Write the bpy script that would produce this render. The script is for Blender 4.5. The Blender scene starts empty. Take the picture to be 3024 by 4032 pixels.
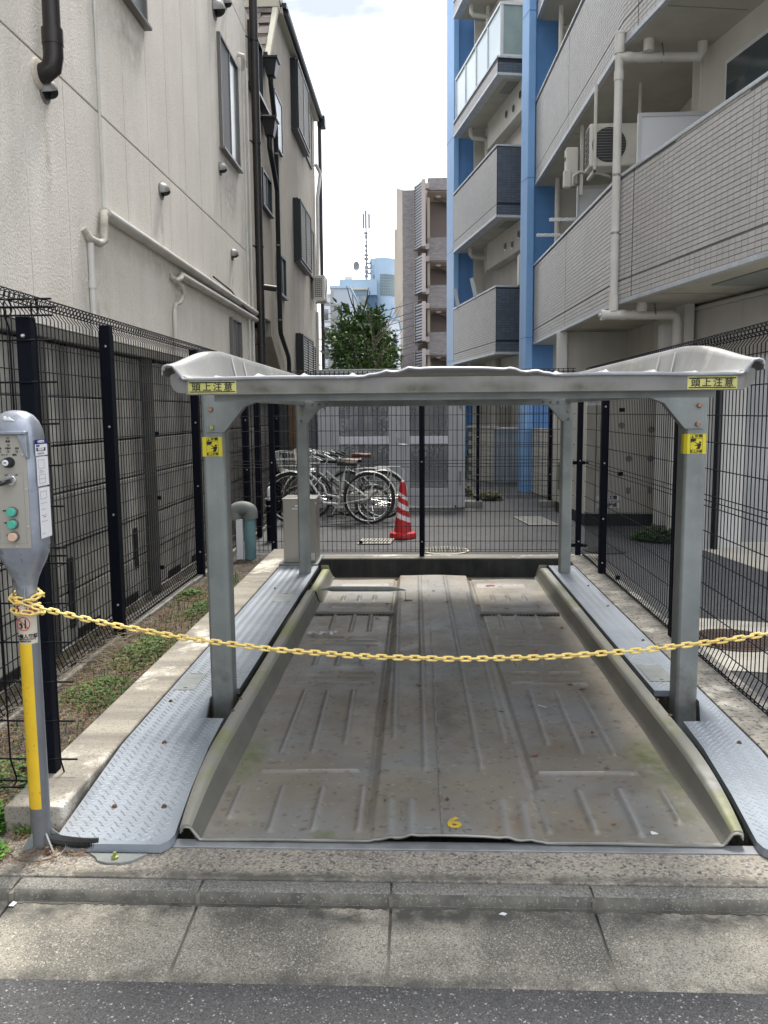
import bpy, bmesh, math, random
from mathutils import Vector, Matrix
R = math.radians
random.seed(7)
SC = bpy.context.scene
COL = SC.collection

# ------------------------------------------------------------------ camera
cam = bpy.data.cameras.new("camera")
camo = bpy.data.objects.new("camera", cam); COL.objects.link(camo)
right = Vector((0.9991488, 0.04034637, -0.00859327))
up = Vector((0.00369991, 0.1198257, 0.99278805))
fwd = Vector((-0.04108509, 0.99197478, -0.11957443))
camo.matrix_world = Matrix(((right.x, up.x, -fwd.x, 0), (right.y, up.y, -fwd.y, 0), (right.z, up.z, -fwd.z, 1.5), (0, 0, 0, 1)))
cam.sensor_fit = 'HORIZONTAL'; cam.sensor_width = 36; cam.lens = 3270 / 3024 * 36
cam.clip_start = 0.05; cam.clip_end = 2000
SC.camera = camo
# ------------------------------------------------------------------ world, sun, exposure
SUN_EL, SUN_AZ = 64, 8        # azimuth measured from +Y towards +X
W = bpy.data.worlds.new("World"); SC.world = W; W.use_nodes = True
nt = W.node_tree; nt.nodes.clear()
wo = nt.nodes.new('ShaderNodeOutputWorld'); bg = nt.nodes.new('ShaderNodeBackground')
sky = nt.nodes.new('ShaderNodeTexSky'); sky.sky_type = 'NISHITA'; sky.sun_disc = False
sky.sun_elevation = R(SUN_EL); sky.sun_rotation = R(SUN_AZ); sky.air_density = 1.0; sky.dust_density = 2.5
tc = nt.nodes.new('ShaderNodeTexCoord'); mp = nt.nodes.new('ShaderNodeMapping'); mp.inputs['Scale'].default_value = (1.6, 1.6, 4.5)
mp.inputs['Location'].default_value = (0.35, 0.1, 0.55)
no = nt.nodes.new('ShaderNodeTexNoise'); no.inputs['Scale'].default_value = 1.3; no.inputs['Detail'].default_value = 6; no.inputs['Roughness'].default_value = .5
cr = nt.nodes.new('ShaderNodeValToRGB'); cr.color_ramp.elements[0].position = .45; cr.color_ramp.elements[1].position = .60
cr.color_ramp.elements[0].color = (1.95, 2.12, 2.42, 1); cr.color_ramp.elements[1].color = (10.6, 10.7, 10.9, 1)
mx = nt.nodes.new('ShaderNodeMixRGB'); mx.inputs[0].default_value = .88
L = nt.links.new
L(tc.outputs['Generated'], mp.inputs[0]); L(mp.outputs[0], no.inputs[0]); L(no.outputs[0], cr.inputs[0])
L(sky.outputs[0], mx.inputs[1]); L(cr.outputs[0], mx.inputs[2]); L(mx.outputs[0], bg.inputs[0])
bg.inputs[1].default_value = 0.10; L(bg.outputs[0], wo.inputs[0])
sl = bpy.data.lights.new("sun", 'SUN'); sl.energy = 1.5; sl.angle = R(14); sl.color = (1, .95, .88)
so = bpy.data.objects.new("sun", sl); COL.objects.link(so)
sd = Vector((math.sin(R(SUN_AZ)) * math.cos(R(SUN_EL)), math.cos(R(SUN_AZ)) * math.cos(R(SUN_EL)), math.sin(R(SUN_EL))))
so.rotation_euler = sd.to_track_quat('Z', 'Y').to_euler(); so.location = sd * 60
SC.view_settings.view_transform = 'Standard'; SC.view_settings.look = 'None'
SC.view_settings.exposure = 1.9; SC.view_settings.gamma = 1.0; SC.view_settings.use_curve_mapping = False
SC.cycles.max_bounces = 8; SC.cycles.diffuse_bounces = 6; SC.cycles.transparent_max_bounces = 12
SC.cycles.use_denoising = True

# ------------------------------------------------------------------ helpers: materials
MATS = {}
def lin(h):
    h = h.lstrip('#'); v = [int(h[i:i+2], 16) / 255 for i in (0, 2, 4)]
    return tuple(((c + .055) / 1.055) ** 2.4 if c > .04045 else c / 12.92 for c in v)
def M(name, c1, c2=None, sc=2.0, rough=.7, metal=0.0, det=5, streak=None, speck=None, bump=None, moss=None, rnd=0.0,
      spec=.5, contrast=(.35, .65), stretch=(1, 1, 1), alpha=None, emit=None, coat=0, blot=None, rvar=0.0, vsp=None, stains=None, wear=None):
    if name in MATS: return MATS[name]
    m = bpy.data.materials.new(name); m.use_nodes = True; t = m.node_tree; n = t.nodes; k = t.links.new
    b = n['Principled BSDF']; b.inputs['Roughness'].default_value = rough; b.inputs['Metallic'].default_value = metal
    b.inputs['Specular IOR Level'].default_value = spec
    if coat: b.inputs['Coat Weight'].default_value = coat
    g = n.new('ShaderNodeNewGeometry'); pos = g.outputs['Position']
    def mapped(s):
        q = n.new('ShaderNodeMapping'); q.inputs['Scale'].default_value = s; k(pos, q.inputs[0]); return q.outputs[0]
    def noise(vec, s, d=4, ro=.55):
        q = n.new('ShaderNodeTexNoise'); q.inputs['Scale'].default_value = s; q.inputs['Detail'].default_value = d; q.inputs['Roughness'].default_value = ro
        k(vec, q.inputs['Vector']); return q.outputs['Fac']
    def ramp(f, a, bb, lo=0., hi=1.):
        q = n.new('ShaderNodeMapRange'); q.inputs['From Min'].default_value = a; q.inputs['From Max'].default_value = bb
        q.inputs['To Min'].default_value = lo; q.inputs['To Max'].default_value = hi; k(f, q.inputs['Value']); return q.outputs['Result']
    def mix(f, A, B):
        q = n.new('ShaderNodeMixRGB')
        if isinstance(f, float): q.inputs[0].default_value = f
        else: k(f, q.inputs[0])
        for i, s in ((1, A), (2, B)):
            if isinstance(s, tuple): q.inputs[i].default_value = (*s[:3], 1)
            else: k(s, q.inputs[i])
        return q.outputs[0]
    col = tuple(c1)
    if c2 is not None:
        vec = pos if stretch == (1, 1, 1) else mapped(stretch)
        col = mix(ramp(noise(vec, sc, det), *contrast), tuple(c1), tuple(c2))
    if blot:                                   # (colour, scale, lo, hi, strength)
        col = mix(ramp(noise(pos, blot[1], 6, .62), blot[2], blot[3], 0, blot[4]), col, tuple(blot[0]))
    if streak:                                 # (colour, strength, horizontal scale)
        f = noise(mapped((streak[2], streak[2], streak[2] * .05)), 1.0, 4)
        col = mix(ramp(f, .45, .75, 0, streak[1]), col, tuple(streak[0]))
    if speck:                                  # list of (colour, scale, lo, hi, strength)
        for s in speck:
            q = n.new('ShaderNodeTexNoise'); q.inputs['Scale'].default_value = s[1]; q.inputs['Detail'].default_value = 2; k(pos, q.inputs['Vector'])
            col = mix(ramp(q.outputs['Fac'], s[2], s[3], 0, s[4]), col, tuple(s[0]))
    if vsp:                                    # grains: list of (colour, scale, fraction, strength)
        for c_, s_, fr, stg in vsp:
            q = n.new('ShaderNodeTexVoronoi'); q.inputs['Scale'].default_value = s_; q.inputs['Randomness'].default_value = 1; k(pos, q.inputs['Vector'])
            sp_ = n.new('ShaderNodeSeparateColor'); k(q.outputs['Color'], sp_.inputs[0])
            col = mix(ramp(sp_.outputs[0], fr + .02, fr - .02, 0, stg), col, tuple(c_))
    if moss:                                   # (colour, scale, lo, hi, strength)
        col = mix(ramp(noise(pos, moss[1], 6, .6), moss[2], moss[3], 0, moss[4]), col, tuple(moss[0]))
    if stains:                                 # (centre, radii, colour, strength): stains with a shape of their own
        for c_, r_, cc, stg in stains:
            q = n.new('ShaderNodeMapping'); q.vector_type = 'TEXTURE'; q.inputs['Location'].default_value = c_; q.inputs['Scale'].default_value = r_; k(pos, q.inputs[0])
            ln = n.new('ShaderNodeVectorMath'); ln.operation = 'LENGTH'; k(q.outputs[0], ln.inputs[0])
            f1 = ramp(ln.outputs['Value'], 1.0, .15, 0, 1); f2 = ramp(noise(pos, 9, 5, .65), .35, .62, 0, stg)
            mu = n.new('ShaderNodeMath'); mu.operation = 'MULTIPLY'; k(f1, mu.inputs[0]); k(f2, mu.inputs[1]); col = mix(mu.outputs[0], col, tuple(cc))
    if wear:
        q = n.new('ShaderNodeAttribute'); q.attribute_name = 'wear'; col = mix(ramp(q.outputs['Fac'], .25, .9, 0, wear[1]), col, tuple(wear[0]))
    if rnd:
        q = n.new('ShaderNodeMath'); q.operation = 'ADD'
        oi = n.new('ShaderNodeObjectInfo'); k(oi.outputs['Random'], q.inputs[0]); k(g.outputs['Random Per Island'], q.inputs[1])
        f2 = n.new('ShaderNodeMath'); f2.operation = 'FRACT'; k(q.outputs[0], f2.inputs[0])
        v = ramp(f2.outputs[0], 0, 1, 1 - rnd, 1 + rnd)
        h = n.new('ShaderNodeHueSaturation'); k(v, h.inputs['Value'])
        if isinstance(col, tuple): h.inputs['Color'].default_value = (*col, 1)
        else: k(col, h.inputs['Color'])
        col = h.outputs[0]
    if isinstance(col, tuple): b.inputs['Base Color'].default_value = (*col, 1)
    else: k(col, b.inputs['Base Color'])
    if rvar:
        k(ramp(noise(pos, 6, 5), .3, .7, rough - rvar, rough + rvar), b.inputs['Roughness'])
    if bump:                                   # list of (scale, distance)
        last = None
        for s, d in bump:
            q = n.new('ShaderNodeBump'); q.inputs['Strength'].default_value = 1; q.inputs['Distance'].default_value = d
            k(noise(pos, s, 3), q.inputs['Height'])
            if last: k(last, q.inputs['Normal'])
            last = q.outputs[0]
        k(last, b.inputs['Normal'])
    if alpha is not None: b.inputs['Alpha'].default_value = alpha
    if emit: b.inputs['Emission Color'].default_value = (*emit[:3], 1); b.inputs['Emission Strength'].default_value = emit[3]
    MATS[name] = m; return m

# ------------------------------------------------------------------ helpers: meshes
class MB:
    def __init__(s): s.v = []; s.f = []; s.m = []; s.cur = 0
    def add(s, vs, fs):
        b = len(s.v); s.v.extend([tuple(v) for v in vs]); s.f.extend([tuple(b + i for i in f) for f in fs]); s.m.extend([s.cur] * len(fs)); return s
    def box(s, x0, y0, z0, x1, y1, z1):
        v = [(x, y, z) for z in (z0, z1) for y in (y0, y1) for x in (x0, x1)]
        return s.add(v, [(0, 2, 3, 1), (4, 5, 7, 6), (0, 1, 5, 4), (2, 6, 7, 3), (0, 4, 6, 2), (1, 3, 7, 5)])
    def obox(s, P0, m, u0, u1, v0, v1, z0, z1):
        """box in a frame: u runs in depth along (m,1), v to the right of it"""
        l = math.hypot(m, 1); d = (m / l, 1 / l); r = (1 / l, -m / l)
        v = [(P0[0] + d[0] * u + r[0] * w, P0[1] + d[1] * u + r[1] * w, z) for z in (z0, z1) for u in (u0, u1) for w in (v0, v1)]
        return s.add(v, [(0, 2, 3, 1), (4, 5, 7, 6), (0, 1, 5, 4), (2, 6, 7, 3), (0, 4, 6, 2), (1, 3, 7, 5)])
    def tube(s, pts, r, n=8, cap=True, flat=1.0):
        pts = [Vector(p) for p in pts]; rs = r if isinstance(r, (list, tuple)) else [r] * len(pts)
        t0 = (pts[1] - pts[0]).normalized(); ref = Vector((0, 0, 1)) if abs(t0.z) < .9 else Vector((1, 0, 0))
        a = t0.cross(ref).normalized(); base = len(s.v); fs = []; vs = []
        for i, p in enumerate(pts):
            t = (pts[min(i + 1, len(pts) - 1)] - pts[max(i - 1, 0)]).normalized()
            a = (a - t * a.dot(t)).normalized(); b = t.cross(a)
            for j in range(n):
                an = 2 * math.pi * j / n; vs.append(p + (a * math.cos(an) + b * math.sin(an) * flat) * rs[i])
        for i in range(len(pts) - 1):
            for j in range(n):
                fs.append((i * n + j, i * n + (j + 1) % n, (i + 1) * n + (j + 1) % n, (i + 1) * n + j))
        if cap: fs.append(tuple(range(n - 1, -1, -1))); fs.append(tuple((len(pts) - 1) * n + j for j in range(n)))
        return s.add(vs, fs)
    def ring(s, c, R0, r, axis='Y', n=28, k=6):
        vs = []; fs = []
        for i in range(n):
            a = 2 * math.pi * i / n
            for j in range(k):
                b = 2 * math.pi * j / k; q = R0 + r * math.cos(b); w = r * math.sin(b)
                p = {'Y': (q * math.cos(a), w, q * math.sin(a)), 'Z': (q * math.cos(a), q * math.sin(a), w), 'X': (w, q * math.cos(a), q * math.sin(a))}[axis]
                vs.append((c[0] + p[0], c[1] + p[1], c[2] + p[2]))
        for i in range(n):
            for j in range(k):
                fs.append((i * k + j, i * k + (j + 1) % k, ((i + 1) % n) * k + (j + 1) % k, ((i + 1) % n) * k + j))
        return s.add(vs, fs)
    def lathe(s, c, prof, n=20, sx=1, sy=1):
        vs = []; fs = []
        for r, z in prof:
            for j in range(n):
                a = 2 * math.pi * j / n; vs.append((c[0] + r * sx * math.cos(a), c[1] + r * sy * math.sin(a), c[2] + z))
        for i in range(len(prof) - 1):
            for j in range(n): fs.append((i * n + j, i * n + (j + 1) % n, (i + 1) * n + (j + 1) % n, (i + 1) * n + j))
        fs.append(tuple(range(n - 1, -1, -1))); fs.append(tuple((len(prof) - 1) * n + j for j in range(n)))
        return s.add(vs, fs)
    def prism(s, poly, a, b, plane='XZ'):
        """poly in a plane extruded from a to b along the third axis"""
        def P(p, w): return {'XZ': (p[0], w, p[1]), 'YZ': (w, p[0], p[1]), 'XY': (p[0], p[1], w)}[plane]
        n = len(poly); vs = [P(p, a) for p in poly] + [P(p, b) for p in poly]
        fs = [tuple(range(n)), tuple(range(2 * n - 1, n - 1, -1))] + [(i, i + n, (i + 1) % n + n, (i + 1) % n) for i in range(n)]
        return s.add(vs, fs)
    def quad(s, a, b, c, d): return s.add([a, b, c, d], [(0, 1, 2, 3)])
    def mesh(s, name, off=(0, 0, 0), mats=(), smooth=False, fix=True):
        me = bpy.data.meshes.new(name)
        me.from_pydata([(v[0] - off[0], v[1] - off[1], v[2] - off[2]) for v in s.v], [], s.f)
        for m in mats: me.materials.append(m)
        if len(mats) > 1: me.polygons.foreach_set('material_index', s.m)
        if fix:
            bm = bmesh.new(); bm.from_mesh(me); bmesh.ops.recalc_face_normals(bm, faces=bm.faces); bm.to_mesh(me); bm.free()
        if smooth:
            me.polygons.foreach_set('use_smooth', [True] * len(me.polygons)); me.set_sharp_from_angle(angle=R(smooth if smooth > 1 else 40))
        me.update(); return me
def bev(o, w=.004, seg=2, ang=35):
    b = o.modifiers.new('bevel', 'BEVEL'); b.width = w; b.segments = seg; b.limit_method = 'ANGLE'; b.angle_limit = R(ang); b.harden_normals = False
    return o
ROOT = {}
def T(name, label, cat, loc=(0, 0, 0), group=None, kind=None):
    o = bpy.data.objects.new(name, None); COL.objects.link(o); o.location = loc; o.empty_display_size = .1
    o['label'] = label; o['category'] = cat
    if group: o['group'] = group
    if kind: o['kind'] = kind
    ROOT[o.name] = tuple(loc); return o
def off_of(p): return ROOT.get(p.name, (0, 0, 0)) if p else (0, 0, 0)
def P(name, mb, mat, parent, bevel=0, smooth=False, label=None, kind=None, fix=True):
    ms = mat if isinstance(mat, (list, tuple)) else [mat]
    off = off_of(parent)
    o = bpy.data.objects.new(name, mb.mesh(name, off, ms, smooth, fix)); COL.objects.link(o)
    o.parent = parent; ROOT[o.name] = off
    if bevel: bev(o, bevel)
    if label: o['label'] = label
    if kind: o['kind'] = kind
    return o
def solo(name, mb, mat, label, cat, loc=(0, 0, 0), group=None, bevel=0, smooth=False, kind=None):
    ms = mat if isinstance(mat, (list, tuple)) else [mat]
    o = bpy.data.objects.new(name, mb.mesh(name, loc, ms, smooth)); COL.objects.link(o); o.location = loc; ROOT[o.name] = tuple(loc)
    o['label'] = label; o['category'] = cat
    if group: o['group'] = group
    if kind: o['kind'] = kind
    if bevel: bev(o, bevel)
    return o
def struct(name, mb, mat, bevel=0, smooth=False, label=None):
    ms = mat if isinstance(mat, (list, tuple)) else [mat]
    o = bpy.data.objects.new(name, mb.mesh(name, (0, 0, 0), ms, smooth)); COL.objects.link(o); o['kind'] = 'structure'; ROOT[o.name] = (0, 0, 0)
    if label: o['label'] = label
    if bevel: bev(o, bevel)
    return o
def inst(name, me, parent, loc, rot=None, scale=None):
    """a piece sharing mesh data; loc in world coordinates"""
    o = bpy.data.objects.new(name, me); COL.objects.link(o); o.parent = parent; f = off_of(parent)
    o.location = (loc[0] - f[0], loc[1] - f[1], loc[2] - f[2])
    if rot is not None: o.rotation_euler = rot
    if scale is not None: o.scale = scale
    return o
def copy_tree(o, parent=None):
    c = o.copy(); COL.objects.link(c)
    if parent: c.parent = parent
    for ch in list(o.children): copy_tree(ch, c)
    return c
def arc(c, r, a0, a1, n, plane='XZ', w=0):
    out = []
    for i in range(n + 1):
        a = R(a0 + (a1 - a0) * i / n); p, q = c[0] + r * math.cos(a), c[1] + r * math.sin(a)
        out.append({'XZ': (p, w, q), 'YZ': (w, p, q), 'XY': (p, q, w)}[plane])
    return out
def text(body, size, origin, xdir, updir, mat, parent, name='lettering', bold=0.0, align='CENTER', depth=.0004, sx=1.0):
    """lettering laid on a surface: origin = centre of the text line, xdir/updir unit vectors"""
    cu = bpy.data.curves.new(name, 'FONT'); cu.body = body; cu.size = size; cu.align_x = align; cu.align_y = 'CENTER'
    cu.offset = bold * size; cu.extrude = depth; cu.resolution_u = 3; cu.fill_mode = 'BOTH'
    tmp = bpy.data.objects.new('tmp', cu); COL.objects.link(tmp)
    dg = bpy.context.evaluated_depsgraph_get(); me = bpy.data.meshes.new_from_object(tmp.evaluated_get(dg))
    bpy.data.objects.remove(tmp)
    x = Vector(xdir).normalized(); u = Vector(updir).normalized(); z = x.cross(u)
    mt = Matrix(((x.x * sx, u.x, z.x, 0), (x.y * sx, u.y, z.y, 0), (x.z * sx, u.z, z.z, 0), (0, 0, 0, 1)))
    f = off_of(parent); mt.translation = Vector(origin) - Vector(f)
    me.transform(mt); me.materials.clear(); me.materials.append(mat)
    o = bpy.data.objects.new(name, me); COL.objects.link(o); o.parent = parent; ROOT[o.name] = f
    return o

# ------------------------------------------------------------------ materials
white_wall = M('alc_panel_paint', (.80, .76, .69), (.72, .675, .605), sc=1.1, rough=.85, streak=((.52, .47, .41), .28, 5), bump=[(48, .009), (120, .004)], vsp=[((.57, .53, .47), 110, .22, .5), ((.84, .79, .71), 95, .2, .5)],
    stains=[((-2.75, y_, z_ - .45), (.3, .07, .42), (.40, .365, .32), .8) for y_, z_ in ((6.36,3.88),(9.17,3.88),(11.99,4.89),(12.6,3.84),(12.63,7.36),(11.95,6.9))] + [((-2.75, 10.5, 3.05), (.3, 4.5, .16), (.50, .46, .40), .7), ((-2.75, 12.7, 4.7), (.3, .7, .5), (.42, .385, .34), .8), ((-2.75, 8.3, 5.1), (.3, .7, .35), (.42, .385, .34), .8), ((-2.75, 7.2, 2.3), (.3, .5, .7), (.45, .41, .36), .7)])
groove_m = M('groove_sealant', (.34, .32, .29), rough=.9)
conc = M('old_concrete', (.33, .305, .255), (.19, .175, .15), sc=3.0, rough=.9, vsp=[((.12, .11, .095), 160, .12, .6)], blot=((.72, .68, .60), 2.6, .54, .64, .8), bump=[(90, .002)], stretch=(.5, 2.4, 1))  # pale blot paints dappled reflected light into the concrete colour
conc_d = M('lichen_concrete', (.33, .31, .27), (.16, .15, .13), sc=6, rough=.92, speck=[((.06, .06, .055), 40, .55, .63, .8)], blot=((.58, .56, .50), 5, .56, .66, .8), bump=[(80, .003)])
plank_m = M('precast_plank', (.46, .445, .40), (.26, .25, .225), sc=1.8, rough=.92, streak=((.06, .058, .052), .8, 5), rnd=.12, moss=((.20, .21, .09), 1.1, .55, .73, .6), blot=((.07, .068, .06), 1.1, .56, .72, .75), bump=[(60, .002)])
colm = M('precast_post', (.12, .115, .10), (.065, .062, .056), sc=3, rough=.92, streak=((.03, .03, .028), .6, 8))
asph = M('asphalt', (.060, .060, .063), (.082, .081, .081), sc=1.2, rough=.9, vsp=[((.115, .115, .115), 280, .30, .55), ((.026, .026, .028), 260, .28, .6), ((.27, .265, .25), 250, .03, .8), ((.55, .54, .51), 190, .006, 1)], bump=[(130, .004)], blot=((.042, .042, .044), 2.5, .55, .68, .6))
asph2 = M('alley_asphalt', (.060, .062, .066), (.082, .083, .086), sc=.8, rough=.9, vsp=[((.14, .14, .14), 130, .25, .6), ((.025, .025, .025), 120, .25, .6)], blot=((.12, .12, .115), .5, .55, .7, .5), bump=[(80, .003)])
aggr = M('exposed_aggregate', (.34, .31, .255), (.22, .20, .17), sc=2.5, rough=.9, vsp=[((.13, .12, .115), 120, .20, .75), ((.43, .40, .335), 160, .28, .7), ((.17, .14, .145), 95, .10, .7), ((.08, .08, .08), 90, .05, .85)], blot=((.40, .36, .28), 1.6, .50, .66, .7), bump=[(60, .004)], stains=[((0, 2.53, 0), (9, .045, .3), (.10, .095, .08), 1.1)])
gutter_m = M('gutter_concrete', (.31, .285, .235), (.14, .133, .115), sc=2.3, rough=.9, det=9, contrast=(.38, .60), vsp=[((.40, .375, .315), 300, .25, .6), ((.07, .07, .062), 280, .28, .6), ((.56, .53, .45), 230, .04, .7)], blot=((.50, .455, .365), 1.5, .48, .62, .7), speck=[((.10, .098, .085), 1.1, .55, .67, .55)], bump=[(120, .003)], stains=[((0, 2.40, -.04), (9, .11, .3), (.07, .068, .06), 1.1), ((0, 2.10, -.05), (9, .05, .3), (.07, .068, .06), .9)])
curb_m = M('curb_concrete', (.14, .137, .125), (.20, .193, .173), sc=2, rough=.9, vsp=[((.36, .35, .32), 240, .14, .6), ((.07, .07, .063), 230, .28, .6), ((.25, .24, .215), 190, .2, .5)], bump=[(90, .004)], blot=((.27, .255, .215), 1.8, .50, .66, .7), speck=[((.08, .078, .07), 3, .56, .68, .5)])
curb_f = M('curb_face_shade', (.075, .072, .062), (.15, .143, .122), sc=14, rough=.95, vsp=[((.25, .24, .2), 200, .08, .6)])  # shading of the steep curb face put into a darker colour
joint_m = M('mortar_joint', (.24, .225, .185), (.11, .105, .09), sc=9, rough=.95)
soil = M('garden_soil', (.10, .083, .062), (.048, .042, .034), sc=9, rough=1, speck=[((.03, .03, .032), 5, .50, .62, .7)], vsp=[((.22, .16, .10), 110, .14, .7), ((.14, .14, .14), 90, .08, .7)], bump=[(50, .012), (160, .004)])
stone_dark = M('pit_concrete', (.055, .055, .05), (.025, .027, .024), sc=4, rough=.95, streak=((.11, .115, .10), .5, 8))
galv = M('galvanised_steel', (.31, .335, .325), (.215, .235, .23), sc=3, rough=.5, metal=.35, streak=((.15, .155, .145), .4, 14), rvar=.08, blot=((.38, .40, .40), 9, .56, .7, .35), stains=[((x_, 3.94, .15), (.1, .2, .35), (.13, .12, .10), .8) for x_ in (-.97, 1.29)])
galv_d = M('galvanised_weathered', (.24, .235, .215), (.16, .158, .148), sc=5, rough=.6, metal=.3, det=8, blot=((.12, .112, .085), 7, .56, .72, .55), stains=[((x_, 2.74, 1.575), (.12, .2, .03), (.09, .085, .06), 1.0) for x_ in (-.3, .0, .28, .55, -.52)])
checker = M('checker_plate_galvanised', (.31, .35, .395), (.24, .27, .31), sc=2, rough=.5, metal=.35, rvar=.1, blot=((.20, .18, .155), 1.3, .58, .74, .45), bump=[(30, .0008)])
tread_m = M('checker_tread', (.44, .475, .52), (.34, .37, .41), sc=3, rough=.42, metal=.4)
pal_low = M('pallet_dirty_galvanised', (.30, .27, .222), (.215, .197, .167), sc=1.6, rough=.5, metal=.2, det=8, blot=((.25, .255, .255), 1.4, .46, .60, .9), vsp=[((.12, .10, .08), 60, .03, .6), ((.40, .38, .34), 75, .012, .6)],
            speck=[((.19, .14, .10), 4, .56, .74, .45), ((.09, .08, .065), 17, .60, .70, .35)], bump=[(14, .0015)], rvar=.12, wear=((.30, .31, .315), .5),
            stains=[((1.0, 3.42, .02), (.16, .34, .3), (.11, .14, .04), 1.1), ((.99, 3.05, .02), (.13, .3, .3), (.16, .165, .08), .8), ((-.74, 3.42, .02), (.10, .30, .3), (.13, .17, .05), 1.0), ((-.70, 2.86, .02), (.22, .10, .2), (.34, .33, .28), .8), ((-.34, 2.77, .02), (.06, .04, .1), (.15, .19, .05), 1.2),
                    ((.13, 3.9, .05), (.10, .6, .2), (.09, .09, .085), .8), ((-.53, 2.95, .02), (.10, .28, .2), (.26, .195, .13), .5), ((.60, 2.95, .02), (.14, .28, .2), (.26, .20, .14), .5), ((.30, 2.85, .04), (.16, .09, .2), (.25, .17, .11), .8), ((-.55, 3.9, .02), (.3, .7, .2), (.17, .155, .13), .4)])
pal_rail = M('pallet_rail_mossy', (.30, .295, .25), (.25, .25, .23), sc=1.6, rough=.55, metal=.2, moss=((.22, .24, .06), 1.9, .52, .68, .8), blot=((.42, .42, .40), 5, .56, .70, .7))
rail_in = M('rail_inner_shade', (.155, .15, .125), (.115, .115, .10), sc=2.5, rough=.65, metal=.15, blot=((.20, .20, .18), 2, .55, .7, .6))  # shade under the raised pallet painted into the grimy inner face
pal_up = M('pallet_clean_galvanised', (.34, .335, .32), (.245, .255, .26), sc=3, rough=.5, metal=.3, det=8, blot=((.19, .165, .145), 2.2, .54, .68, .55), speck=[((.46, .46, .44), 9, .62, .70, .5)], rvar=.08)
edge_br = M('bright_edge', (.36, .375, .39), (.25, .26, .27), sc=8, rough=.5, metal=.35, blot=((.17, .16, .14), 6, .56, .7, .6))
black_m = M('powder_coated_black', (.0025, .004, .009), rough=.75, spec=.15)
wire_m = M('fence_wire', (.0035, .0045, .008), rough=.6, spec=.2)
steel = M('stainless_sheet', (.40, .385, .35), (.33, .32, .30), sc=1.2, rough=.33, metal=.8, stretch=(1, 1, .3), rvar=.06)
bright = M('zinc_screw', (.62, .62, .60), rough=.3, metal=.8)
bolt_o = M('bolt_bronze', (.42, .24, .16), (.28, .17, .12), sc=60, rough=.4, metal=.7)
bolt_g = M('bolt_green_zinc', (.38, .44, .10), (.25, .28, .10), sc=60, rough=.4, metal=.6)
rust = M('rusty_bolt', (.16, .09, .055), (.08, .05, .035), sc=80, rough=.8, metal=.3)
yel = M('sticker_yellow', (.75, .64, .03), rough=.5)
yel_old = M('sticker_yellow_faded', (.55, .52, .17), (.44, .43, .13), sc=14, rough=.6, speck=[((.3, .3, .12), 60, .58, .68, .5)])
blk = M('print_black', (.012, .012, .012), rough=.6)
red_m = M('print_red', (.50, .02, .025), rough=.5)
wht = M('label_white', (.74, .74, .76), rough=.5)
navy = M('print_navy', (.015, .012, .16), rough=.5)
grey_print = M('print_grey', (.22, .22, .25), rough=.6)
chain_m = M('chain_yellow_plastic', (.86, .66, .22), (.80, .58, .17), sc=12, rough=.45, rnd=.06)
postyel = M('reflective_yellow_band', (.76, .50, .02), (.66, .42, .02), sc=7, rough=.45, blot=((.50, .33, .04), 11, .60, .72, .5), vsp=[((.30, .22, .06), 120, .01, .8)])
pipe_w = M('pvc_white', (.63, .62, .585), (.53, .515, .47), sc=3, rough=.5, streak=((.33, .29, .24), .25, 9))
pipe_brown = M('downpipe_brown', (.010, .0075, .008), (.018, .013, .012), sc=3, rough=.4)
pipe_dark = M('downpipe_dark', (.009, .011, .014), rough=.4)
tile_m = M('facade_tile', (.50, .49, .475), (.455, .446, .433), sc=.8, rough=.5, rnd=.055, blot=((.38, .37, .36), .7, .58, .74, .35))
tile_d = M('facade_tile_shade', (.115, .14, .18), (.09, .115, .15), sc=.8, rough=.45, rnd=.12)  # shaded copy of the facade tile for faces turned from the light
grout = M('tile_grout', (.17, .168, .165), rough=.9)
grout_d = M('tile_grout_shade', (.03, .038, .05), rough=.9)  # shaded copy of the tile grout
coping = M('aluminium_coping', (.56, .60, .64), (.46, .49, .52), sc=7, rough=.5, metal=.3, speck=[((.70, .72, .74), 45, .55, .65, .5)])
soffit = M('painted_soffit', (.50, .49, .42), (.42, .41, .35), sc=2.5, rough=.9, bump=[(150, .001)], blot=((.30, .28, .24), 1.7, .60, .75, .4))
inner = M('painted_inner_wall', (.60, .585, .54), (.54, .525, .48), sc=1.5, rough=.85, streak=((.40, .37, .33), .2, 5))
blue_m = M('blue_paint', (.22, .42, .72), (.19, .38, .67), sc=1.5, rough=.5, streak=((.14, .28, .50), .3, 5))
blue_d = M('blue_paint_wing_shade', (.10, .25, .52), (.08, .21, .45), sc=1.5, rough=.6, streak=((.06, .15, .33), .3, 5))  # darker copy of the blue, shade of the wing put into the colour
glass = M('window_glass', (.05, .07, .08), rough=.08, spec=.8, coat=.5)
glass_f = M('frosted_glass', (.45, .56, .58), (.36, .46, .50), sc=.7, rough=.3, spec=.6)
frame_d = M('window_frame_dark', (.02, .024, .026), rough=.4)
frame_w = M('window_frame_white', (.62, .65, .66), rough=.4)
frame_s = M('window_frame_silver', (.42, .42, .42), rough=.4, metal=.5)
panelg = M('shutter_grey', (.15, .15, .155), rough=.6)
acm = M('ac_casing', (.62, .60, .54), (.54, .52, .46), sc=4, rough=.5)
acd = M('ac_grille', (.035, .037, .04), rough=.6)
b2wall = M('stucco_beige', (.43, .38, .315), (.36, .315, .26), sc=1.2, rough=.9, streak=((.24, .205, .165), .45, 3), bump=[(90, .004)])
shingle = M('roof_shingle', (.135, .115, .105), (.085, .075, .07), sc=6, rough=.85, rnd=.2)
trim_be = M('trim_beige', (.43, .41, .33), rough=.8)
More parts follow.
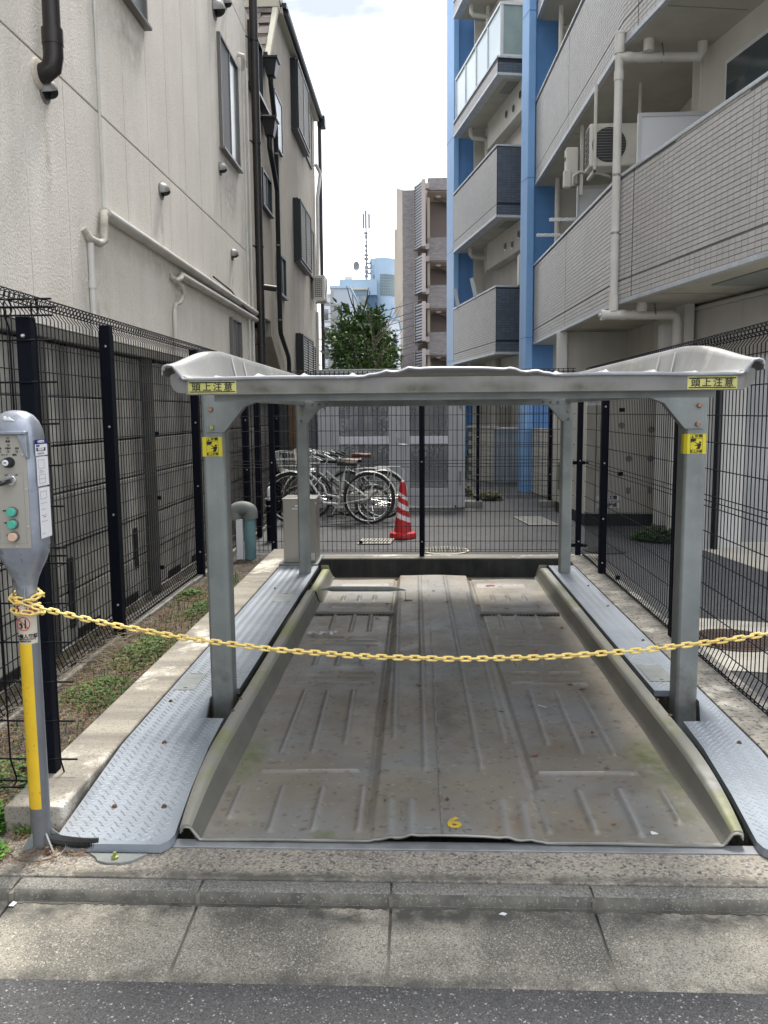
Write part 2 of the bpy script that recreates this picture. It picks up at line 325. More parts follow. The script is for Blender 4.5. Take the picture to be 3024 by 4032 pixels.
leafm = M('leaf_green', (.05, .11, .028), (.105, .155, .05), sc=3, rough=.7, rnd=.4, spec=.15)
leafd = M('evergreen_leaf', (.055, .12, .034), (.14, .22, .065), sc=2, rough=.4, rnd=.5)
bark = M('bark', (.13, .10, .08), (.08, .065, .055), sc=20, rough=.9)
straw = M('dry_straw', (.32, .22, .13), (.20, .13, .08), sc=8, rough=.9, rnd=.3)
dleaf = M('dry_leaf', (.18, .085, .04), (.10, .05, .03), sc=30, rough=.8, rnd=.4)
cone_r = M('cone_red', (.50, .02, .025), (.42, .02, .022), sc=6, rough=.5)
cone_w = M('cone_white', (.72, .68, .68), rough=.5)
bike_w = M('bike_silver_white', (.62, .62, .60), (.52, .52, .5), sc=5, rough=.35, metal=.2)
chrome = M('chrome', (.72, .72, .70), rough=.25, metal=.95)
rubber = M('rubber', (.016, .016, .016), rough=.75)
leather = M('saddle_brown', (.085, .028, .016), rough=.6)
teal = M('vent_pipe_teal', (.17, .31, .33), (.13, .24, .26), sc=4, rough=.5)
hoodm = M('vent_hood_grey', (.16, .17, .16), (.22, .23, .21), sc=8, rough=.6)
hose_m = M('conduit_black', (.02, .02, .02), rough=.5)
cab_m = M('cabinet_cream', (.50, .48, .415), (.45, .43, .37), sc=1.2, rough=.6)
kerb_m = M('kerb_stone', (.27, .26, .23), (.17, .165, .15), sc=5, rough=.9, bump=[(70, .002)])

# ================================================================== SETTING: ground
mb = MB()
for (x0, y0, x1, y1) in ((-150, -40, 150, 2.092), (-150, 2.092, -6, 400), (6, 2.092, 150, 400), (-6, 62, 6, 400)):
    mb.quad((x0, y0, -.055), (x1, y0, -.055), (x1, y1, -.055), (x0, y1, -.055))
struct('street_asphalt', mb, asph)
# concrete gutter apron with its joints, built as separate slabs
gut = bpy.data.objects.new('gutter', None); COL.objects.link(gut); gut['kind'] = 'structure'; ROOT['gutter'] = (0, 0, 0)
curb = bpy.data.objects.new('curb', None); COL.objects.link(curb); curb['kind'] = 'structure'; ROOT['curb'] = (0, 0, 0)
xs = [-4.29, -3.69, -3.09, -2.49, -1.89, -1.29 - .01, -.70, -.09, .54, 1.16, 1.78, 2.4, 3.0, 3.6]
cp = [(2.512, -.02), (2.508, -.003), (2.495, 0), (2.462, -.001), (2.447, -.005), (2.438, -.012), (2.433, -.022), (2.431, -.034), (2.430, -.2), (2.512, -.2)]
for i in range(len(xs) - 1):
    a, b = xs[i] + .004, xs[i + 1] - .004; j = random.uniform(-.0015, .0015)
    m1 = MB(); m1.prism([(2.090, -.053 + j), (2.16, -.050 + j), (2.36, -.040 + j), (2.424, -.037 + j), (2.424, -.2), (2.090, -.2)], a, b, 'YZ')
    P('gutter_slab', m1, gutter_m, gut, bevel=.003)
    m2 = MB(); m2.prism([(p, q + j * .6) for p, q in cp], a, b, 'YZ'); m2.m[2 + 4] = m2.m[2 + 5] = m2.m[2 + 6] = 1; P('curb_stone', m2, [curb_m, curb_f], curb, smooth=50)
jm = MB()
for x in xs: jm.box(x - .006, 2.092, -.2, x + .006, 2.425, -.0515); jm.box(x - .006, 2.4265, -.2, x + .006, 2.50, -.010)
struct('joint_mortar', jm, joint_m)
m_ = MB(); r_ = random.Random(2)
for i in range(420):
    x = -3 + 6 * i / 420; w_ = r_.uniform(.003, .012); m_.box(x, 2.426 - w_, -.08, x + .0145, 2.4295, -.0355)
struct('gutter_dirt', m_, M('gutter_dirt', (.05, .048, .04), (.12, .115, .10), sc=14, rough=1))
# apron slab in front of the bay and steel sill
mb = MB(); mb.box(-1.9, 2.516, -.3, 6, 2.703, 0); struct('apron_slab', mb, aggr, bevel=.006)
mb = MB(); mb.box(-6, 2.516, -.3, -1.905, 2.78, -.002); struct('verge_concrete', mb, conc)
mb = MB(); mb.box(-1.9, 2.703, -.3, -1.20, 2.80, -.003); struct('apron_corner', mb, aggr)
mb = MB(); mb.box(-1.2, 2.704, -.3, 1.60, 2.756, .003); sill = struct('steel_sill', mb, edge_br, bevel=.002)
# pit
mb = MB(); z = -1.4
mb.quad((-1.285, 2.756, z), (1.495, 2.756, z), (1.495, 8.40, z), (-1.285, 8.40, z))
mb.quad((-1.285, 2.757, z), (1.495, 2.757, z), (1.495, 2.757, 0), (-1.285, 2.757, 0))
struct('pit', mb, stone_dark)
# concrete edge beams round the bay
mb = MB(); mb.prism([(-1.50, -.3), (-1.50, .092), (-1.492, .10), (-1.293, .10), (-1.285, .092), (-1.285, -1.4), (-1.45, -1.4)], 2.79, 8.45, 'XZ'); struct('kerb_beam_left', mb, conc, bevel=.006)
mb = MB(); mb.box(1.495, 2.758, -1.4, 1.76, 8.45, .03); struct('kerb_beam_right', mb, conc_d, bevel=.006)
mb = MB(); mb.box(-1.62, 8.451, -1.4, 1.90, 8.66, .004); struct('kerb_beam_back', mb, conc, bevel=.008)
mb = MB(); mb.box(-1.284, 8.40, -1.4, 1.494, 8.45, .0); struct('kerb_back_face', mb, stone_dark)
# soil strip, kerb stones at the foot of the left fence
def sheet(x0, y0, x1, y1, z, nx, ny, amp, seed):
    r = random.Random(seed); m = MB(); vs = [(x0 + (x1 - x0) * i / nx, y0 + (y1 - y0) * j / ny, z + r.uniform(-amp, amp)) for j in range(ny + 1) for i in range(nx + 1)]
    return m.add(vs, [(j * (nx + 1) + i, j * (nx + 1) + i + 1, (j + 1) * (nx + 1) + i + 1, (j + 1) * (nx + 1) + i) for j in range(ny) for i in range(nx)])
struct('soil_bed', sheet(-2.25, 2.785, -1.495, 8.6, 0.012, 16, 110, .012, 3), soil, smooth=60)
ks = bpy.data.objects.new('kerb_edging', None); COL.objects.link(ks); ks['kind'] = 'structure'; ROOT['kerb_edging'] = (0, 0, 0)
y = 2.9
while y < 12.8:
    m1 = MB(); dx = random.uniform(-.008, .008); m1.box(-2.10 + dx, y, -.1, -1.965 + dx, y + .592, .045 + random.uniform(-.004, .004)); P('kerb_stone', m1, kerb_m, ks, bevel=.01); y += .60
# alley
mb = MB()
for (x0, y0, x1, y1) in ((-2.25, 8.6, 6.5, 62), (1.755, 2.516 + .19, 6.5, 8.6), (-6.5, 12, -2.25, 62)):
    mb.quad((x0, y0, -.008), (x1, y0, -.008), (x1, y1, -.008), (x0, y1, -.008))
struct('alley_asphalt', mb, asph2)
mb = MB(); mb.add([(3.06, 9.0, -.004), (3.24, 7.7, -.004), (3.75, 5.6, -.004), (6.4, 5.6, -.004), (6.4, 9.6, -.004), (3.5, 9.6, -.004)], [(0, 1, 2, 3, 4, 5)]); struct('garage_apron', mb, M('pale_concrete', (.52, .49, .41), (.42, .40, .34), sc=2, rough=.9))
mb = MB(); mb.add([(1.76, 4.75, -.003), (2.75, 4.55, -.003), (2.75, 5.75, -.003), (2.06, 5.97, -.003), (1.76, 5.97, -.003)], [(0, 1, 2, 3, 4)])
struct('concrete_pad', mb, M('pad_concrete', (.60, .57, .49), (.36, .34, .29), sc=3.5, rough=.9, speck=[((.2, .19, .17), 50, .6, .7, .5)]))
# manhole covers and grates: things set in the ground
def manhole(x, y, r, m_in, m_rim, label, n=9):
    t = T('manhole_cover', label, 'manhole cover', (x, y, 0), 'covers set in the alley asphalt')
    a = MB(); a.lathe((x, y, 0), [(r, -.002), (r, .004), (r * .92, .006), (0.001, .006)], 40); P('rim', a, m_rim, t)
    c = MB(); c.lathe((x, y, 0), [(r * .90, .004), (r * .90, .010), (0.001, .011)], 40); cov = P('lid', c, m_in, t)
    q = MB()
    for i in range(-n, n + 1):
        u = i / n * r * .86; w = math.sqrt(max(0, (r * .86) ** 2 - u * u))
        if w > .02:
            q.box(x + u - .004, y - w, .010, x + u + .004, y + w, .0145); q.box(x - w, y + u - .004, .0101, x + w, y + u + .004, .0146)
    P('tread_pattern', q, m_in, t, kind='stuff'); return t
iron = M('cast_iron', (.14, .095, .07), (.09, .07, .06), sc=12, rough=.75, metal=.3)
manhole(2.06, 5.38, .27, iron, iron, 'rusty brown round manhole cover in the pale concrete pad behind the right fence')
manhole(2.02, 8.93, .22, M('cover_dark', (.09, .09, .09), rough=.8), M('cover_rim', (.05, .05, .05), rough=.8), 'dark round cover in the asphalt by the back right fence corner', 6)
manhole(.29, 8.93, .26, M('cover_grey', (.30, .29, .26), (.2, .2, .18), sc=8, rough=.8), M('cover_rim_pale', (.50, .46, .38), rough=.8), 'pale rimmed round cover right behind the middle fence post', 7)
def grate(poly_fn, x0, y0, x1, y1, n, mat_b, label, along='Y', skew=0):
    t = T('drain_grate', label, 'drain grate', (x0, y0, 0)); f = MB()
    z = .004; k = .018
    q = lambda x, y: (x + skew * (y - y0), y)
    def bx(m, a, b, c, d, h): (p0, p1, p2, p3) = q(a, b), q(c, b), q(c, d), q(a, d); m.add([(*p0, -.002), (*p1, -.002), (*p2, -.002), (*p3, -.002), (*p0, h), (*p1, h), (*p2, h), (*p3, h)], [(0, 1, 2, 3), (4, 5, 6, 7), (0, 1, 5, 4), (1, 2, 6, 5), (2, 3, 7, 6), (3, 0, 4, 7)])
    b = MB(); bx(b, x0, y0, x1, y1, .001); P('well', b, stone_dark, t)
    bx(f, x0, y0, x1, y0 + k, .008); bx(f, x0, y1 - k, x1, y1, .008); bx(f, x0, y0 + k, x0 + k, y1 - k, .008); bx(f, x1 - k, y0 + k, x1, y1 - k, .008); P('frame', f, mat_b, t)
    for i in range(n):
        m = MB()
        if along == 'Y': a = x0 + k + (x1 - x0 - 2 * k) * (i + .28) / n; bx(m, a, y0 + k, a + (x1 - x0) / n * .45, y1 - k, .007)
        else: a = y0 + k + (y1 - y0 - 2 * k) * (i + .28) / n; bx(m, x0 + k, a, x1 - k, a + (y1 - y0) / n * .45, .007)
        P('bar', m, mat_b, t)
grate(None, -.70, 9.38, -.32, 9.76, 10, M('grate_pale', (.42, .40, .34), (.3, .29, .26), sc=9, rough=.8), 'small pale slotted drain grate in front of the bicycles', 'Y', .1)
grate(None, 1.46, 10.92, 1.85, 11.80, 16, M('grate_grey', (.33, .33, .31), (.25, .25, .24), sc=9, rough=.7), 'square slotted drain cover beside the cream utility cabinet', 'X', -.12)

# ================================================================== pallets (lower on the ground, upper raised above as a roof)
XL, XR, YF, YB = -.772, 1.040, 2.742, 7.28
ribs = []     # (x0,y0,x1,y1,height,halfwidth)
def rb(x0, y0, x1, y1, h=.0115, w=.0125): ribs.append((x0, y0, x1, y1, h, w))
def mir(x): return .24 - x                      # mirror about the middle of the pallet
for (a, b, c, d) in ((-.705, 3.13, -.70, 2.89), (-.54, 3.14, -.533, 2.79), (-.381, 3.13, -.38, 2.80), (-.22, 3.13, -.217, 2.80),
                     (-.648, 3.289, -.253, 3.288), (-.606, 4.29, -.602, 3.476), (-.483, 4.29, -.466, 3.489), (-.348, 4.31, -.332, 3.585),
                     (-.688, 5.356, -.505, 5.357), (-.45, 5.358, -.285, 5.359), (-.677, 5.265, -.496, 5.266), (-.448, 5.258, -.28, 5.26), (-.67, 5.164, -.275, 5.168),
                     (-.671, 4.615, -.501, 4.617), (-.438, 4.618, -.269, 4.62), (-.677, 4.513, -.491, 4.515), (-.44, 4.526, -.264, 4.528), (-.674, 4.415, -.263, 4.43),
                     (-.61, 5.96, -.604, 5.548), (-.467, 5.96, -.461, 5.50), (-.345, 5.96, -.336, 5.501), (-.615, 5.01, -.617, 4.74), (-.485, 5.01, -.482, 4.742), (-.342, 5.01, -.335, 4.743),
                     (-.66, 6.30, -.48, 6.30), (-.43, 6.30, -.26, 6.30), (-.66, 6.22, -.26, 6.22), (-.60, 6.62, -.60, 6.45), (-.47, 6.62, -.47, 6.45), (-.35, 6.62, -.35, 6.45),
                     (-.66, 6.95, -.48, 6.95), (-.43, 6.95, -.26, 6.95), (-.66, 7.03, -.26, 7.03)):
    rb(a, b, c, d); rb(mir(a), b, mir(c), d)
for (a, b, c, d, h, w) in ((-.106, 2.99, -.104, 2.74, .0075, .020), (-.03, 2.99, -.029, 2.74, .0075, .020), (.31, 3.0, .306, 2.74, .0075, .020), (.386, 3.0, .382, 2.74, .0075, .020),
                           (-.16, 6.6, -.112, 3.6, .009, .014), (.011, 7.25, .025, 3.27, .010, .013), (.229, 7.25, .256, 3.29, .010, .013), (.401, 6.6, .383, 3.6, .009, .014)):
    rb(a, b, c, d, h, w)
def capsule(px, py, a):
    x0, y0, x1, y1, h, w = a; dx, dy = x1 - x0, y1 - y0; l2 = dx * dx + dy * dy
    t = max(0, min(1, ((px - x0) * dx + (py - y0) * dy) / l2)); d = math.hypot(px - x0 - t * dx, py - y0 - t * dy)
    if d > 2.2 * w: return 0
    return h * math.exp(-(d / w) ** 2 * 1.3)
def sstep(a, b, x): t = max(0, min(1, (x - a) / (b - a))); return t * t * (3 - 2 * t)
def floor_h(x, y):
    h = .018
    trunk = sstep(-.178, -.158, x) * (1 - sstep(.420, .440, x)); back = sstep(6.0, 6.6, y) * .016
    crown = (.016 + .008 * math.exp(-((x - .13) / .2) ** 2) + back) * trunk
    if y < 2.80: crown = (.006 + .019 * math.exp(-((x - .13) / .20) ** 4)) * trunk
    elif y < 3.1: k = sstep(2.8, 3.1, y); crown = crown * k + (1 - k) * (.006 + .019 * math.exp(-((x - .13) / .20) ** 4)) * trunk
    h += crown
    h -= (.012 * math.exp(-((x + .195) / .011) ** 2) + .012 * math.exp(-((x - .457) / .011) ** 2)) * sstep(2.76, 2.95, y)
    for a in ribs:
        if min(a[1], a[3]) - .05 < y < max(a[1], a[3]) + .05 and min(a[0], a[2]) - .05 < x < max(a[0], a[2]) + .05: h += capsule(x, y, a)
    h += .0025 * math.sin(x * 9 + y * 3.1) * math.sin(y * 4.7 + x * 2)
    return h
def build_floor(front_lip=True):
    nx = 260; ys = []; y = YF
    while y < YB: ys.append(y); y += .0085 + (y - YF) * .0028
    ys.append(YB); vs = []; fs = []; n = nx + 1
    prof0 = [(-.035, -.034), (-.03, -.014), (-.018, -.002), (-.006, .0)]
    rows = []
    for (dy, dz) in ([(.004, -.011), (-.003, -.008), (-.003, -.003), (.004, 0)] if front_lip else []): rows.append((YF + dy, dz, YF))
    for yy in ys[1:]: rows.append((yy, 0, yy))
    for (yy, dz, ys_) in rows:
        for i in range(n):
            x = XL + (XR - XL) * i / nx; vs.append((x, yy, floor_h(x, max(ys_, 2.75)) + dz))
    for j in range(len(rows) - 1):
        for i in range(nx): fs.append((j * n + i, j * n + i + 1, (j + 1) * n + i + 1, (j + 1) * n + i))
    m = MB(); m.add(vs, fs); m.wear = [max([capsule(v[0], max(v[1], 2.75), a) / a[4] for a in ribs if min(a[1], a[3]) - .05 < max(v[1], 2.75) < max(a[1], a[3]) + .05] + [0]) for v in vs]; return m
def rail_mb(side, y0, y1, hscale=1.0, inset=0.0, round_back=True, H_=.102):
    """side -1 left, +1 right; cross-section swept along the pallet with the height ramping up from the front"""
    m = MB(); rows = []; ys = [y0]; y = y0
    while y < min(y1, 3.9): y += .04; ys.append(y)
    while y < y1 - .3: y += .2; ys.append(min(y, y1))
    for q in (.25, .16, .09, .04, 0): ys.append(y1 - q)
    ys = sorted(set(round(v, 4) for v in ys if y0 <= v <= y1))
    for y in ys:
        t = max(0, min(1, (y - 2.70) / (.72 if H_ < .12 else .80))); t = 1 - (1 - t) ** 2; h = (.040 + (H_ - .040) * (t if H_ < .12 else sstep(2.70, 3.55, y) ** .85)) * hscale
        if round_back and y > y1 - .12 and y1 > 7: h *= 1 - .25 * ((y - y1 + .12) / .12) ** 2
        k = t; xin0, xin1, xo = 0.0, .034 + .010 * k, .068 + .037 * k
        b = .018
        pr = [(0 - .004, b), (.006, b + .004), (xin0 + .018, b + .25 * h), (xin1 - .006, b + .80 * h), (xin1, b + .93 * h), (xin1 + .008, b + h),
              (xo - .014, b + h), (xo - .004, b + h - .004), (xo, b + h - .014), (xo, b + h - .03 - .05 * k), (xo - .004, b + h - .03 - .05 * k), (xo - .004, b + h - .016), (xin1 + .01, b + h - .006), (xin1 + .004, b + .9 * h), (.018, b - .004)]
        rows.append([((XL + inset - p) if side < 0 else (XR - inset + p), y, z) for p, z in pr])
    n = len(rows[0]); vs = [v for r_ in rows for v in r_]; fs = []
    for j in range(len(rows) - 1):
        for i in range(n): fs.append((j * n + i, j * n + (i + 1) % n, (j + 1) * n + (i + 1) % n, (j + 1) * n + i))
    fs.append(tuple(range(n))); fs.append(tuple((len(rows) - 1) * n + i for i in range(n)))
    m.add(vs, fs); q = 0
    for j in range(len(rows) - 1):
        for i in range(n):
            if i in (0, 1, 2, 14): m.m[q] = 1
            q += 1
    return m
pal = T('parking_pallet', 'dirty ribbed steel parking pallet lying on the ground with a yellow six', 'parking pallet', (.11, 2.742, .02))
fm_ = build_floor(); fl = P('deck', fm_, pal_low, pal, smooth=60, fix=False)
at_ = fl.data.attributes.new('wear', 'FLOAT', 'POINT'); at_.data.foreach_set('value', fm_.wear)
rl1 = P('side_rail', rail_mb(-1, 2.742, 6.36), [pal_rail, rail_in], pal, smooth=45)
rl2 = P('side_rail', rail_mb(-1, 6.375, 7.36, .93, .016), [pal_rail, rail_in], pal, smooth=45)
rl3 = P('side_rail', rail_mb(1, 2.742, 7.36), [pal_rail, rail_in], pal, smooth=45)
for s in (-1, 1):   # far end plates that slope down
    m = MB(); x0 = XL if s < 0 else XR
    m.prism([(x0, .01), (x0 + s * .04, .13), (x0 + s * .105, .13), (x0 + s * .105, .0)], 7.36, 7.365, 'XZ'); P('rail_end_plate', m, pal_rail, pal)
m = MB(); m.box(XL + .01, YB - .004, -.03, XR - .01, YB, .03); P('rear_edge', m, pal_low, pal)
# centre seam strip (the right half lies over the left)
m = MB(); ys = [2.738 + i * .1 for i in range(46)]
for a, b in zip(ys[:-1], ys[1:]):
    h0, h1 = floor_h(.083, max(a, 2.75)) + .002, floor_h(.083, b) + .002
    m.add([(.078, a, h0 - .004), (.086, a, h0 + .0006), (.086, b, h1 + .0006), (.078, b, h1 - .004), (.078, a, h0 + .001), (.078, b, h1 + .001)], [(0, 1, 2, 3), (4, 5, 2, 1)])
P('seam', m, M('seam_metal', (.33, .32, .28), (.16, .14, .12), sc=20, rough=.5, metal=.3), pal)
# cross strips over the wheel tracks with torn dark edge
for x0, x1 in ((XL + .012, -.182), (.452, XR - .012)):
    m = MB(); m.box(x0, 5.965, .020, x1, 5.995, .040); P('cross_strip', m, galv_d, pal, bevel=.003)
    m = MB()
    for i in range(26):
        a = x0 + (x1 - x0) * i / 26; m.box(a, 5.95 + random.uniform(-.012, 0), .019, a + (x1 - x0) / 26 * random.uniform(.5, 1), 5.965, .025)
    P('dirt_line', m, stone_dark, pal, kind='stuff')
# wheel stop tube with flattened ends
m = MB(); m.tube([(XL + .005, 6.40, .115), (XL + .05, 6.40, .118), (XL + .09, 6.40, .12), (-.22, 6.40, .12), (-.17, 6.40, .118), (-.10, 6.40, .11)], [.006, .010, .021, .021, .012, .005], 10); P('wheel_stop', m, galv, pal, smooth=50)
m = MB(); m.box(-.102, 6.33, .05, -.098, 6.36, .11); m.box(-.11, 6.31, .047, -.05, 6.335, .052); P('stop_bracket', m, galv_d, pal)
# painted 6
sx = []
text('6', .105, (.124, 2.808, floor_h(.124, 2.80) + .0042), (1, 0, 0), (0, 1, .0), M('paint_yellow', (.62, .42, .03), (.45, .33, .06), sc=30, rough=.7, speck=[((.25, .22, .16), 70, .62, .68, .7)]), pal, 'painted_six', bold=.035, sx=1.0)
for x, y in ((.118, 2.763), (.168, 2.762)):
    m = MB(); m.ring((x, y, floor_h(x, y) + .002), .012, .002, 'Z', 16, 4); P('drain_hole', m, galv_d, pal)
for s, yy in ((-1, 3.62), (-1, 3.78), (1, 3.60), (1, 3.80), (-1, 6.28), (-1, 6.47)):
    x = (XL - .075) if s < 0 else (XR + .075); m = MB(); m.lathe((x, yy, .152 if yy < 6.4 else .14), [(.009, 0), (.009, .003), (.005, .006), (.0, .006)], 8); P('bolt', m, rust, pal)

# upper pallet: same pressing, raised, cleaner
UZ = 1.602
upal = T('parking_pallet', 'clean grey ribbed steel pallet raised overhead as a roof above the bay', 'parking pallet', (.11, 2.742, 1.62))
def shared(name, src, mats, parent, dz):
    me = src.data.copy() if mats else src.data
    if mats:
        k_ = len(me.materials); me.materials.clear()
        for _ in range(k_): me.materials.append(mats)
    o = bpy.data.objects.new(name, me); COL.objects.link(o); o.parent = parent
    f = off_of(src.parent); g = off_of(parent); o.location = (f[0] - g[0], f[1] - g[1], f[2] + dz - g[2]); ROOT[o.name] = g; return o
shared('deck', fl, pal_up, upal, UZ)
for s_ in (-1, 1): r0 = P('side_rail', rail_mb(s_, 2.742, 7.36, H_=.137), [pal_up, pal_up], upal, smooth=45); r0.location.z += UZ
m = MB()
for i in range(60):                      # bright front lip following the deck edge
    pass
pts = [(XL - .035 + (XR - XL + .07) * i / 80, 0) for i in range(81)]
def front_lip(dz, mt, par):
    lip = MB(); pv = [(XL - .066, 2.741, dz + .040), (XL - .062, 2.741, dz + .052), (XL - .050, 2.741, dz + .056), (XL - .034, 2.741, dz + .053), (XL - .020, 2.741, dz + .034), (XL - .008, 2.740, dz + .019)]
    for i in range(101):
        x = XL + (XR - XL) * i / 100; pv.append((x, 2.739, dz + floor_h(x, 2.75) - .0055))
    pv += [(XR + .008, 2.740, dz + .019), (XR + .020, 2.741, dz + .034), (XR + .034, 2.741, dz + .053), (XR + .050, 2.741, dz + .056), (XR + .062, 2.741, dz + .052), (XR + .066, 2.741, dz + .040)]
    lip.tube(pv, .0062, 6); return P('front_lip', lip, mt, par, smooth=60)
front_lip(UZ, edge_br, upal); front_lip(0, M('worn_lip', (.29, .28, .25), (.19, .183, .165), sc=9, rough=.45, metal=.4), pal)
for s in (-1, 1):                        # rounded skirt under each front corner
    m = MB(); x0 = XL if s < 0 else XR
    pl = [(x0 + s * -.03, UZ + .010), (x0 + s * .030, UZ + .032), (x0 + s * .046, UZ + .024), (x0 + s * .046, UZ - .004), (x0 + s * .038, UZ - .022), (x0 + s * .022, UZ - .034), (x0 + s * -.03, UZ - .036)]
    m.prism(pl, 2.752, 2.757, 'XZ'); P('corner_skirt', m, galv_d, upal)
fas = MB(); fas.box(-.765, 2.744, 1.5605, 1.05, 2.75, 1.613); P('front_fascia', fas, galv_d, upal, bevel=.002)
m = MB(); m.box(-.74, 2.752, 1.5625, 1.03, 2.80, 1.566); m.box(-.70, 2.86, 1.54, 1.0, 2.90, 1.600); P('under_flange', m, galv, upal)
for i, (x, w) in enumerate(((-.10, .09), (.07, .12), (.30, .13))):
    m = MB(); m.box(x, 2.7355, UZ + .035, x + w, 2.737, UZ + .046)
# white wiped strokes and drips on the rail's inner face
for s, xs_ in ((-1, (3.62, 3.86)), (1, (3.55, 3.78))):
    for yy in xs_:
        x = XL - .027 if s < 0 else XR + .027
        m = MB(); m.add([(x + s * -.019, yy - .012, UZ + .03), (x + s * -.019, yy + .006, UZ + .03), (x + s * .004, yy + .012, UZ + .135), (x + s * .004, yy - .004, UZ + .135)], [(0, 1, 2, 3)])
        P('drip_mark', m, M('drip_white', (.50, .50, .48), rough=.7), upal)
def beam_sticker(x0, x1, z0, z1):
    m = MB(); m.box(x0, 2.7425, z0, x1, 2.7440, z1); st = P('warning_sticker', m, yel_old, upal)
    m = MB(); w = x1 - x0
    m.box(x0 + .004, 2.7418, z1 - .0075, x1 - .004, 2.7424, z1 - .0035); m.box(x0 + .004, 2.7418, z0 + .0035, x1 - .004, 2.7424, z0 + .0070)
    P('sticker_bar', m, blk, st)
    for i, ch in enumerate('頭上注意'):
        text(ch, .0305, (x0 + w * (.165 + .223 * i), 2.7418, (z0 + z1) / 2 - .0005), (1, 0, 0), (0, 0, 1), blk, st, 'lettering', bold=.012)
beam_sticker(-.757, -.597, 1.5655, 1.6065); beam_sticker(.868, 1.026, 1.5640, 1.6050)

# ================================================================== lift frame
lf = T('lift_frame', 'grey galvanised four post frame carrying the raised pallet', 'steel frame', (.15, 5.5, 0))
def post(x0, x1, y0, y1, nm='post'):
    m = MB(); r = .012; m.prism([(x0 + r, y0), (x1 - r, y0), (x1, y0 + r), (x1, y1 - r), (x1 - r, y1), (x0 + r, y1), (x0, y1 - r), (x0, y0 + r)], -.2, 1.60, 'XY'); return P(nm, m, galv, lf, bevel=.004)
p1 = post(-1.030, -.922, 3.94, 4.06); p2 = post(1.245, 1.348, 3.94, 4.06); p3 = post(-1.045, -.945, 7.11, 7.21); p4 = post(1.222, 1.318, 7.13, 7.23)
def gusset(x, s, y, k, post_w, bolts):
    """plate on the front of a post: s=+1 opens to the right; k scales it"""
    g_ = MB(); pl = [(x - s * .03, 1.592), (x - s * .03, 1.41), (x + s * .055, 1.41), (x + s * .155, 1.530), (x + s * .285, 1.580), (x + s * .285, 1.592)]
    g_.prism(pl, y - .004, y, 'XZ'); o = P('gusset', g_, galv, lf, bevel=.0015)
    f_ = MB(); q = [(x + s * .055, 1.41), (x + s * .155, 1.530), (x + s * .285, 1.580)]
    for a, b in zip(q[:-1], q[1:]): f_.add([(a[0], y, a[1]), (b[0], y, b[1]), (b[0], y + .05, b[1] - .0), (a[0], y + .05, a[1]), (a[0] - s * .002, y, a[1] + .003), (b[0] - s * .002, y, b[1] + .003), (b[0] - s * .002, y + .05, b[1] + .003), (a[0] - s * .002, y + .05, a[1] + .003)], [(0, 1, 2, 3), (4, 5, 6, 7), (0, 1, 5, 4), (3, 2, 6, 7)])
    P('gusset_flange', f_, galv_d, o)
    for bx_, bz, mt in bolts:
        b = MB(); b.lathe((0, 0, 0), [(.0125, 0), (.0125, .009), (.010, .011), (.0, .011)], 6); b.v = [(bx_ + v[0], y - .004 - v[2], bz + v[1]) for v in b.v]; P('bolt', b, mt, o)
gusset(-.975, 1, 3.936, 1, .1, [(-.981, 1.520, bolt_o), (-.978, 1.434, bolt_g)])
gusset(1.295, -1, 3.936, 1, .1, [(1.302, 1.519, bolt_o), (1.298, 1.432, bolt_o)])
gusset(-.995, 1, 7.106, 1, .1, [(-.995, 1.56, bolt_o), (-.995, 1.49, bolt_g), (-.995, 1.43, galv_d), (-.90, 1.57, galv_d), (-.84, 1.57, galv_d), (-.78, 1.57, galv_d)])
gusset(1.27, -1, 7.126, 1, .1, [(1.275, 1.56, bolt_o), (1.275, 1.49, bolt_g), (1.275, 1.43, galv_d), (1.18, 1.57, galv_d), (1.12, 1.57, galv_d), (1.06, 1.57, galv_d)])
m = MB(); m.box(-.92, 3.98, 1.59, 1.245, 4.04, 1.60); P('front_cross_beam', m, galv, lf)
m = MB(); m.box(-.944, 7.12, 1.548, 1.221, 7.17, 1.60); P('rear_cross_beam', m, galv, lf, bevel=.003)
for x in (-1.0, 1.26):
    m = MB(); m.box(x - .02, 4.07, 1.565, x + .04, 7.10, 1.60); P('side_beam', m, galv, lf)
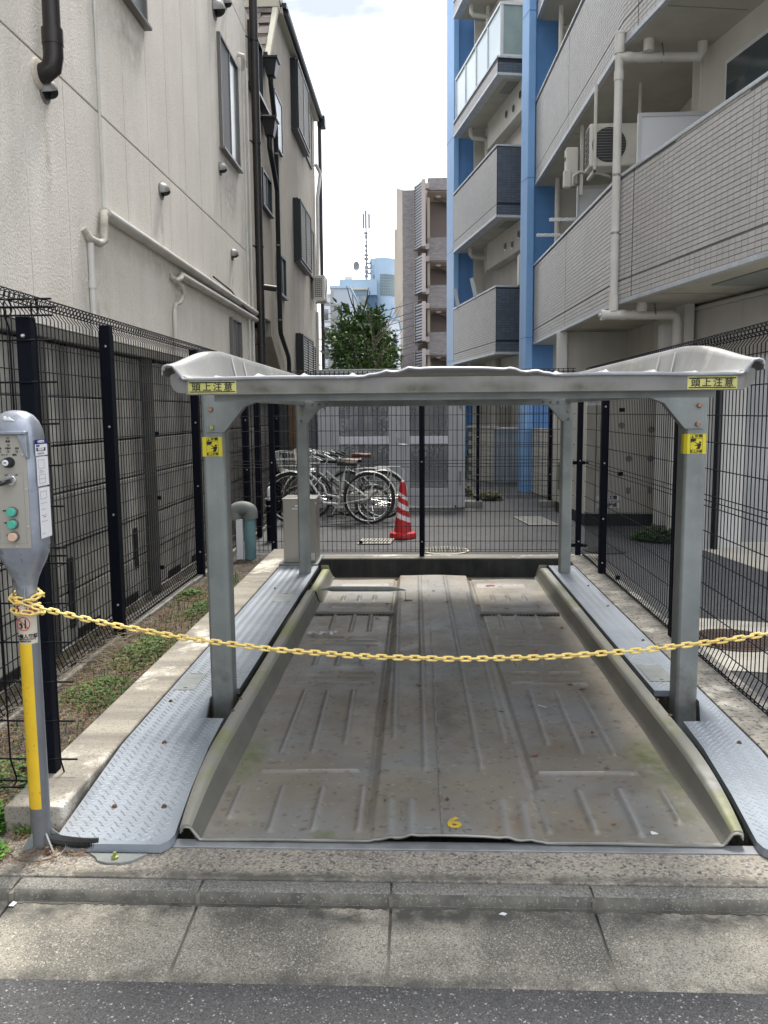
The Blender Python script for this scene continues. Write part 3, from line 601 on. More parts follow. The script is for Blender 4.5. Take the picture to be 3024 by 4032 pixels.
def pict_sticker(px0, px1, yf, zc, wrap_x, s):
    """yellow caution sticker wrapped round the post"""
    z0, z1 = zc - .0465, zc + .0465; y = yf - .0012
    m = MB(); m.add([(px0, y, z0), (px1, y, z0), (px1, y, z1), (px0, y, z1)], [(0, 1, 2, 3)])
    xe = px1 if s > 0 else px0; xc = xe + s * .013
    m.add([(xe, y, z0), (xc, y + .013, z0), (xc, y + .013, z1), (xe, y, z1), (xc, y + .05, z0), (xc, y + .05, z1)], [(0, 1, 2, 3), (1, 4, 5, 2)])
    st = P('caution_sticker', m, yel, lf)
    fx0, fx1 = (px0 + px1) / 2 - .028 + s * .002, (px0 + px1) / 2 + .028 + s * .002; w = fx1 - fx0; y2 = y - .0006; fr = MB(); t_ = .0011
    for (a, b, c, d) in ((fx0, z0 + .002, fx1, z0 + .002 + t_), (fx0, z1 - .002 - t_, fx1, z1 - .002), (fx0, z0 + .0195, fx1, z0 + .0195 + t_), (fx0, z1 - .021, fx1, z1 - .021 + t_), (fx0, z0 + .002, fx0 + t_, z1 - .002), (fx1 - t_, z0 + .002, fx1, z1 - .002)):
        fr.box(a, y2, b, c, y2 + .0004, d)
    P('sticker_frame', fr, blk, st)
    cx = (fx0 + fx1) / 2
    text('注意', .0165, (cx + .009, y2, z1 - .0115), (1, 0, 0), (0, 0, 1), blk, st, 'lettering', bold=.03, sx=1.12)
    text('頭上注意', .0135, (cx, y2, z0 + .0105), (1, 0, 0), (0, 0, 1), blk, st, 'lettering', bold=.03)
    g_ = MB(); X = lambda u: fx0 + u * w; Z = lambda v: z0 + .0215 + v * (z1 - z0 - .0425)
    tri = [(X(.06), z1 - .0185), (X(.28), z1 - .0185), (X(.17), z1 - .0045)]; g_.prism(tri, y2, y2 + .0003, 'XZ')
    burst = [(0, .98), (.55, .98), (.42, .86), (.52, .80), (.38, .76), (.40, .66), (.28, .72), (.24, .60), (.16, .70), (.05, .58), (.04, .72), (0, .68)]
    g_.prism([(X(.02 + u * .95), Z(v)) for u, v in burst], y2, y2 + .0003, 'XZ')
    g_.prism([(X(.80 + .10 * math.cos(i * math.pi / 6)), Z(.62 + .085 * math.sin(i * math.pi / 6) * 1.1)) for i in range(12)], y2, y2 + .0003, 'XZ')
    body = [(.92, .50), (.90, .36), (.78, .02), (.48, .02), (.62, .26), (.58, .30), (.36, .32), (.36, .38), (.60, .40), (.50, .52), (.38, .60), (.36, .70), (.44, .64), (.62, .52), (.74, .52)]
    g_.prism([(X(u), Z(v)) for u, v in body], y2, y2 + .0003, 'XZ'); P('pictogram', g_, blk, st)
    e = MB(); e.box(X(.165), y2 - .0003, z1 - .0155, X(.18), y2 - .0001, z1 - .0085); P('exclamation', e, yel, st)
pict_sticker(-1.029, -.936, 3.94, 1.342, 0, 1)
pict_sticker(1.256, 1.343, 3.94, 1.340, 0, -1)

# ================================================================== checker plate covers over the drive gear
def plate(name, label, pts_top, holes, treadbox, side):
    t = T(name, label, 'cover plate', (pts_top[0][0], pts_top[0][1], 0), 'checker plate covers beside the pallet')
    n = len(pts_top); m = MB(); th = .028
    vs = [p for p in pts_top] + [(p[0], p[1], p[2] - th) for p in pts_top]
    # top split at the bend lines so that every face is planar
    return t, m, vs, n
def zt(y): return .035 + (.100 - .035) * max(0, min(1, (y - 2.70) / .66))
def cover(label, xo, xi, xi2, s, y_bolts, xtrim):
    """xo outer edge, xi inner edge behind the post, xi2 inner edge in front of it; s=-1 left"""
    t = T('cover_plate', label, 'cover plate', (xo, 2.70, 0), 'checker plate covers beside the pallet')
    m = MB(); th = .03; g0 = 1 if s > 0 else -1; nx_ = (1.272, 1.352) if s > 0 else (-.985, -1.034)
    rows = [(2.655, xo - g0 * .05, xi2 + g0 * .03), (2.685, xo - g0 * .018, xi2 + g0 * .008), (2.72, xo, xi2), (3.02, xo, xi2 + g0 * .022), (3.36, xo, xi2 + g0 * .034), (3.665, xo, xi2 + g0 * .046), (3.67, xo, nx_[0]), (3.93, xo, nx_[1]), (4.08, xo, nx_[1]), (4.085, xo, xi), (7.50, xo, xi)]
    for a, b in zip(rows[:-1], rows[1:]):
        v = [(a[1], a[0], zt(a[0])), (a[2], a[0], zt(a[0])), (b[2], b[0], zt(b[0])), (b[1], b[0], zt(b[0]))]; v += [(q[0], q[1], q[2] - th) for q in v]
        m.add(v, [(0, 1, 2, 3), (4, 7, 6, 5), (0, 1, 5, 4), (3, 2, 6, 7), (1, 2, 6, 5), (0, 3, 7, 4)])
    P('plate', m, checker, t)
    tr = MB(); y = 2.685; j = 0; sp = .0275
    while y < 7.48:
        i = 0; x = min(xo, xi) + .012 + (j % 2) * sp / 2
        e_ = xi2 + g0 * (.016 + .03 * max(0, min(1, (y - 2.7) / .9))) if y < 3.66 else (nx_[1] if y < 4.09 else xi)
        hi_x = max(xo, e_) - .012; lo_x = min(xo, e_) + .012
        x = lo_x + (j % 2) * sp / 2; i = 0
        while x < hi_x:
            a = R(38 if (i + j) % 2 else -38 - 0); 
            if (j % 2) : a = -a
            l, w_, hh = .0130, .0044, .0036; zc = zt(y) + .0003; ca, sa = math.cos(a), math.sin(a)
            ok = not (y < 2.72 and (x < lo_x + .04 or x > hi_x - .04))
            if ok: tr.add([(x - l * ca, y - l * sa, zc), (x + w_ * sa, y - w_ * ca, zc), (x + l * ca, y + l * sa, zc), (x - w_ * sa, y + w_ * ca, zc), (x, y, zc + hh)], [(0, 1, 4), (1, 2, 4), (2, 3, 4), (3, 0, 4)])
            x += sp * (1 if y < 5 else 1); i += 1
        y += sp * .62 if y < 99 else 0; j += 1
    P('tread_lozenges', tr, tread_m, t, kind='stuff', fix=False)
    for x, y in y_bolts:
        b = MB(); b.lathe((x, y, zt(y)), [(.0115, 0), (.0115, .002), (.0075, .0035), (.0075, .008), (.004, .010), (0, .010)], 8); P('bolt', b, rust, t)
    return t
cl = cover('left galvanised checker plate cover running from the street to the motor box', -1.268, -.918, -.856, -1, [(-1.13, 2.886), (-.945, 2.89), (-1.09, 3.374), (-1.215, 3.884), (-1.15, 6.5), (-1.02, 7.35)], 0)
cr_ = cover('right galvanised checker plate cover along the stained concrete edge', 1.412, 1.182, 1.148, 1, [(1.35, 3.42), (1.375, 4.10), (1.37, 5.0), (1.36, 5.9), (1.36, 6.6), (1.30, 7.3), (1.34, 3.0)], 0)
def lid(t, x0, y0, x1, y1, hinge_far):
    m = MB(); m.box(x0, y0, .1005, x1, y1, .1035); o = P('inspection_lid', m, galv, t)
    m = MB(); yh = y1 if hinge_far else y0; m.tube([((x0 + x1) / 2 - .035, yh, .105), ((x0 + x1) / 2 + .035, yh, .105)], .004, 6); P('hinge', m, bright, o)
    m = MB(); yk = y0 + .03 if hinge_far else y1 - .03; m.lathe(((x0 + x1) / 2, yk, .1036), [(.009, 0), (.009, .0006), (0, .0006)], 10, 1.3, .6); P('finger_hole', m, blk, o)
lid(cl, -1.250, 4.05, -1.145, 4.31, True); lid(cl, -1.10, 6.03, -.955, 6.33, False); lid(cr_, 1.20, 4.22, 1.33, 4.50, True)
m = MB(); m.prism([(-1.10, 2.62), (-1.085, 2.598), (-1.05, 2.585), (-1.0, 2.585), (-.965, 2.60), (-.93, 2.645), (-1.13, 2.645)], .001, .008, 'XY'); mt_ = P('mounting_tab', m, galv, cl)
m = MB(); m.lathe((-1.03, 2.612, .008), [(.012, 0), (.012, .008), (.006, .010), (.006, .022), (0, .022)], 6); P('anchor_bolt', m, bolt_g, mt_)
m = MB(); m.tube([(1.335, 2.99, .075), (1.325, 3.0, .095), (1.31, 3.01, .1)], .0015, 5); P('wire_stub', m, rust, cr_)

# stainless motor box on its base plate
bx = T('motor_box', 'stainless steel motor box standing behind the left rear post', 'steel box', (-1.1, 7.75, .1))
m = MB(); m.box(-1.285, 7.505, .10, -.925, 8.0, .116); P('base_plate', m, galv, bx, bevel=.003)
m = MB(); m.box(-1.250, 7.58, .118, -.948, 7.90, .70); P('casing', m, steel, bx, bevel=.004)
m = MB(); m.box(-1.255, 7.574, .696, -.943, 7.906, .716); P('cap', m, steel, bx, bevel=.003)
m = MB(); m.box(-1.135, 7.578, .637, -1.07, 7.5795, .655); m.box(-1.165, 7.578, .613, -1.05, 7.5795, .624); P('label', m, wht, bx)
m = MB(); m.box(-1.02, 7.578, .142, -.962, 7.5795, .205); pl_ = P('name_plate', m, wht, bx)
m = MB()
for i in range(5): m.box(-1.017, 7.577, .150 + i * .011, -.965, 7.578, .1515 + i * .011)
P('print_lines', m, blk, pl_)
text('三菱', .012, (-1.10, 7.577, .646), (1, 0, 0), (0, 0, 1), blk, bx, 'lettering') if False else None

mb = MB(); mb.quad((-6.5, 2.45, -.06), (-1.46, 2.45, -.06), (-1.46, 12.0, -.06), (-6.5, 12.0, -.06)); struct('neighbour_ground', mb, conc_d)

# ================================================================== mesh fences
def wire_profile(zt_, out, hook=True, hz=0.04):
    """(offset, z) of one vertical wire: roll top and curled foot; out = +1/-1 outward direction"""
    p = []
    if hook: p += [(-out * .004, hz), (-out * .034, hz + .006), (-out * .036, hz + .03), (0, hz + .115)]
    else: p += [(0, hz)]
    p += [(0, zt_ - .105), (out * .030, zt_ - .066)]
    for a in range(0, 301, 30):
        an = R(-35 + a) if out > 0 else R(180 + 35 - a); p.append((math.cos(an) * .030 + out * .003, zt_ - .034 + math.sin(an) * .030))
    return p
def wire_mesh(name, prof, axis, r=.0030, n=5):
    m = MB()
    pts = [((o, 0, z) if axis == 'Y' else (0, o, z)) for o, z in prof]
    m.tube(pts, r, n, cap=False); return m.mesh(name, mats=[wire_m], smooth=80)
def fence(label, axis, c, a0, a1, zts, ztop, out, posts, ps, hz=.04, z_post=0, wires=True, hook=True, group=None, ptop=None, pitch=.05, r=.0030, clips=(), wire_off=.04, hoff=0):
    """axis 'Y': runs in depth at x=c; axis 'X': runs across at y=c; wires stand wire_off outward of the posts"""
    base = (c, (a0 + a1) / 2, 0) if axis == 'Y' else ((a0 + a1) / 2, c, 0)
    t = T('mesh_fence', label, 'fence', base, group)
    co = c + out * wire_off; me = wire_mesh('vertical_wire', wire_profile(ztop, out, hook, hz), axis, r)
    k = int((a1 - a0) / pitch)
    for i in range(k + 1):
        u = a0 + pitch * i
        inst('vertical_wire', me, t, (co, u, 0) if axis == 'Y' else (u, co, 0))
    L_ = a1 - a0
    def hw(u0, u1):
        m = MB(); m.tube([(0, u0, 0), (0, u1, 0)] if axis == 'Y' else [(u0, 0, 0), (u1, 0, 0)], r * 1.1, 5); return m.mesh('horizontal_wire', mats=[wire_m], smooth=80)
    hm = hw(0, L_)
    rolls = [(co + out * .004, ztop - .004), (co + out * .033, ztop - .036), (co - out * .026, ztop - .03), (co + out * .004, ztop - .063)]
    foots = [(co - out * .036, hz + .012), (co - out * .004, hz)] if hook else [(co, hz), (co, hz + .02)]
    for (w, z) in [(co - out * .0 - out * .004, z) for z in zts] + rolls + foots:
        inst('horizontal_wire', hm, t, (w, a0, z) if axis == 'Y' else (a0, w, z))
    pm = MB(); pm.box(-ps / 2, -ps / 2, -.05, ps / 2, ps / 2, (ptop or ztop - .07)); pmesh = pm.mesh('post', mats=[black_m])
    cm = MB(); cm.lathe((0, 0, 0), [(.007, -.006), (.009, 0), (.005, .006), (0, .007)], 7); cmesh = cm.mesh('clip_bolt', mats=[bright])
    for u in posts:
        o = inst('post', pmesh, t, (c, u, z_post) if axis == 'Y' else (u, c, z_post)); bev(o, .003); ROOT[o.name] = (0, 0, 0)
        for zc in clips:
            q = bpy.data.objects.new('clip_bolt', cmesh); COL.objects.link(q); q.parent = o
            q.location = (out * .0 + (-out) * (ps / 2 * .2), -ps / 2 - .004, zc) if axis == 'Y' else (0, -ps / 2 - .004, zc)
            q.rotation_euler = (R(90), 0, 0)
    return t
zl = [.075, .16, .285, .407, .53, .654, .779, .90, 1.026, 1.058, 1.09, 1.22, 1.347, 1.475, 1.60, 1.73, 1.86, 1.98]
zr = [.157, .315, .47, .63, .785, .935, .967, 1.0, 1.155, 1.31, 1.465, 1.62, 1.775]
fl_ = fence('black mesh fence with roll top in front of the grey plank wall', 'Y', -1.99, 2.95, 12.2, zl, 2.128, -1, [5.33, 7.42, 9.58, 11.72], .066, hz=.05, pitch=.05, clips=(.25, .85, 1.42, 1.93), wire_off=.035, ptop=2.062)
fr_ = fence('black mesh fence with roll top between the bay and the right alley', 'Y', 1.665, 3.2, 8.50, zr, 1.926, 1, [3.21, 5.36, 7.50], .062, hz=.035, clips=(.10, .50, 1.00, 1.50), wire_off=.035, ptop=1.84, z_post=.03)
fb_ = fence('black mesh fence across the back of the bay before the bicycles', 'X', 8.55, -1.92, 1.60, zr, 1.926, 1, [-1.51, .038, 1.648], .052, hz=.045, pitch=.0485, hook=False, clips=(.16, .99, 1.6), wire_off=.035, ptop=1.86)
ff_ = fence('short black mesh panel facing the street behind the control post', 'X', 3.09, -2.10, -1.335, [.162, .317, .474, .631, .784, .94, .969, 1.0, 1.158, 1.312, 1.467, 1.621, 1.774], 1.925, -1, [-1.454], .054, hz=.045, pitch=.1, hook=True, z_post=.09, clips=(.75, 1.70), wire_off=.036, r=.0036, ptop=1.77)
# extra posts standing just inside the left fence and the corner brackets
ex = T('fence_post', 'black square post standing by the vent pipe at the back left corner', 'post', (-1.93, 9.95, 0))
m = MB(); m.box(-1.96, 9.92, 0, -1.90, 9.98, 2.0); P('shaft', m, black_m, ex, bevel=.003); m = MB(); m.box(-1.965, 9.915, 2.0, -1.895, 9.985, 2.006); P('cap', m, black_m, ex)
for z in (.12, .97):
    m = MB(); m.box(1.54, 8.52, z - .018, 1.70, 8.535, z + .018); P('corner_bracket', m, black_m, fb_, bevel=.002)
    m = MB(); m.lathe((1.715, 8.51, z - .012), [(.016, 0), (.02, .012), (.012, .024), (0, .026)], 8); P('corner_clamp', m, black_m, fb_)
for y in (5.0, 7.9): 
    for z in (.30, .85, 1.35, 1.9): 
        m = MB(); m.box(-2.03, 6.36 if y < 6 else 8.5, z - .014, -2.005, 6.39 if y < 6 else 8.53, z + .014); P('panel_clamp', m, black_m, fl_)
for z in (.09, .97, 1.5):
    m = MB(); m.box(1.67, 6.98, z - .016, 1.705, 7.01, z + .016); P('panel_clamp', m, black_m, fr_)
for z in (.15, 1.0): 
    m = MB(); m.box(-.62, 8.56, z - .014, -.585, 8.59, z + .014); P('panel_clamp', m, black_m, fb_)

# fence and gate beyond the alley corner
fg = fence('far black mesh panel on concrete blocks beside the grey gates', 'X', 13.2, .80, 2.12, zr, 1.926, 1, [.946, 2.083], .05, hz=.12, pitch=.0485, hook=False, clips=(.5, 1.1), wire_off=.035)
for x, w in ((.80, .22), (2.08, .16)):
    m = MB(); m.box(x - w, 13.08, -.01, x + w, 13.30, .085); P('base_block', m, kerb_m, fg, bevel=.012)
perf = M('perforated_sheet', (.20, .21, .22), (.15, .16, .17), sc=2, rough=.6, alpha=.62)
gm = M('gate_grey_paint', (.40, .41, .42), (.35, .36, .37), sc=2, rough=.5)
gt = T('metal_gate', 'tall grey double gate with perforated panels and a lever handle', 'gate', (-.4, 13.05, 0))
def gbox(nm, a, b, mt=gm, par=None, bv=.003): m = MB(); m.box(*a, *b); return P(nm, m, mt, par or gt, bevel=bv)
gbox('jamb', (-1.56, 13.0, .0), (-1.34, 13.12, 2.14)); gbox('jamb', (.60, 13.0, 0), (.735, 13.12, 2.14)); gbox('lintel', (-1.56, 12.99, 2.06), (.735, 13.13, 2.16)); gbox('centre_post', (-.33, 13.0, .02), (-.235, 13.1, 2.06))
for x0, x1 in ((-1.335, -.335), (-.23, .595)):
    a, b = x0 + .0, x1
    lf0 = gbox('gate_leaf', (a, 13.02, .03), (a + .10, 13.07, 2.05))
    gbox('stile', (b - .12, 13.02, .03), (b, 13.07, 2.05), par=lf0); gbox('bottom_rail', (a + .1, 13.02, .03), (b - .12, 13.07, .30), par=lf0); gbox('top_rail', (a + .1, 13.02, 1.93), (b - .12, 13.07, 2.05), par=lf0)
    gbox('mid_rail', (a + .1, 13.018, 1.00), (b - .12, 13.072, 1.12), M('gate_pale_rail', (.55, .57, .60), rough=.4), par=lf0)
    gbox('perforated_panel', (a + .1, 13.045, .30), (b - .12, 13.05, 1.0), perf, lf0, 0); gbox('perforated_panel', (a + .1, 13.045, 1.12), (b - .12, 13.05, 1.93), perf, lf0, 0)
m = MB(); m.lathe((-.285, 12.985, 1.09), [(.022, 0), (.022, .02), (0, .022)], 10); h = P('lock', m, bright, gt); m = MB(); m.tube([(-.29, 13.0, 1.0), (-.29, 12.95, 1.0), (-.17, 12.95, .995)], .010, 6); P('lever_handle', m, bright, gt)
for z in (.35, 1.55):
    for x in (-1.45, .66): gbox('hinge', (x - .012, 12.975, z), (x + .012, 12.999, z + .22), galv_d)

# ================================================================== precast plank wall on the left
wl = T('plank_wall', 'tall grey precast concrete plank wall with posts behind the left fence', 'wall', (-2.28, 8, 0))
posts_y = [.95, 2.85, 4.76, 6.72, 8.65, 10.58, 12.5, 14.4]
levels = [.06, .384, .683, 1.02, 1.312, 1.61, 1.935]
for y in posts_y:
    m = MB(); m.prism([(-2.35, y - .11), (-2.19, y - .11), (-2.165, y - .075), (-2.165, y + .075), (-2.19, y + .11), (-2.35, y + .11)], -.1, 1.94, 'XY'); P('post', m, colm, wl, bevel=.006)
for a, b in zip(posts_y[:-1], posts_y[1:]):
    for i in range(len(levels) - 1):
        dx = random.uniform(-.005, .005); m = MB(); m.box(-2.31, a + .112, levels[i] + .005, -2.205 + dx, b - .112, levels[i + 1] - .005); P('plank', m, plank_m, wl, bevel=.008)
    m = MB(); m.box(-2.31, a + .112, -.1, -2.185, b - .112, .055); P('base_plank', m, plank_m, wl, bevel=.006)
    m = MB(); m.box(-2.35, a - .0, 1.9415, -2.145, b - .004, 2.02); P('coping', m, M('coping_concrete', (.20, .19, .165), (.12, .115, .10), sc=3, rough=.9, streak=((.06, .06, .055), .5, 6)), wl, bevel=.008)
    for u in (.30, .70):
        m = MB(); c = a + (b - a) * u; m.box(-2.1845, c - .18, .062, -2.176, c + .18, .125); 
        m.v = [(v[0] - .018, v[1], v[2]) for v in m.v]; P('drain_slot', m, blk, wl)
    m = MB(); m.box(-2.33, a + .1, 0, -2.315, b - .1, 1.94); P('backing', m, colm, wl)
m = MB()
for (y, z0, z1) in ((5.05, .15, .60), (6.28, .30, .62), (9.2, .2, .5)): m.box(-2.204, y, z0, -2.1995, y + .09, z1)
P('tar_stain', m, blk, wl)

# ================================================================== control post
cx, cy = -1.316, 2.69
cpst = T('control_post', 'grey steel control post with push buttons and a yellow band', 'control post', (cx, cy, 0))
pm_ = M('post_grey_paint', (.20, .21, .225), (.15, .158, .172), sc=5, rough=.4, metal=.3, spec=.6, blot=((.10, .10, .10), 12, .60, .72, .5))
hd_m = M('head_galvanised', (.34, .37, .42), (.24, .26, .305), sc=9, rough=.38, metal=.5, rvar=.1, blot=((.15, .16, .18), 14, .58, .70, .5), vsp=[((.12, .12, .125), 90, .012, .8)], speck=[((.5, .53, .6), 22, .6, .68, .3)])
m = MB(); m.lathe((cx, cy, 0), [(.033, .0), (.033, .90)], 24); P('tube', m, pm_, cpst, smooth=40)
# head: stadium section blending from the tube
def stad(hw, hd, z, n=28, e=3.2, dy=0):
    out = []
    for i in range(n):
        a = 2 * math.pi * i / n; c_, s_ = math.cos(a), math.sin(a)
        out.append((cx + hw * math.copysign(abs(c_) ** (2 / e), c_), cy + dy + hd * math.copysign(abs(s_) ** (2 / e), s_), z))
    return out
rows = [(.033, .033, .88, 2), (.034, .034, .93, 2), (.040, .038, .955, 2.1), (.052, .046, .985, 2.4), (.066, .056, 1.015, 2.8), (.075, .062, 1.045, 3.2), (.077, .064, 1.07, 3.6), (.077, .064, 1.43, 3.6), (.074, .062, 1.455, 3.2), (.066, .056, 1.48, 2.8), (.052, .045, 1.500, 2.4), (.032, .028, 1.512, 2.1), (.010, .010, 1.516, 2)]
m = MB(); n_ = 28; vs = []
for (a, b, z, e) in rows: vs += stad(a, b, z, n_, e)
m.add(vs, [(i * n_ + j, i * n_ + (j + 1) % n_, (i + 1) * n_ + (j + 1) % n_, (i + 1) * n_ + j) for i in range(len(rows) - 1) for j in range(n_)] + [tuple(range(n_ - 1, -1, -1)), tuple((len(rows) - 1) * n_ + j for j in range(n_))])
P('head', m, hd_m, cpst, smooth=50)
yp = cy - .0665
pan = M('panel_beige_grey', (.36, .34, .295), (.33, .31, .27), sc=4, rough=.5)
m = MB(); m.prism([(cx - .056, 1.068), (cx + .056, 1.068), (cx + .056, 1.375), (cx + .034, 1.437), (cx - .034, 1.437), (cx - .056, 1.375)], yp, yp + .006, 'XZ'); pn = P('panel', m, pan, cpst, bevel=.001)
m = MB(); m.box(cx - .064, yp - .014, 1.438, cx + .064, yp + .012, 1.449); P('hood_lip', m, hd_m, cpst, bevel=.003)
for s in (-1, 1):
    m = MB(); m.prism([(cx + s * .035, 1.438), (cx + s * .064, 1.438), (cx + s * .066, 1.36), (cx + s * .0585, 1.372)], yp - .010, yp + .01, 'XZ'); P('hood_cheek', m, hd_m, cpst, bevel=.0015)
fr = MB(); t_ = .0008
for (a, b, c, d) in ((-.044, 1.085, .044, 1.0858), (-.044, 1.314, .044, 1.3148), (-.044, 1.085, -.0432, 1.3148), (.0432, 1.085, .044, 1.3148)): fr.box(cx + a, yp - .0006, b, cx + c, yp, d)
P('engraved_frame', fr, grey_print, pn)
def face_cyl(nm, x, z, r, d, mt, par, dy=0, n=18, taper=1.0):
    m = MB(); m.lathe((0, 0, 0), [(r, 0), (r * taper, d * .85), (r * taper * .9, d), (0, d)], n); m.v = [(x + v[0], yp - dy - v[2], z + v[1]) for v in m.v]; return P(nm, m, mt, par, smooth=35)
btg = M('button_green', (.075, .42, .30), rough=.35); btp = M('button_peach', (.62, .42, .30), rough=.4)
for z, mt in ((1.189, btg), (1.149, btg), (1.108, btp)):
    c_ = face_cyl('push_button', cx + .004, z, .0165, .012, M('button_collar', (.10, .10, .10), rough=.4), cpst); face_cyl('button_cap', cx + .004, z, .0145, .010, mt, c_, .012, 20, .97)
k_ = face_cyl('key_switch', cx + .002, 1.349, .0175, .022, blk, cpst, 0, 20, .9); face_cyl('lock_face', cx - .001, 1.349, .010, .002, wht, k_, .022); 
m = MB(); m.box(cx - .005, yp - .0265, 1.3475, cx + .003, yp - .0245, 1.3505); P('key_slot', m, blk, k_)
sw = face_cyl('selector_switch', cx + .006, 1.292, .0165, .010, chrome, cpst); m = MB(); m.prism([(cx - .020, 1.2945), (cx + .012, 1.304), (cx + .016, 1.299), (cx - .012, 1.290)], yp - .028, yp - .008, 'XZ'); P('selector_flap', m, galv, sw, bevel=.001)
m = MB(); m.prism([(cx - .026, 1.279), (cx + .004, 1.293), (cx + .008, 1.286), (cx - .020, 1.274)], yp - .030, yp - .011, 'XZ'); P('selector_key', m, blk, sw, bevel=.001)
for x, z, mt in ((.0, 1.427, galv_d), (.002, 1.405, bolt_o), (-.028, 1.385, galv_d), (.0, 1.385, galv_d), (.028, 1.385, galv_d)): face_cyl('lamp', cx + x, z, .0045, .003, mt, cpst, 0, 10)
for x, z in ((-.050, 1.262), (.050, 1.262), (-.050, 1.140), (.050, 1.140), (.008, 1.075), (.046, 1.374)): face_cyl('screw', cx + x, z, .004, .002, bright, cpst, 0, 8)
for bdy, x, z, s_ in (('電源', .0, 1.416, .0075), ('電池', -.028, 1.394, .0065), ('作動中', .0, 1.394, .0065), ('異常', .029, 1.394, .0065), ('ロック', -.013, 1.373, .007), ('解除', .020, 1.373, .007), ('インター', -.034, 1.354, .0062), ('ロック', -.034, 1.347, .0062),
                      ('OFF', -.012, 1.308, .0065), ('ON', .022, 1.308, .0065), ('電源', -.034, 1.285, .0065), ('自動', -.025, 1.192, .006), ('下降', -.025, 1.152, .006), ('下', -.022, 1.112, .006)):
    text(bdy, s_, (cx + x, yp - .0006, z), (1, 0, 0), (0, 0, 1), blk, pn, 'lettering', bold=.02)
# side labels
xs_ = cx + .0776
def side_rect(nm, y0, z0, y1, z1, mt, par, d=0): m = MB(); m.quad((xs_ + d, y0, z0), (xs_ + d, y1, z0), (xs_ + d, y1, z1), (xs_ + d, y0, z1)); return P(nm, m, mt, par)
a_ = side_rect('contact_label', cy - .043, 1.368, cy + .045, 1.405, wht, cpst); side_rect('label_band', cy - .043, 1.405, cy + .045, 1.420, navy, cpst)
side_rect('label_block', cy - .036, 1.383, cy + .03, 1.394, blk, a_, .0004); text('0120-24', .0125, (xs_ + .0008, cy - .004, 1.3885), (0, 1, 0), (0, 0, 1), wht, a_, bold=.03); text('24時間受付', .0095, (xs_ + .0004, cy - .0, 1.4125), (0, 1, 0), (0, 0, 1), wht, a_, bold=.02)
side_rect('label_block', cy - .036, 1.397, cy - .012, 1.403, navy, a_, .0004); side_rect('print_line', cy - .03, 1.373, cy + .02, 1.376, grey_print, a_, .0004)
b_ = side_rect('instruction_label', cy - .040, 1.268, cy + .045, 1.364, wht, cpst); c_ = side_rect('instruction_label', cy - .036, 1.095, cy + .045, 1.262, wht, cpst)
def side_frame(y0, z0, y1, z1, par):
    m = MB(); t = .001; x = xs_ + .0003
    for (a, b, c, d) in ((y0, z0, y1, z0 + t), (y0, z1 - t, y1, z1), (y0, z0, y0 + t, z1), (y1 - t, z0, y1, z1)): m.box(x, a, b, x + .0003, c, d)
    P('print_frame', m, grey_print, par)
side_frame(cy - .028, 1.325, cy + .015, 1.354, b_); side_frame(cy - .026, 1.277, cy + .018, 1.306, b_); side_frame(cy - .025, 1.225, cy + .02, 1.25, c_)
m = MB()
for z in (1.318, 1.313, 1.2905, 1.21, 1.19, 1.17, 1.15, 1.11): m.box(xs_ + .0003, cy - .025, z, xs_ + .0006, cy + random.uniform(-.005, .022), z + .0012)
P('print_lines', m, grey_print, b_); side_rect('red_mark', cy - .01, 1.163, cy + .005, 1.166, red_m, c_, .0005)
side_rect('torn_sticker', 0, 0, 0, 0, wht, cpst) if False else None
m = MB(); m.prism([(cx - .016, 1.490), (cx - .012, 1.497), (cx - .004, 1.492), (cx + .004, 1.495), (cx + .008, 1.489), (cx + .020, 1.482), (cx - .010, 1.484)], cy - .058, cy - .0535, 'XZ'); P('torn_sticker', m, wht, cpst)
# poster edge at the far left of the head
m = MB(); m.box(cx - .115, cy - .03, 1.06, cx - .079, cy - .026, 1.235); P('hanging_notice', m, M('notice_pale_green', (.42, .52, .47), rough=.6), cpst)
# tube stickers: curved shells in front of the tube
def shell(nm, z0, z1, mt, a0, a1, r=.0336, par=cpst, n=14):
    m = MB(); vs = []; 
    for i in range(n + 1):
        a = R(a0 + (a1 - a0) * i / n); vs += [(cx + r * math.cos(a), cy + r * math.sin(a), z0), (cx + r * math.cos(a), cy + r * math.sin(a), z1)]
    m.add(vs, [(2 * i, 2 * i + 2, 2 * i + 3, 2 * i + 1) for i in range(n)]); return P(nm, m, mt, par, smooth=60)
shell('yellow_band', .155, .741, postyel, 185, 305)
st = shell('danger_sticker', .738, .875, M('sticker_cream', (.62, .57, .47), (.55, .50, .40), sc=10, rough=.5), 190, 345, .0338)
sr = shell('red_field', .842, .873, red_m, 195, 340, .0341, st)
def on_tube(body, size, z, ang, mt, bold=.03, r=.0346, sx=1.0, par=st):
    a = R(ang); nx_, ny_ = math.cos(a), math.sin(a)
    return text(body, size, (cx + r * nx_, cy + r * ny_, z), (-ny_, nx_, 0), (0, 0, 1), mt, par, 'lettering', bold=bold, sx=sx)
on_tube('危', .030, .857, 268, wht, .04); on_tube('険', .030, .857, 315, wht, .04)
for i, ch in enumerate('無人確認'): on_tube(ch, .0155, .764, 252 + i * 25.5, blk, .03)
on_tube('作動中', .007, .763, 228, blk, .01)
for z, body in ((.754, '危険禁止の恐れがあります'), (.747, '立体駐車場工業会')):
    for i, ch in enumerate(body[:11]): on_tube(ch, .0062, z, 232 + i * 9.5, blk, .0)
a = R(268); c0 = Vector((cx + .0346 * math.cos(a), cy + .0346 * math.sin(a), .808)); tx = Vector((-math.sin(a), math.cos(a), 0))
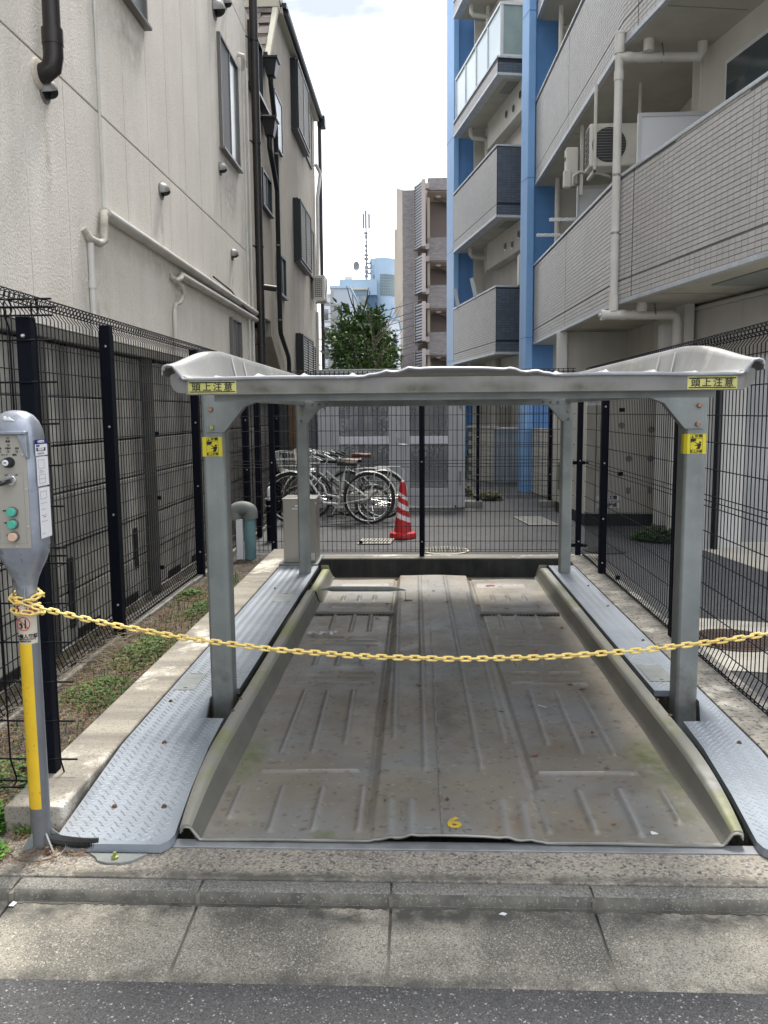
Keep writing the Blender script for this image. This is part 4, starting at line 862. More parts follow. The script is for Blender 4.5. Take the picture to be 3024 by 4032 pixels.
def flat_shape(nm, poly, mt, d=0): m = MB(); nn = Vector((math.cos(a), math.sin(a), 0)); m.add([c0 + tx * u + Vector((0, 0, 1)) * v + nn * d for u, v in poly], [tuple(range(len(poly)))]); return P(nm, m, mt, st)
R0 = .0235; rg = MB(); nn = Vector((math.cos(a), math.sin(a), 0)); N = 28
vs = []
for i in range(N): an = 2 * math.pi * i / N; vs += [c0 + (tx * math.cos(an) + Vector((0, 0, 1)) * math.sin(an)) * R0 + nn * .0004, c0 + (tx * math.cos(an) + Vector((0, 0, 1)) * math.sin(an)) * (R0 - .003) + nn * .0004]
rg.add(vs, [(2 * i, 2 * i + 1, (2 * i + 3) % (2 * N), (2 * i + 2) % (2 * N)) for i in range(N)]); rg.add([c0 + tx * u + Vector((0, 0, 1)) * v + nn * .0004 for u, v in ((-.017, .014), (-.015, .016), (.017, -.014), (.015, -.016))], [(0, 1, 2, 3)]); P('prohibition_ring', rg, red_m, st)
flat_shape('pictogram', [(.004, .015), (.009, .015), (.009, -.014), (.006, -.017), (.003, -.014), (.003, 0), (.004, .003)], blk); flat_shape('pictogram', [(-.013, .002), (-.008, .003), (-.004, -.004), (-.003, -.014), (-.012, -.017), (-.009, -.008), (-.015, -.002)], blk)
# base flange with ribs, hooks
m = MB(); m.lathe((cx, cy - .008, -.002), [(.098, 0), (.098, .008), (.09, .010), (.0, .010)], 28, 1.0, .92); P('base_flange', m, galv_d, cpst)
for an in (20, 130, 235, 320):
    a_ = R(an); u = (math.cos(a_), math.sin(a_)); w = (-u[1] * .003, u[0] * .003); A = (cx + u[0] * .034, cy + u[1] * .034); B = (cx + u[0] * .088, cy + u[1] * .088)
    m = MB(); m.add([(A[0] + w[0], A[1] + w[1], .008), (B[0] + w[0], B[1] + w[1], .008), (A[0] + w[0], A[1] + w[1], .065), (A[0] - w[0], A[1] - w[1], .008), (B[0] - w[0], B[1] - w[1], .008), (A[0] - w[0], A[1] - w[1], .065)], [(0, 1, 2), (3, 5, 4), (0, 3, 4, 1), (1, 4, 5, 2), (0, 2, 5, 3)]); P('base_rib', m, galv, cpst)
m = MB(); m.lathe((cx + .045, cy - .06, .008), [(.013, 0), (.013, .01), (.007, .012), (.007, .026), (0, .027)], 6); P('anchor_bolt', m, rust, cpst)
for sx_, yy in ((-.040, -.005), (.012, -.036)):
    m = MB(); m.tube([(cx + sx_, cy + yy, .935), (cx + sx_ * 1.15, cy + yy * 1.35, .905), (cx + sx_ * 1.25, cy + yy * 1.5, .885), (cx + sx_ * 1.1, cy + yy * 1.3, .872), (cx + sx_, cy + yy, .875)], .0032, 6); P('chain_hook', m, galv, cpst, smooth=60)

# chain
ch = T('barrier_chain', 'yellow plastic chain hung across the mouth of the bay', 'chain', (0.1, 2.62, .706))
lm = MB(); pts = []
for i in range(8): a = R(-90 + 180 * i / 7); pts.append((.0112 + .0066 * math.cos(a), .0066 * math.sin(a)))
for i in range(8): a = R(90 + 180 * i / 7); pts.append((-.0112 + .0066 * math.cos(a), .0066 * math.sin(a)))
N = len(pts); K = 6; vs = []
for i, (x, y) in enumerate(pts):
    p0, p1 = Vector((*pts[i - 1], 0)), Vector((*pts[(i + 1) % N], 0)); t = (p1 - p0).normalized(); n = Vector((t.y, -t.x, 0))
    for j in range(K): b = 2 * math.pi * j / K; q = Vector((x, y, 0)) + n * math.cos(b) * .0037 + Vector((0, 0, 1)) * math.sin(b) * .0037; vs.append(tuple(q))
lm.add(vs, [(i * K + j, i * K + (j + 1) % K, ((i + 1) % N) * K + (j + 1) % K, ((i + 1) % N) * K + j) for i in range(N) for j in range(K)])
lme = lm.mesh('link', mats=[chain_m], smooth=80)
def lay_chain(path, pitch=.0272, roll0=15, wob=8):
    P_ = [Vector(p) for p in path]; d = [0]
    for a, b in zip(P_[:-1], P_[1:]): d.append(d[-1] + (b - a).length)
    def at(s):
        for i in range(len(d) - 1):
            if s <= d[i + 1] or i == len(d) - 2: return P_[i].lerp(P_[i + 1], (s - d[i]) / max(1e-6, d[i + 1] - d[i]))
    s = pitch / 2; i = 0
    while s < d[-1]:
        p = at(s); t = (at(min(s + .01, d[-1])) - at(max(s - .01, 0))).normalized()
        ref = Vector((0, 0, 1)); y = ref.cross(t).normalized(); z = t.cross(y); roll = R(roll0 + (90 if i % 2 else 0) + wob * math.sin(i * .37) + random.uniform(-4, 4))
        y2 = y * math.cos(roll) + z * math.sin(roll); z2 = t.cross(y2); mt = Matrix((t, y2, z2)).transposed()
        o = inst('link', lme, ch, p); o.rotation_euler = mt.to_euler(); s += pitch; i += 1
path = []
for i in range(61):
    x = -1.262 + (1.53 + 1.262) * i / 60; x0 = .12; zz = .7055 + (.088 * (x - x0) ** 2 if x > x0 else .085 * (x - x0) ** 2 + .0075 * max(0, -x - .2) ** 3 * 1.0); path.append((x, 2.618 + .002 * math.sin(i), zz))
lay_chain(path, roll0=62)
# turns round the post
for (z0, z1, rr, a0, a1) in ((.886, .900, .047, 120, 430), (.900, .872, .050, 165, 330), (.852, .838, .048, 215, 395)):
    lay_chain([(cx + rr * math.cos(R(a0 + (a1 - a0) * i / 24)), cy + rr * math.sin(R(a0 + (a1 - a0) * i / 24)), z0 + (z1 - z0) * i / 24 + .004 * math.sin(i * .8)) for i in range(25)], roll0=50)
# plain post that takes the far end of the chain, at the right edge of the bay
hp = T('chain_post', 'slim grey post holding the right end of the yellow chain', 'post', (1.56, 2.64, 0)); m = MB(); m.lathe((1.56, 2.64, 0), [(.024, 0), (.024, .97), (.014, .985), (0, .987)], 16); P('shaft', m, pm_, hp, smooth=40); m = MB(); m.tube([(1.54, 2.64, .90), (1.53, 2.625, .885), (1.535, 2.615, .90)], .003, 5); P('chain_hook', m, galv, hp)
# corrugated conduit from post to plate
cd = T('cable_conduit', 'black corrugated conduit running from the control post under the plate', 'conduit', (-1.2, 2.68, 0)); m = MB(); pts = []; rs = []
for i in range(64):
    u = i / 63; pts.append((-1.29 + .18 * u, 2.70 - .035 * math.sin(u * 2.4), .026 + .006 * math.sin(u * 3))); rs.append(.0155 if i % 2 else .0195)
m.tube(pts, rs, 10); P('hose', m, hose_m, cd, smooth=20)

# ================================================================== left building: cream panel wall
BX = -2.75
b1 = T('cream_building', 'cream panelled building with brown downpipe and white ducts on the left', 'building', (BX, 8, 0))
joints = [-.3 + .7 * i for i in range(21)] + [14.08]
m = MB(); m.box(-12, -.3, -.1, BX - .07, 14.07, 12.0); P('core', m, groove_m, b1)
for z0, z1 in ((-.1, 4.09), (4.09, 7.58), (7.58, 11.1)):
    for a, b in zip(joints[:-1], joints[1:]):
        m = MB(); m.box(BX - .065, a + .003, z0 + .007, BX, b - .003, z1 - .007); P('wall_panel', m, white_wall, b1, bevel=.006)
def half_vent(y, z, r=.085, mt=None, par=b1, x=BX):
    m = MB(); vs = []; n = 12
    for i in range(7):
        ph = R(90 * i / 6); rr = r * math.cos(ph); d = r * 1.05 * math.sin(ph)
        for j in range(n): a = R(-25 + 230 * j / (n - 1)); vs.append((x + .012 + d, y + rr * math.cos(a), z + rr * math.sin(a)))
    m.add(vs, [(i * n + j, i * n + j + 1, (i + 1) * n + j + 1, (i + 1) * n + j) for i in range(6) for j in range(n - 1)])
    o = P('vent_hood', m, mt or M('vent_grey', (.27, .27, .25), (.20, .20, .19), sc=9, rough=.45, metal=.2), par, smooth=60)
    m = MB(); m.lathe((0, 0, 0), [(r * 1.08, 0), (r * 1.08, .012), (r * .8, .014), (0, .014)], 18); m.v = [(x + v[2], y + v[0], z + v[1]) for v in m.v]; P('vent_flange', m, galv_d, o)
    m = MB(); m.lathe((0, 0, 0), [(r * .8, 0), (r * .8, .004), (0, .004)], 14); m.v = [(x + .015 + v[2], y + v[0], z + v[1]) for v in m.v]; P('vent_mouth', m, blk, o)
for y, z in ((6.36, 3.88), (9.17, 3.88), (11.99, 4.89), (12.6, 3.84), (12.63, 7.36)): half_vent(y, z)
half_vent(11.95, 6.97, .13)
half_vent(11.9, 7.35, .10)
def wtube(nm, pts, r, mt, par, n=10, flat=1.0, sm=50): m = MB(); m.tube(pts, r, n, flat=flat); return P(nm, m, mt, par, smooth=sm)
# big brown drain with elbow at upper left
d_ = wtube('brown_drain', [(BX + .125, 6.26, 11), (BX + .125, 6.26, 4.12)], .062, pipe_brown, b1, 16)
wtube('elbow', [(BX + .125, 6.26, 4.24), (BX + .125, 6.26, 4.07), (BX + .11, 6.26, 4.0), (BX + .06, 6.26, 3.965), (BX, 6.26, 3.96)], .071, pipe_brown, d_, 16)
wtube('socket', [(BX + .125, 6.26, 4.15), (BX + .125, 6.26, 4.26)], .075, pipe_brown, d_, 16)
m = MB(); m.lathe((0, 0, 0), [(.11, 0), (.10, .02), (.07, .03), (0, .03)], 18); m.v = [(BX + v[2], 6.26 + v[0], 3.96 + v[1]) for v in m.v]; P('sealant_collar', m, M('sealant', (.50, .45, .38), rough=.9), d_)
# thin conduit, ducts
wtube('thin_conduit', [(BX + .02, 7.41, 11), (BX + .02, 7.41, 3.26)], .014, pipe_w, b1, 8)
def duct(y0, z0, y1, z1, w=.055, nm='aircon_duct'):
    o = wtube(nm, [(BX + .045, y0, z0), (BX + .045, y1, z1)], w, M('duct_grey_white', (.55, .53, .49), (.45, .43, .39), sc=3, rough=.5, blot=((.30, .28, .25), 3, .55, .7, .4)), b1, 12, .85)
    for u in (.22, .5, .78):
        a = u; y = y0 + (y1 - y0) * a; z = z0 + (z1 - z0) * a; wtube('duct_joint', [(BX + .045, y, z), (BX + .045, y + .05, z + (z1 - z0) / (y1 - y0) * .05)], w * 1.04, pipe_w, o, 12, .85)
    return o
dk1 = duct(7.36, 3.235, 14.1, 3.16); dk2 = duct(9.66, 3.07, 14.1, 3.05, .05)
tape = M('pipe_tape', (.56, .53, .47), (.36, .32, .27), sc=14, rough=.8)
wtube('taped_pipe', [(BX + .05, 7.40, 3.24), (BX + .06, 7.30, 3.22), (BX + .07, 7.26, 3.10), (BX + .07, 7.25, 2.98), (BX + .06, 7.16, 2.94), (BX + .03, 7.02, 2.95), (BX, 6.95, 3.02)], .034, tape, b1, 10)
wtube('drain_hose', [(BX + .03, 7.04, 2.92), (BX + .03, 7.03, 1.9)], .028, pipe_w, b1, 10); wtube('hose_clamp', [(BX + .03, 7.035, 2.55), (BX + .03, 7.035, 2.61)], .036, pipe_w, b1, 10)
wtube('taped_pipe', [(BX + .05, 9.68, 3.09), (BX + .07, 9.56, 3.02), (BX + .05, 9.44, 2.98), (BX, 9.36, 3.02)], .032, tape, b1, 10)
wtube('loop_hose', [(BX + .05, 9.50, 2.98), (BX + .07, 9.62, 2.93), (BX + .07, 9.66, 2.84), (BX + .05, 9.58, 2.76), (BX + .03, 9.46, 2.72), (BX + .03, 9.42, 2.62)], .024, tape, b1, 10)
wtube('drain_hose', [(BX + .03, 9.42, 2.66), (BX + .03, 9.42, 1.9)], .028, pipe_w, b1, 10)
wtube('white_pipe', [(BX + .04, 13.58, 7.0), (BX + .04, 13.58, 1.9)], .022, pipe_w, b1, 8); wtube('white_pipe', [(BX + .04, 13.88, 6.95), (BX + .04, 13.88, 1.9)], .022, pipe_w, b1, 8)
wtube('white_pipe_elbow', [(BX + .0, 13.42, 6.98), (BX + .08, 13.42, 6.96), (BX + .08, 13.5, 6.9), (BX + .04, 13.58, 6.82)], .034, pipe_w, b1, 8)
bp = wtube('brown_downpipe', [(BX + .10, 14.28, 11), (BX + .10, 14.28, .0)], .068, pipe_brown, b1, 14)
for z in (2.64, 4.25, 5.92, 7.52): wtube('bracket', [(BX + .10, 14.28, z), (BX + .10, 14.28, z + .03)], .078, pipe_brown, bp, 14); wtube('bracket_arm', [(BX - .02, 14.06, z + .015), (BX + .06, 14.22, z + .015)], .012, pipe_brown, bp, 6)
wtube('side_branch', [(BX + .10, 14.28, 3.62), (BX + .34, 14.42, 3.60)], .05, pipe_brown, bp, 12)
wtube('loose_cable', [(BX + .05, 11.2, 3.30), (BX + .06, 12.2, 3.26), (BX + .08, 13.0, 3.12), (BX + .05, 13.9, 3.10)], .012, blk, b1, 6)
def win(par, x, y0, y1, z0, z1, split=.5, fr=frame_s, gl=(glass, glass), t=.035, dep=.05, rows=0, nm='window'):
    """window standing proud of a wall that faces +X"""
    m = MB()
    for (a, b, c, d) in ((y0, z0, y1, z0 + t), (y0, z1 - t, y1, z1), (y0, z0 + t, y0 + t, z1 - t), (y1 - t, z0 + t, y1, z1 - t)): m.box(x - .02, a, b, x + dep, c, d)
    ym = y0 + (y1 - y0) * split; m.box(x - .02, ym - t * .4, z0 + t, x + dep * .8, ym + t * .4, z1 - t)
    o = P(nm, m, fr, par, bevel=.003)
    for i, (a, b) in enumerate(((y0 + t, ym - t * .4), (ym + t * .4, y1 - t))):
        m = MB(); m.box(x - .01, a, z0 + t, x + dep * (.55 if i == 0 else .2), b, z1 - t); P('pane', m, gl[i], o)
    m = MB(); m.box(x - .01, y0 - .03, z0 - .03, x + dep + .03, y1 + .03, z0); P('sill', m, fr, o); return o
obsc = M('obscure_glass', (.34, .38, .37), (.13, .17, .17), sc=2.2, rough=.25, spec=.7, stretch=(1, 1, .6))
fr_sh = M('frame_silver_dark', (.16, .15, .14), rough=.4, metal=.4)
win(b1, BX, 12.03, 13.22, 5.20, 6.72, .52, fr_sh, (panelg, obsc)); win(b1, BX, 7.62, 8.80, 5.38, 6.9, .5, fr_sh, (obsc, obsc))
win(b1, BX, 12.28, 12.95, 1.7, 2.90, .5, fr_sh, (panelg, glass))

# ================================================================== second left building: beige stucco with mansard roof
SX = -2.95
b2 = T('beige_house', 'beige stucco house with shingled roof edge and black louvred windows', 'building', (SX, 19, 0))
m = MB()
wall = [(15.0, 3.33), (15.0, 8.42), (17.09, 8.42), (18.25, 9.82), (24.9, 9.82), (24.9, -.1), (18.13, -.1), (18.13, 2.48), (16.98, 3.14), (16.96, 3.33)]
m.prism(wall, SX, SX - .25, 'YZ'); m.prism([(14.2, 3.33), (15.0, 3.33), (15.0, 8.42), (14.2, 8.42)], SX, SX - .25, 'YZ')
m.box(-11, 24.7, -.1, SX - .25, 24.9, 9.8); m.box(-11, 14.2, 3.33, SX - .25, 14.4, 8.4)
P('wall', m, b2wall, b2)
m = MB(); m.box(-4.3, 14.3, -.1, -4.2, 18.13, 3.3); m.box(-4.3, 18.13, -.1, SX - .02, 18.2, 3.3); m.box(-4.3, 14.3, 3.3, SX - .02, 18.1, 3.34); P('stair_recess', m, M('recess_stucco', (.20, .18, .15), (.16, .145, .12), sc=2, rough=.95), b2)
m = MB(); m.prism([(16.98, 3.145), (18.13, 2.475), (18.13, 2.35), (16.98, 3.03)], SX - .9, SX + .005, 'YZ'); P('stair_soffit', m, b2wall, b2)
# mansard slope with rows of shingles, edge board, eave and gutter
for i in range(9):
    u0, u1 = i / 9, (i + 1) / 9; y0, z0 = 17.02 + 1.20 * u0, 8.42 + 1.42 * u0; y1, z1 = 17.02 + 1.20 * u1, 8.42 + 1.42 * u1
    x = SX - .02 - (i % 2) * .22
    while x > -7.5:
        w_ = .42; m = MB(); m.add([(x, y0 - .035, z0 - .01), (x - w_ + .01, y0 - .035, z0 - .01), (x - w_ + .01, y1 - .005, z1 + .012), (x, y1 - .005, z1 + .012), (x, y0 - .012, z0 - .02), (x - w_ + .01, y0 - .012, z0 - .02), (x - w_ + .01, y1 + .02, z1), (x, y1 + .02, z1)], [(0, 1, 2, 3), (0, 4, 5, 1), (0, 3, 7, 4), (1, 5, 6, 2)])
        P('shingle', m, shingle, b2); x -= w_
m = MB(); m.prism([(17.0, 8.36), (17.12, 8.36), (18.32, 9.80), (18.20, 9.86)], SX - .02, SX + .09, 'YZ'); P('edge_board', m, trim_be, b2, bevel=.01)
m = MB(); m.box(-7.5, 18.16, 9.83, SX + .10, 18.42, 10.05); m.box(-7.5, 18.3, 10.0, SX + .12, 19.2, 10.2); P('ridge_trim', m, trim_be, b2, bevel=.01)
m = MB(); m.box(SX - .3, 18.45, 9.82, SX + .14, 25.0, 9.95); P('eave_soffit', m, trim_be, b2, bevel=.01)
m = MB(); m.tube([(SX + .18, 18.6, 9.92), (SX + .18, 25.3, 9.92)], .075, 10); m.box(SX - .3, 18.5, 9.955, SX + .22, 25.2, 10.05); g_ = P('eave_gutter', m, pipe_dark, b2)
m = MB(); m.box(SX + .08, 25.0, 9.70, SX + .30, 25.35, 10.0); P('gutter_outlet', m, pipe_dark, g_, bevel=.02)
m = MB(); m.box(-7, 16.85, 8.30, SX + .08, 17.0, 8.42); P('front_gutter', m, pipe_dark, b2, bevel=.01)
def hopper(y, z, pts):
    m = MB(); m.add([(SX + .02, y - .16, z + .3), (SX + .28, y - .16, z + .3), (SX + .28, y + .16, z + .3), (SX + .02, y + .16, z + .3), (SX + .06, y - .10, z), (SX + .22, y - .10, z), (SX + .22, y + .10, z), (SX + .06, y + .10, z)], [(3, 2, 1, 0), (4, 5, 6, 7), (0, 1, 5, 4), (1, 2, 6, 5), (2, 3, 7, 6), (3, 0, 4, 7)])
    m.box(SX + .01, y - .19, z + .28, SX + .30, y + .19, z + .33); o = P('rain_hopper', m, pipe_dark, b2, bevel=.01); wtube('downpipe', pts, .05, pipe_dark, o, 12)
hopper(16.85, 7.95, [(SX + .13, 16.85, 8.0), (SX + .13, 16.85, 7.85), (SX + .10, 17.35, 7.45), (SX + .10, 17.5, 7.3), (SX + .10, 17.5, 3.25), (SX + .10, 18.55, 2.95) if 0 else (SX + .10, 17.55, 3.15), (SX + .10, 18.5, 2.75), (SX + .10, 18.6, 2.6), (SX + .10, 18.6, 0)])
hopper(16.55, 6.75, [(SX + .13, 16.55, 6.8), (SX + .13, 16.55, 6.55), (SX + .10, 17.35, 6.15), (SX + .10, 17.5, 6.0)])
for z in (6.7, 4.9, 3.4): wtube('pipe_band', [(SX + .10, 17.5, z), (SX + .10, 17.5, z + .03)], .057, galv_d, b2, 12)
win(b2, SX, 15.3, 16.45, 7.30, 8.32, .5, frame_d, (glass, glass), .05, .06)
m = MB(); m.prism([(15.2, 7.23), (16.6, 7.23), (16.6, 7.17), (15.2, 7.17)], SX, SX + .14, 'YZ'); P('window_ledge', m, frame_d, b2)
win(b2, SX, 16.17, 17.14, 5.40, 6.09, .5, frame_d, (panelg, glass), .05, .06); win(b2, SX, 17.80, 18.76, 4.0, 4.86, .5, frame_d, (panelg, obsc), .05, .06)
def louvre(y0, y1, z0, z1, n, pale=False, x=SX, par=None):
    m = MB(); t = .045
    for (a, b, c, d) in ((y0, z0, y1, z0 + t), (y0, z1 - t, y1, z1), (y0, z0 + t, y0 + t, z1 - t), (y1 - t, z0 + t, y1, z1 - t)): m.box(x, a, b, x + .05, c, d)
    if not pale: m.box(x, (y0 + y1) / 2 - .03, z0 + t, x + .045, (y0 + y1) / 2 + .03, z1 - t)
    o = P('louvre_window', m, frame_d, par or b2, bevel=.003); m = MB(); m.box(x - .01, y0 + t, z0 + t, x + .008, y1 - t, z1 - t); P('backing', m, blk, o)
    for i in range(n):
        z = z0 + t + (z1 - z0 - 2 * t) * (i + .5) / n; h = (z1 - z0 - 2 * t) / n * (.46 if not pale else .84)
        m = MB(); m.box(x + .012, y0 + t, z - h / 2, x + .032, y1 - t, z + h / 2)
        P('slat', m, M('louvre_slat', (.40, .385, .35), rough=.55) if not pale else M('louvre_white', (.74, .78, .80), rough=.4), o)
    return o
for z0, z1, n in ((8.22, 9.66, 24), (5.20, 6.52, 22), (1.9, 3.36, 24)):
    m = MB(); m.box(SX, 20.38, z0 - .06, -2.815, 22.45, z1 + .06); P('shutter_box', m, pipe_dark, b2, bevel=.006)
    louvre(20.42, 22.42, z0 - .04, z1 + .04, n, x=-2.815); louvre(22.46, 24.02, z0, z1, n)
    m = MB(); m.box(SX, 20.36, z0 - .10, -2.79, 22.5, z0 - .062); P('shutter_rail', m, frame_d, b2)
louvre(17.80, 18.76, 7.02, 8.10, 14, pale=True)
wtube('end_downpipe', [(SX + .13, 25.15, 9.75), (SX + .13, 25.15, 0)], .055, pipe_brown, b2, 10); wtube('white_hose', [(SX + .08, 24.5, 8.5), (SX + .18, 24.7, 8.3), (SX + .10, 24.6, 7.6), (SX + .08, 24.6, 5.3)], .05, pipe_w, b2, 8)
wtube('white_hose', [(SX + .05, 24.55, 4.4), (SX + .05, 24.55, 0)], .04, pipe_w, b2, 8)
wtube('vent_stub', [(SX, 15.7, 4.6), (SX + .1, 15.7, 4.55)], .05, galv, b2, 10)
def ac_unit(label, x, y, z, w, d, h, facing, group=None, n=10, bracket=True):
    """outdoor unit; facing +X (fan side) with its ribbed side towards -Y; x is the back"""
    t = T('air_conditioner', label, 'air conditioner', (x, y, z), group)
    m = MB(); m.box(x, y, z, x + d, y + w, z + h); P('casing', m, acm, t, bevel=.02)
    m = MB(); m.box(x - .01, y - .008, z + h * .98, x + d + .01, y + w + .01, z + h * 1.02); P('lid', m, acm, t, bevel=.01)
    nc = 4
    for i in range(n):
        for j in range(nc):
            zz = z + h * (.08 + .84 * i / n); xx = x + d * (.10 + .72 * j / nc); m = MB(); m.box(xx, y - .004, zz, xx + d * .13, y + .002, zz + h * .84 / n * .62); P('side_slot', m, acd, t)
    m = MB(); m.lathe((0, 0, 0), [(h * .40, 0), (h * .40, .006), (0, .006)], 24); m.v = [(x + d + v[2], y + w * .40 + v[0], z + h * .5 + v[1]) for v in m.v]; fan = P('fan_opening', m, acd, t)
    m = MB()
    for k in range(9): m.ring((x + d + .012, y + w * .40, z + h * .5), h * (.06 + .042 * k), .003, 'X', 24, 3)
    P('fan_guard', m, acm, fan)
    if bracket: m = MB(); m.box(x - .04, y - .05, z - .05, x + d + .06, y - .01, z - .005); m.box(x - .04, y + w * .8, z - .05, x + d + .06, y + w * .8 + .04, z - .005); m.box(x - .06, y - .05, z - .3, x - .02, y - .01, z); P('bracket', m, acm, t)
    return t
ac_unit('small pale air conditioner on the end of the beige house', -2.86, 23.4, 4.62, .80, .30, .62, 'X')

# ================================================================== right apartment building
b3 = T('apartment_building', 'grey tiled apartment building with blue wing walls and stepped balconies', 'building', (2.3, 12, 0))
FA, FM = (2.118, 15.6), -.0305                     # far front plane: x falls slightly going away
K0 = (2.297, 9.86); NM = -.167                     # corner at the white pipe, near plane splays out
TP = .1; TH = .05
def tiles(P0, m_, u0, u1, z0, z1, out, mt, gm_, nm, limit=0, tw=TP, th=TH, gap=.008, joint_z=None, vjoint=()):
    """tiled skin in the plane; u measured in depth, 'out' = distance proud towards the left"""
    l = math.hypot(m_, 1); d = (m_ / l, 1 / l); r = (1 / l, -m_ / l); stuff = MB(); cnt = 0
    me = None
    if limit:
        q = MB(); q.box(-.006, gap / 2, gap / 2, 0, tw - gap / 2, th - gap / 2); me = q.mesh('tile', mats=[mt])
    nz = int(round((z1 - z0) / th)); nu = int(round((u1 - u0) / tw)); first = []
    for j in range(nu):
        for i in range(nz):
            z = z0 + i * th; u = u0 + j * tw
            if joint_z and abs(z - joint_z) < .012: pass
            if me is not None and cnt < limit:
                x = P0[0] + d[0] * u - r[0] * out; y = P0[1] + d[1] * u - r[1] * out
                o = inst('tile', me, b3, (x, y, z)); o.rotation_euler = (0, 0, math.atan2(-d[0], d[1])); cnt += 1
            else:
                a0, a1, b0, b1 = u + gap / 2, u + tw - gap / 2, z + gap / 2, z + th - gap / 2; k = len(stuff.v)
                for (uu, zz, oo) in ((a0, b0, 0), (a1, b0, 0), (a1, b1, 0), (a0, b1, 0), (a0, b0, .006), (a1, b0, .006), (a1, b1, .006), (a0, b1, .006)):
                    stuff.v.append((P0[0] + d[0] * uu - r[0] * (out + oo), P0[1] + d[1] * uu - r[1] * (out + oo), zz))
                f_ = [(k + 4, k + 5, k + 6, k + 7), (k, k + 1, k + 5, k + 4), (k + 1, k + 2, k + 6, k + 5), (k + 2, k + 3, k + 7, k + 6), (k + 3, k, k + 4, k + 7)]; stuff.f += f_; stuff.m += [0] * 5
    return stuff
STF = MB(); STD = MB()
def merge(A, B): A.add(B.v, B.f)
def band(P0, m_, u0, u1, zb, zt_, th=.14, limit=0, ht=True):
    """parapet: core, grout face, tiles, aluminium coping and lower drip edge"""
    o = MB(); o.obox(P0, m_, u0, u1, 0, th, zb + .03, zt_ - .03); P('parapet', o, inner, b3)
    o = MB(); o.obox(P0, m_, u0, u1, -.004, 0, zb + .03, zt_ - .03); P('tile_backing', o, grout, b3)
    n1 = int((zt_ - zb - .31) / TH); zj = zb + .255
    merge(STF, tiles(P0, m_, u0, u1, zj + .012, zj + .012 + n1 * TH, .004, tile_m, grout, 'tile', limit))
    merge(STF, tiles(P0, m_, u0, u1, zb + .05, zb + .05 + 4 * TH, .004, tile_m, grout, 'tile', 0))
    o = MB(); o.obox(P0, m_, u0 - .02, u1, -.025, th + .02, zt_ - .028, zt_ + .008); P('coping', o, coping, b3, bevel=.005)
    o = MB(); o.obox(P0, m_, u0 - .01, u1, -.018, .04, zb - .004, zb + .046); P('drip_edge', o, coping, b3, bevel=.005)
# u along far plane measured from K0 going away; near plane measured towards the viewer (negative u)
FAR = 5.95
for i, (zb, zt_) in enumerate(((2.70, 4.12), (5.50, 6.95), (8.30, 9.75))):
    band(K0, FM, 0, FAR, zb, zt_, limit=0)
    band(K0, NM, -6.0, -.0, zb, zt_, limit=0)
    o = MB(); o.obox(K0, FM, 0, FAR, .02, 1.6, zb, zb + .16); o.obox(K0, NM, -6.0, 0, .04, 1.6, zb + .001, zb + .161); P('floor_slab', o, soffit, b3)
    # vertical expansion joints and soffit joints
    for P0, mm, u in ((K0, FM, 2.90), (K0, NM, -.39), (K0, NM, -4.4)):
        o = MB(); o.obox(P0, mm, u - .006, u + .006, -.0115, -.003, zb + .05, zt_ - .03); P('expansion_joint', o, M('joint_dark', (.12, .12, .12), rough=.8), b3)
    for u in (-.95, .35, 2.9):
        o = MB(); o.obox(K0, NM if u < 0 else FM, u - .006, u + .006, .06, .9, zb - .0035, zb + .001); P('soffit_joint', o, M('joint_soffit', (.28, .27, .22), rough=.9), b3)
    o = MB(); o.obox(K0, NM, -2.9, -1.55, .30, .95, zb - .012, zb + .01); P('escape_hatch', o, M('hatch_grey', (.25, .27, .26), rough=.6), b3, bevel=.004)
# near lower band: the nearest tiles one by one
near = [o for o in b3.children if False]
m2 = MB(); q = MB(); q.box(-.0125, .004, .004, -.0098, TP - .004, TH - .004); tme = q.mesh('tile', mats=[tile_m]); cnt = 0
l = math.hypot(NM, 1); dd = (NM / l, 1 / l)
for j in range(13):
    for i in range(23):
        u = -2.65 + j * TP; o = inst('tile', tme, b3, (K0[0] + dd[0] * u - .0, K0[1] + dd[1] * u, 2.967 + i * TH)); o.rotation_euler = (0, 0, math.atan2(-dd[0], dd[1]))
P('tiles', STF, tile_m, b3, kind='stuff', fix=False)
# inner walls
INW = (3.19, 10.28)
o = MB(); o.obox(INW, -.18, -6.5, 0, 0, .3, 2.86, 12); o.box(3.55, 10.281, 2.86, 3.9, 15.6, 12); o.box(3.2, 10.05, 2.86, 3.56, 10.28, 12); P('inner_wall', o, inner, b3)
for z0 in (3.9, 6.7):
    o = MB(); o.obox(INW, -.18, -2.6, -.75, -.02, .02, z0, z0 + 1.3); w_ = P('window', o, frame_w, b3); o = MB(); o.obox(INW, -.18, -2.55, -.80, -.03, -.015, z0 + .05, z0 + 1.25); P('pane', o, glass, w_); o = MB(); o.obox(INW, -.18, -1.7, -1.62, -.035, -.01, z0 + .02, z0 + 1.28); P('mullion', o, frame_d, w_)
    o = MB(); o.box(3.53, 11.7, z0 + .1, 3.56, 12.5, z0 + 1.1); w_ = P('window', o, frame_d, b3); o = MB(); o.box(3.52, 11.76, z0 + .16, 3.535, 12.44, z0 + 1.04); P('pane', o, glass, w_)
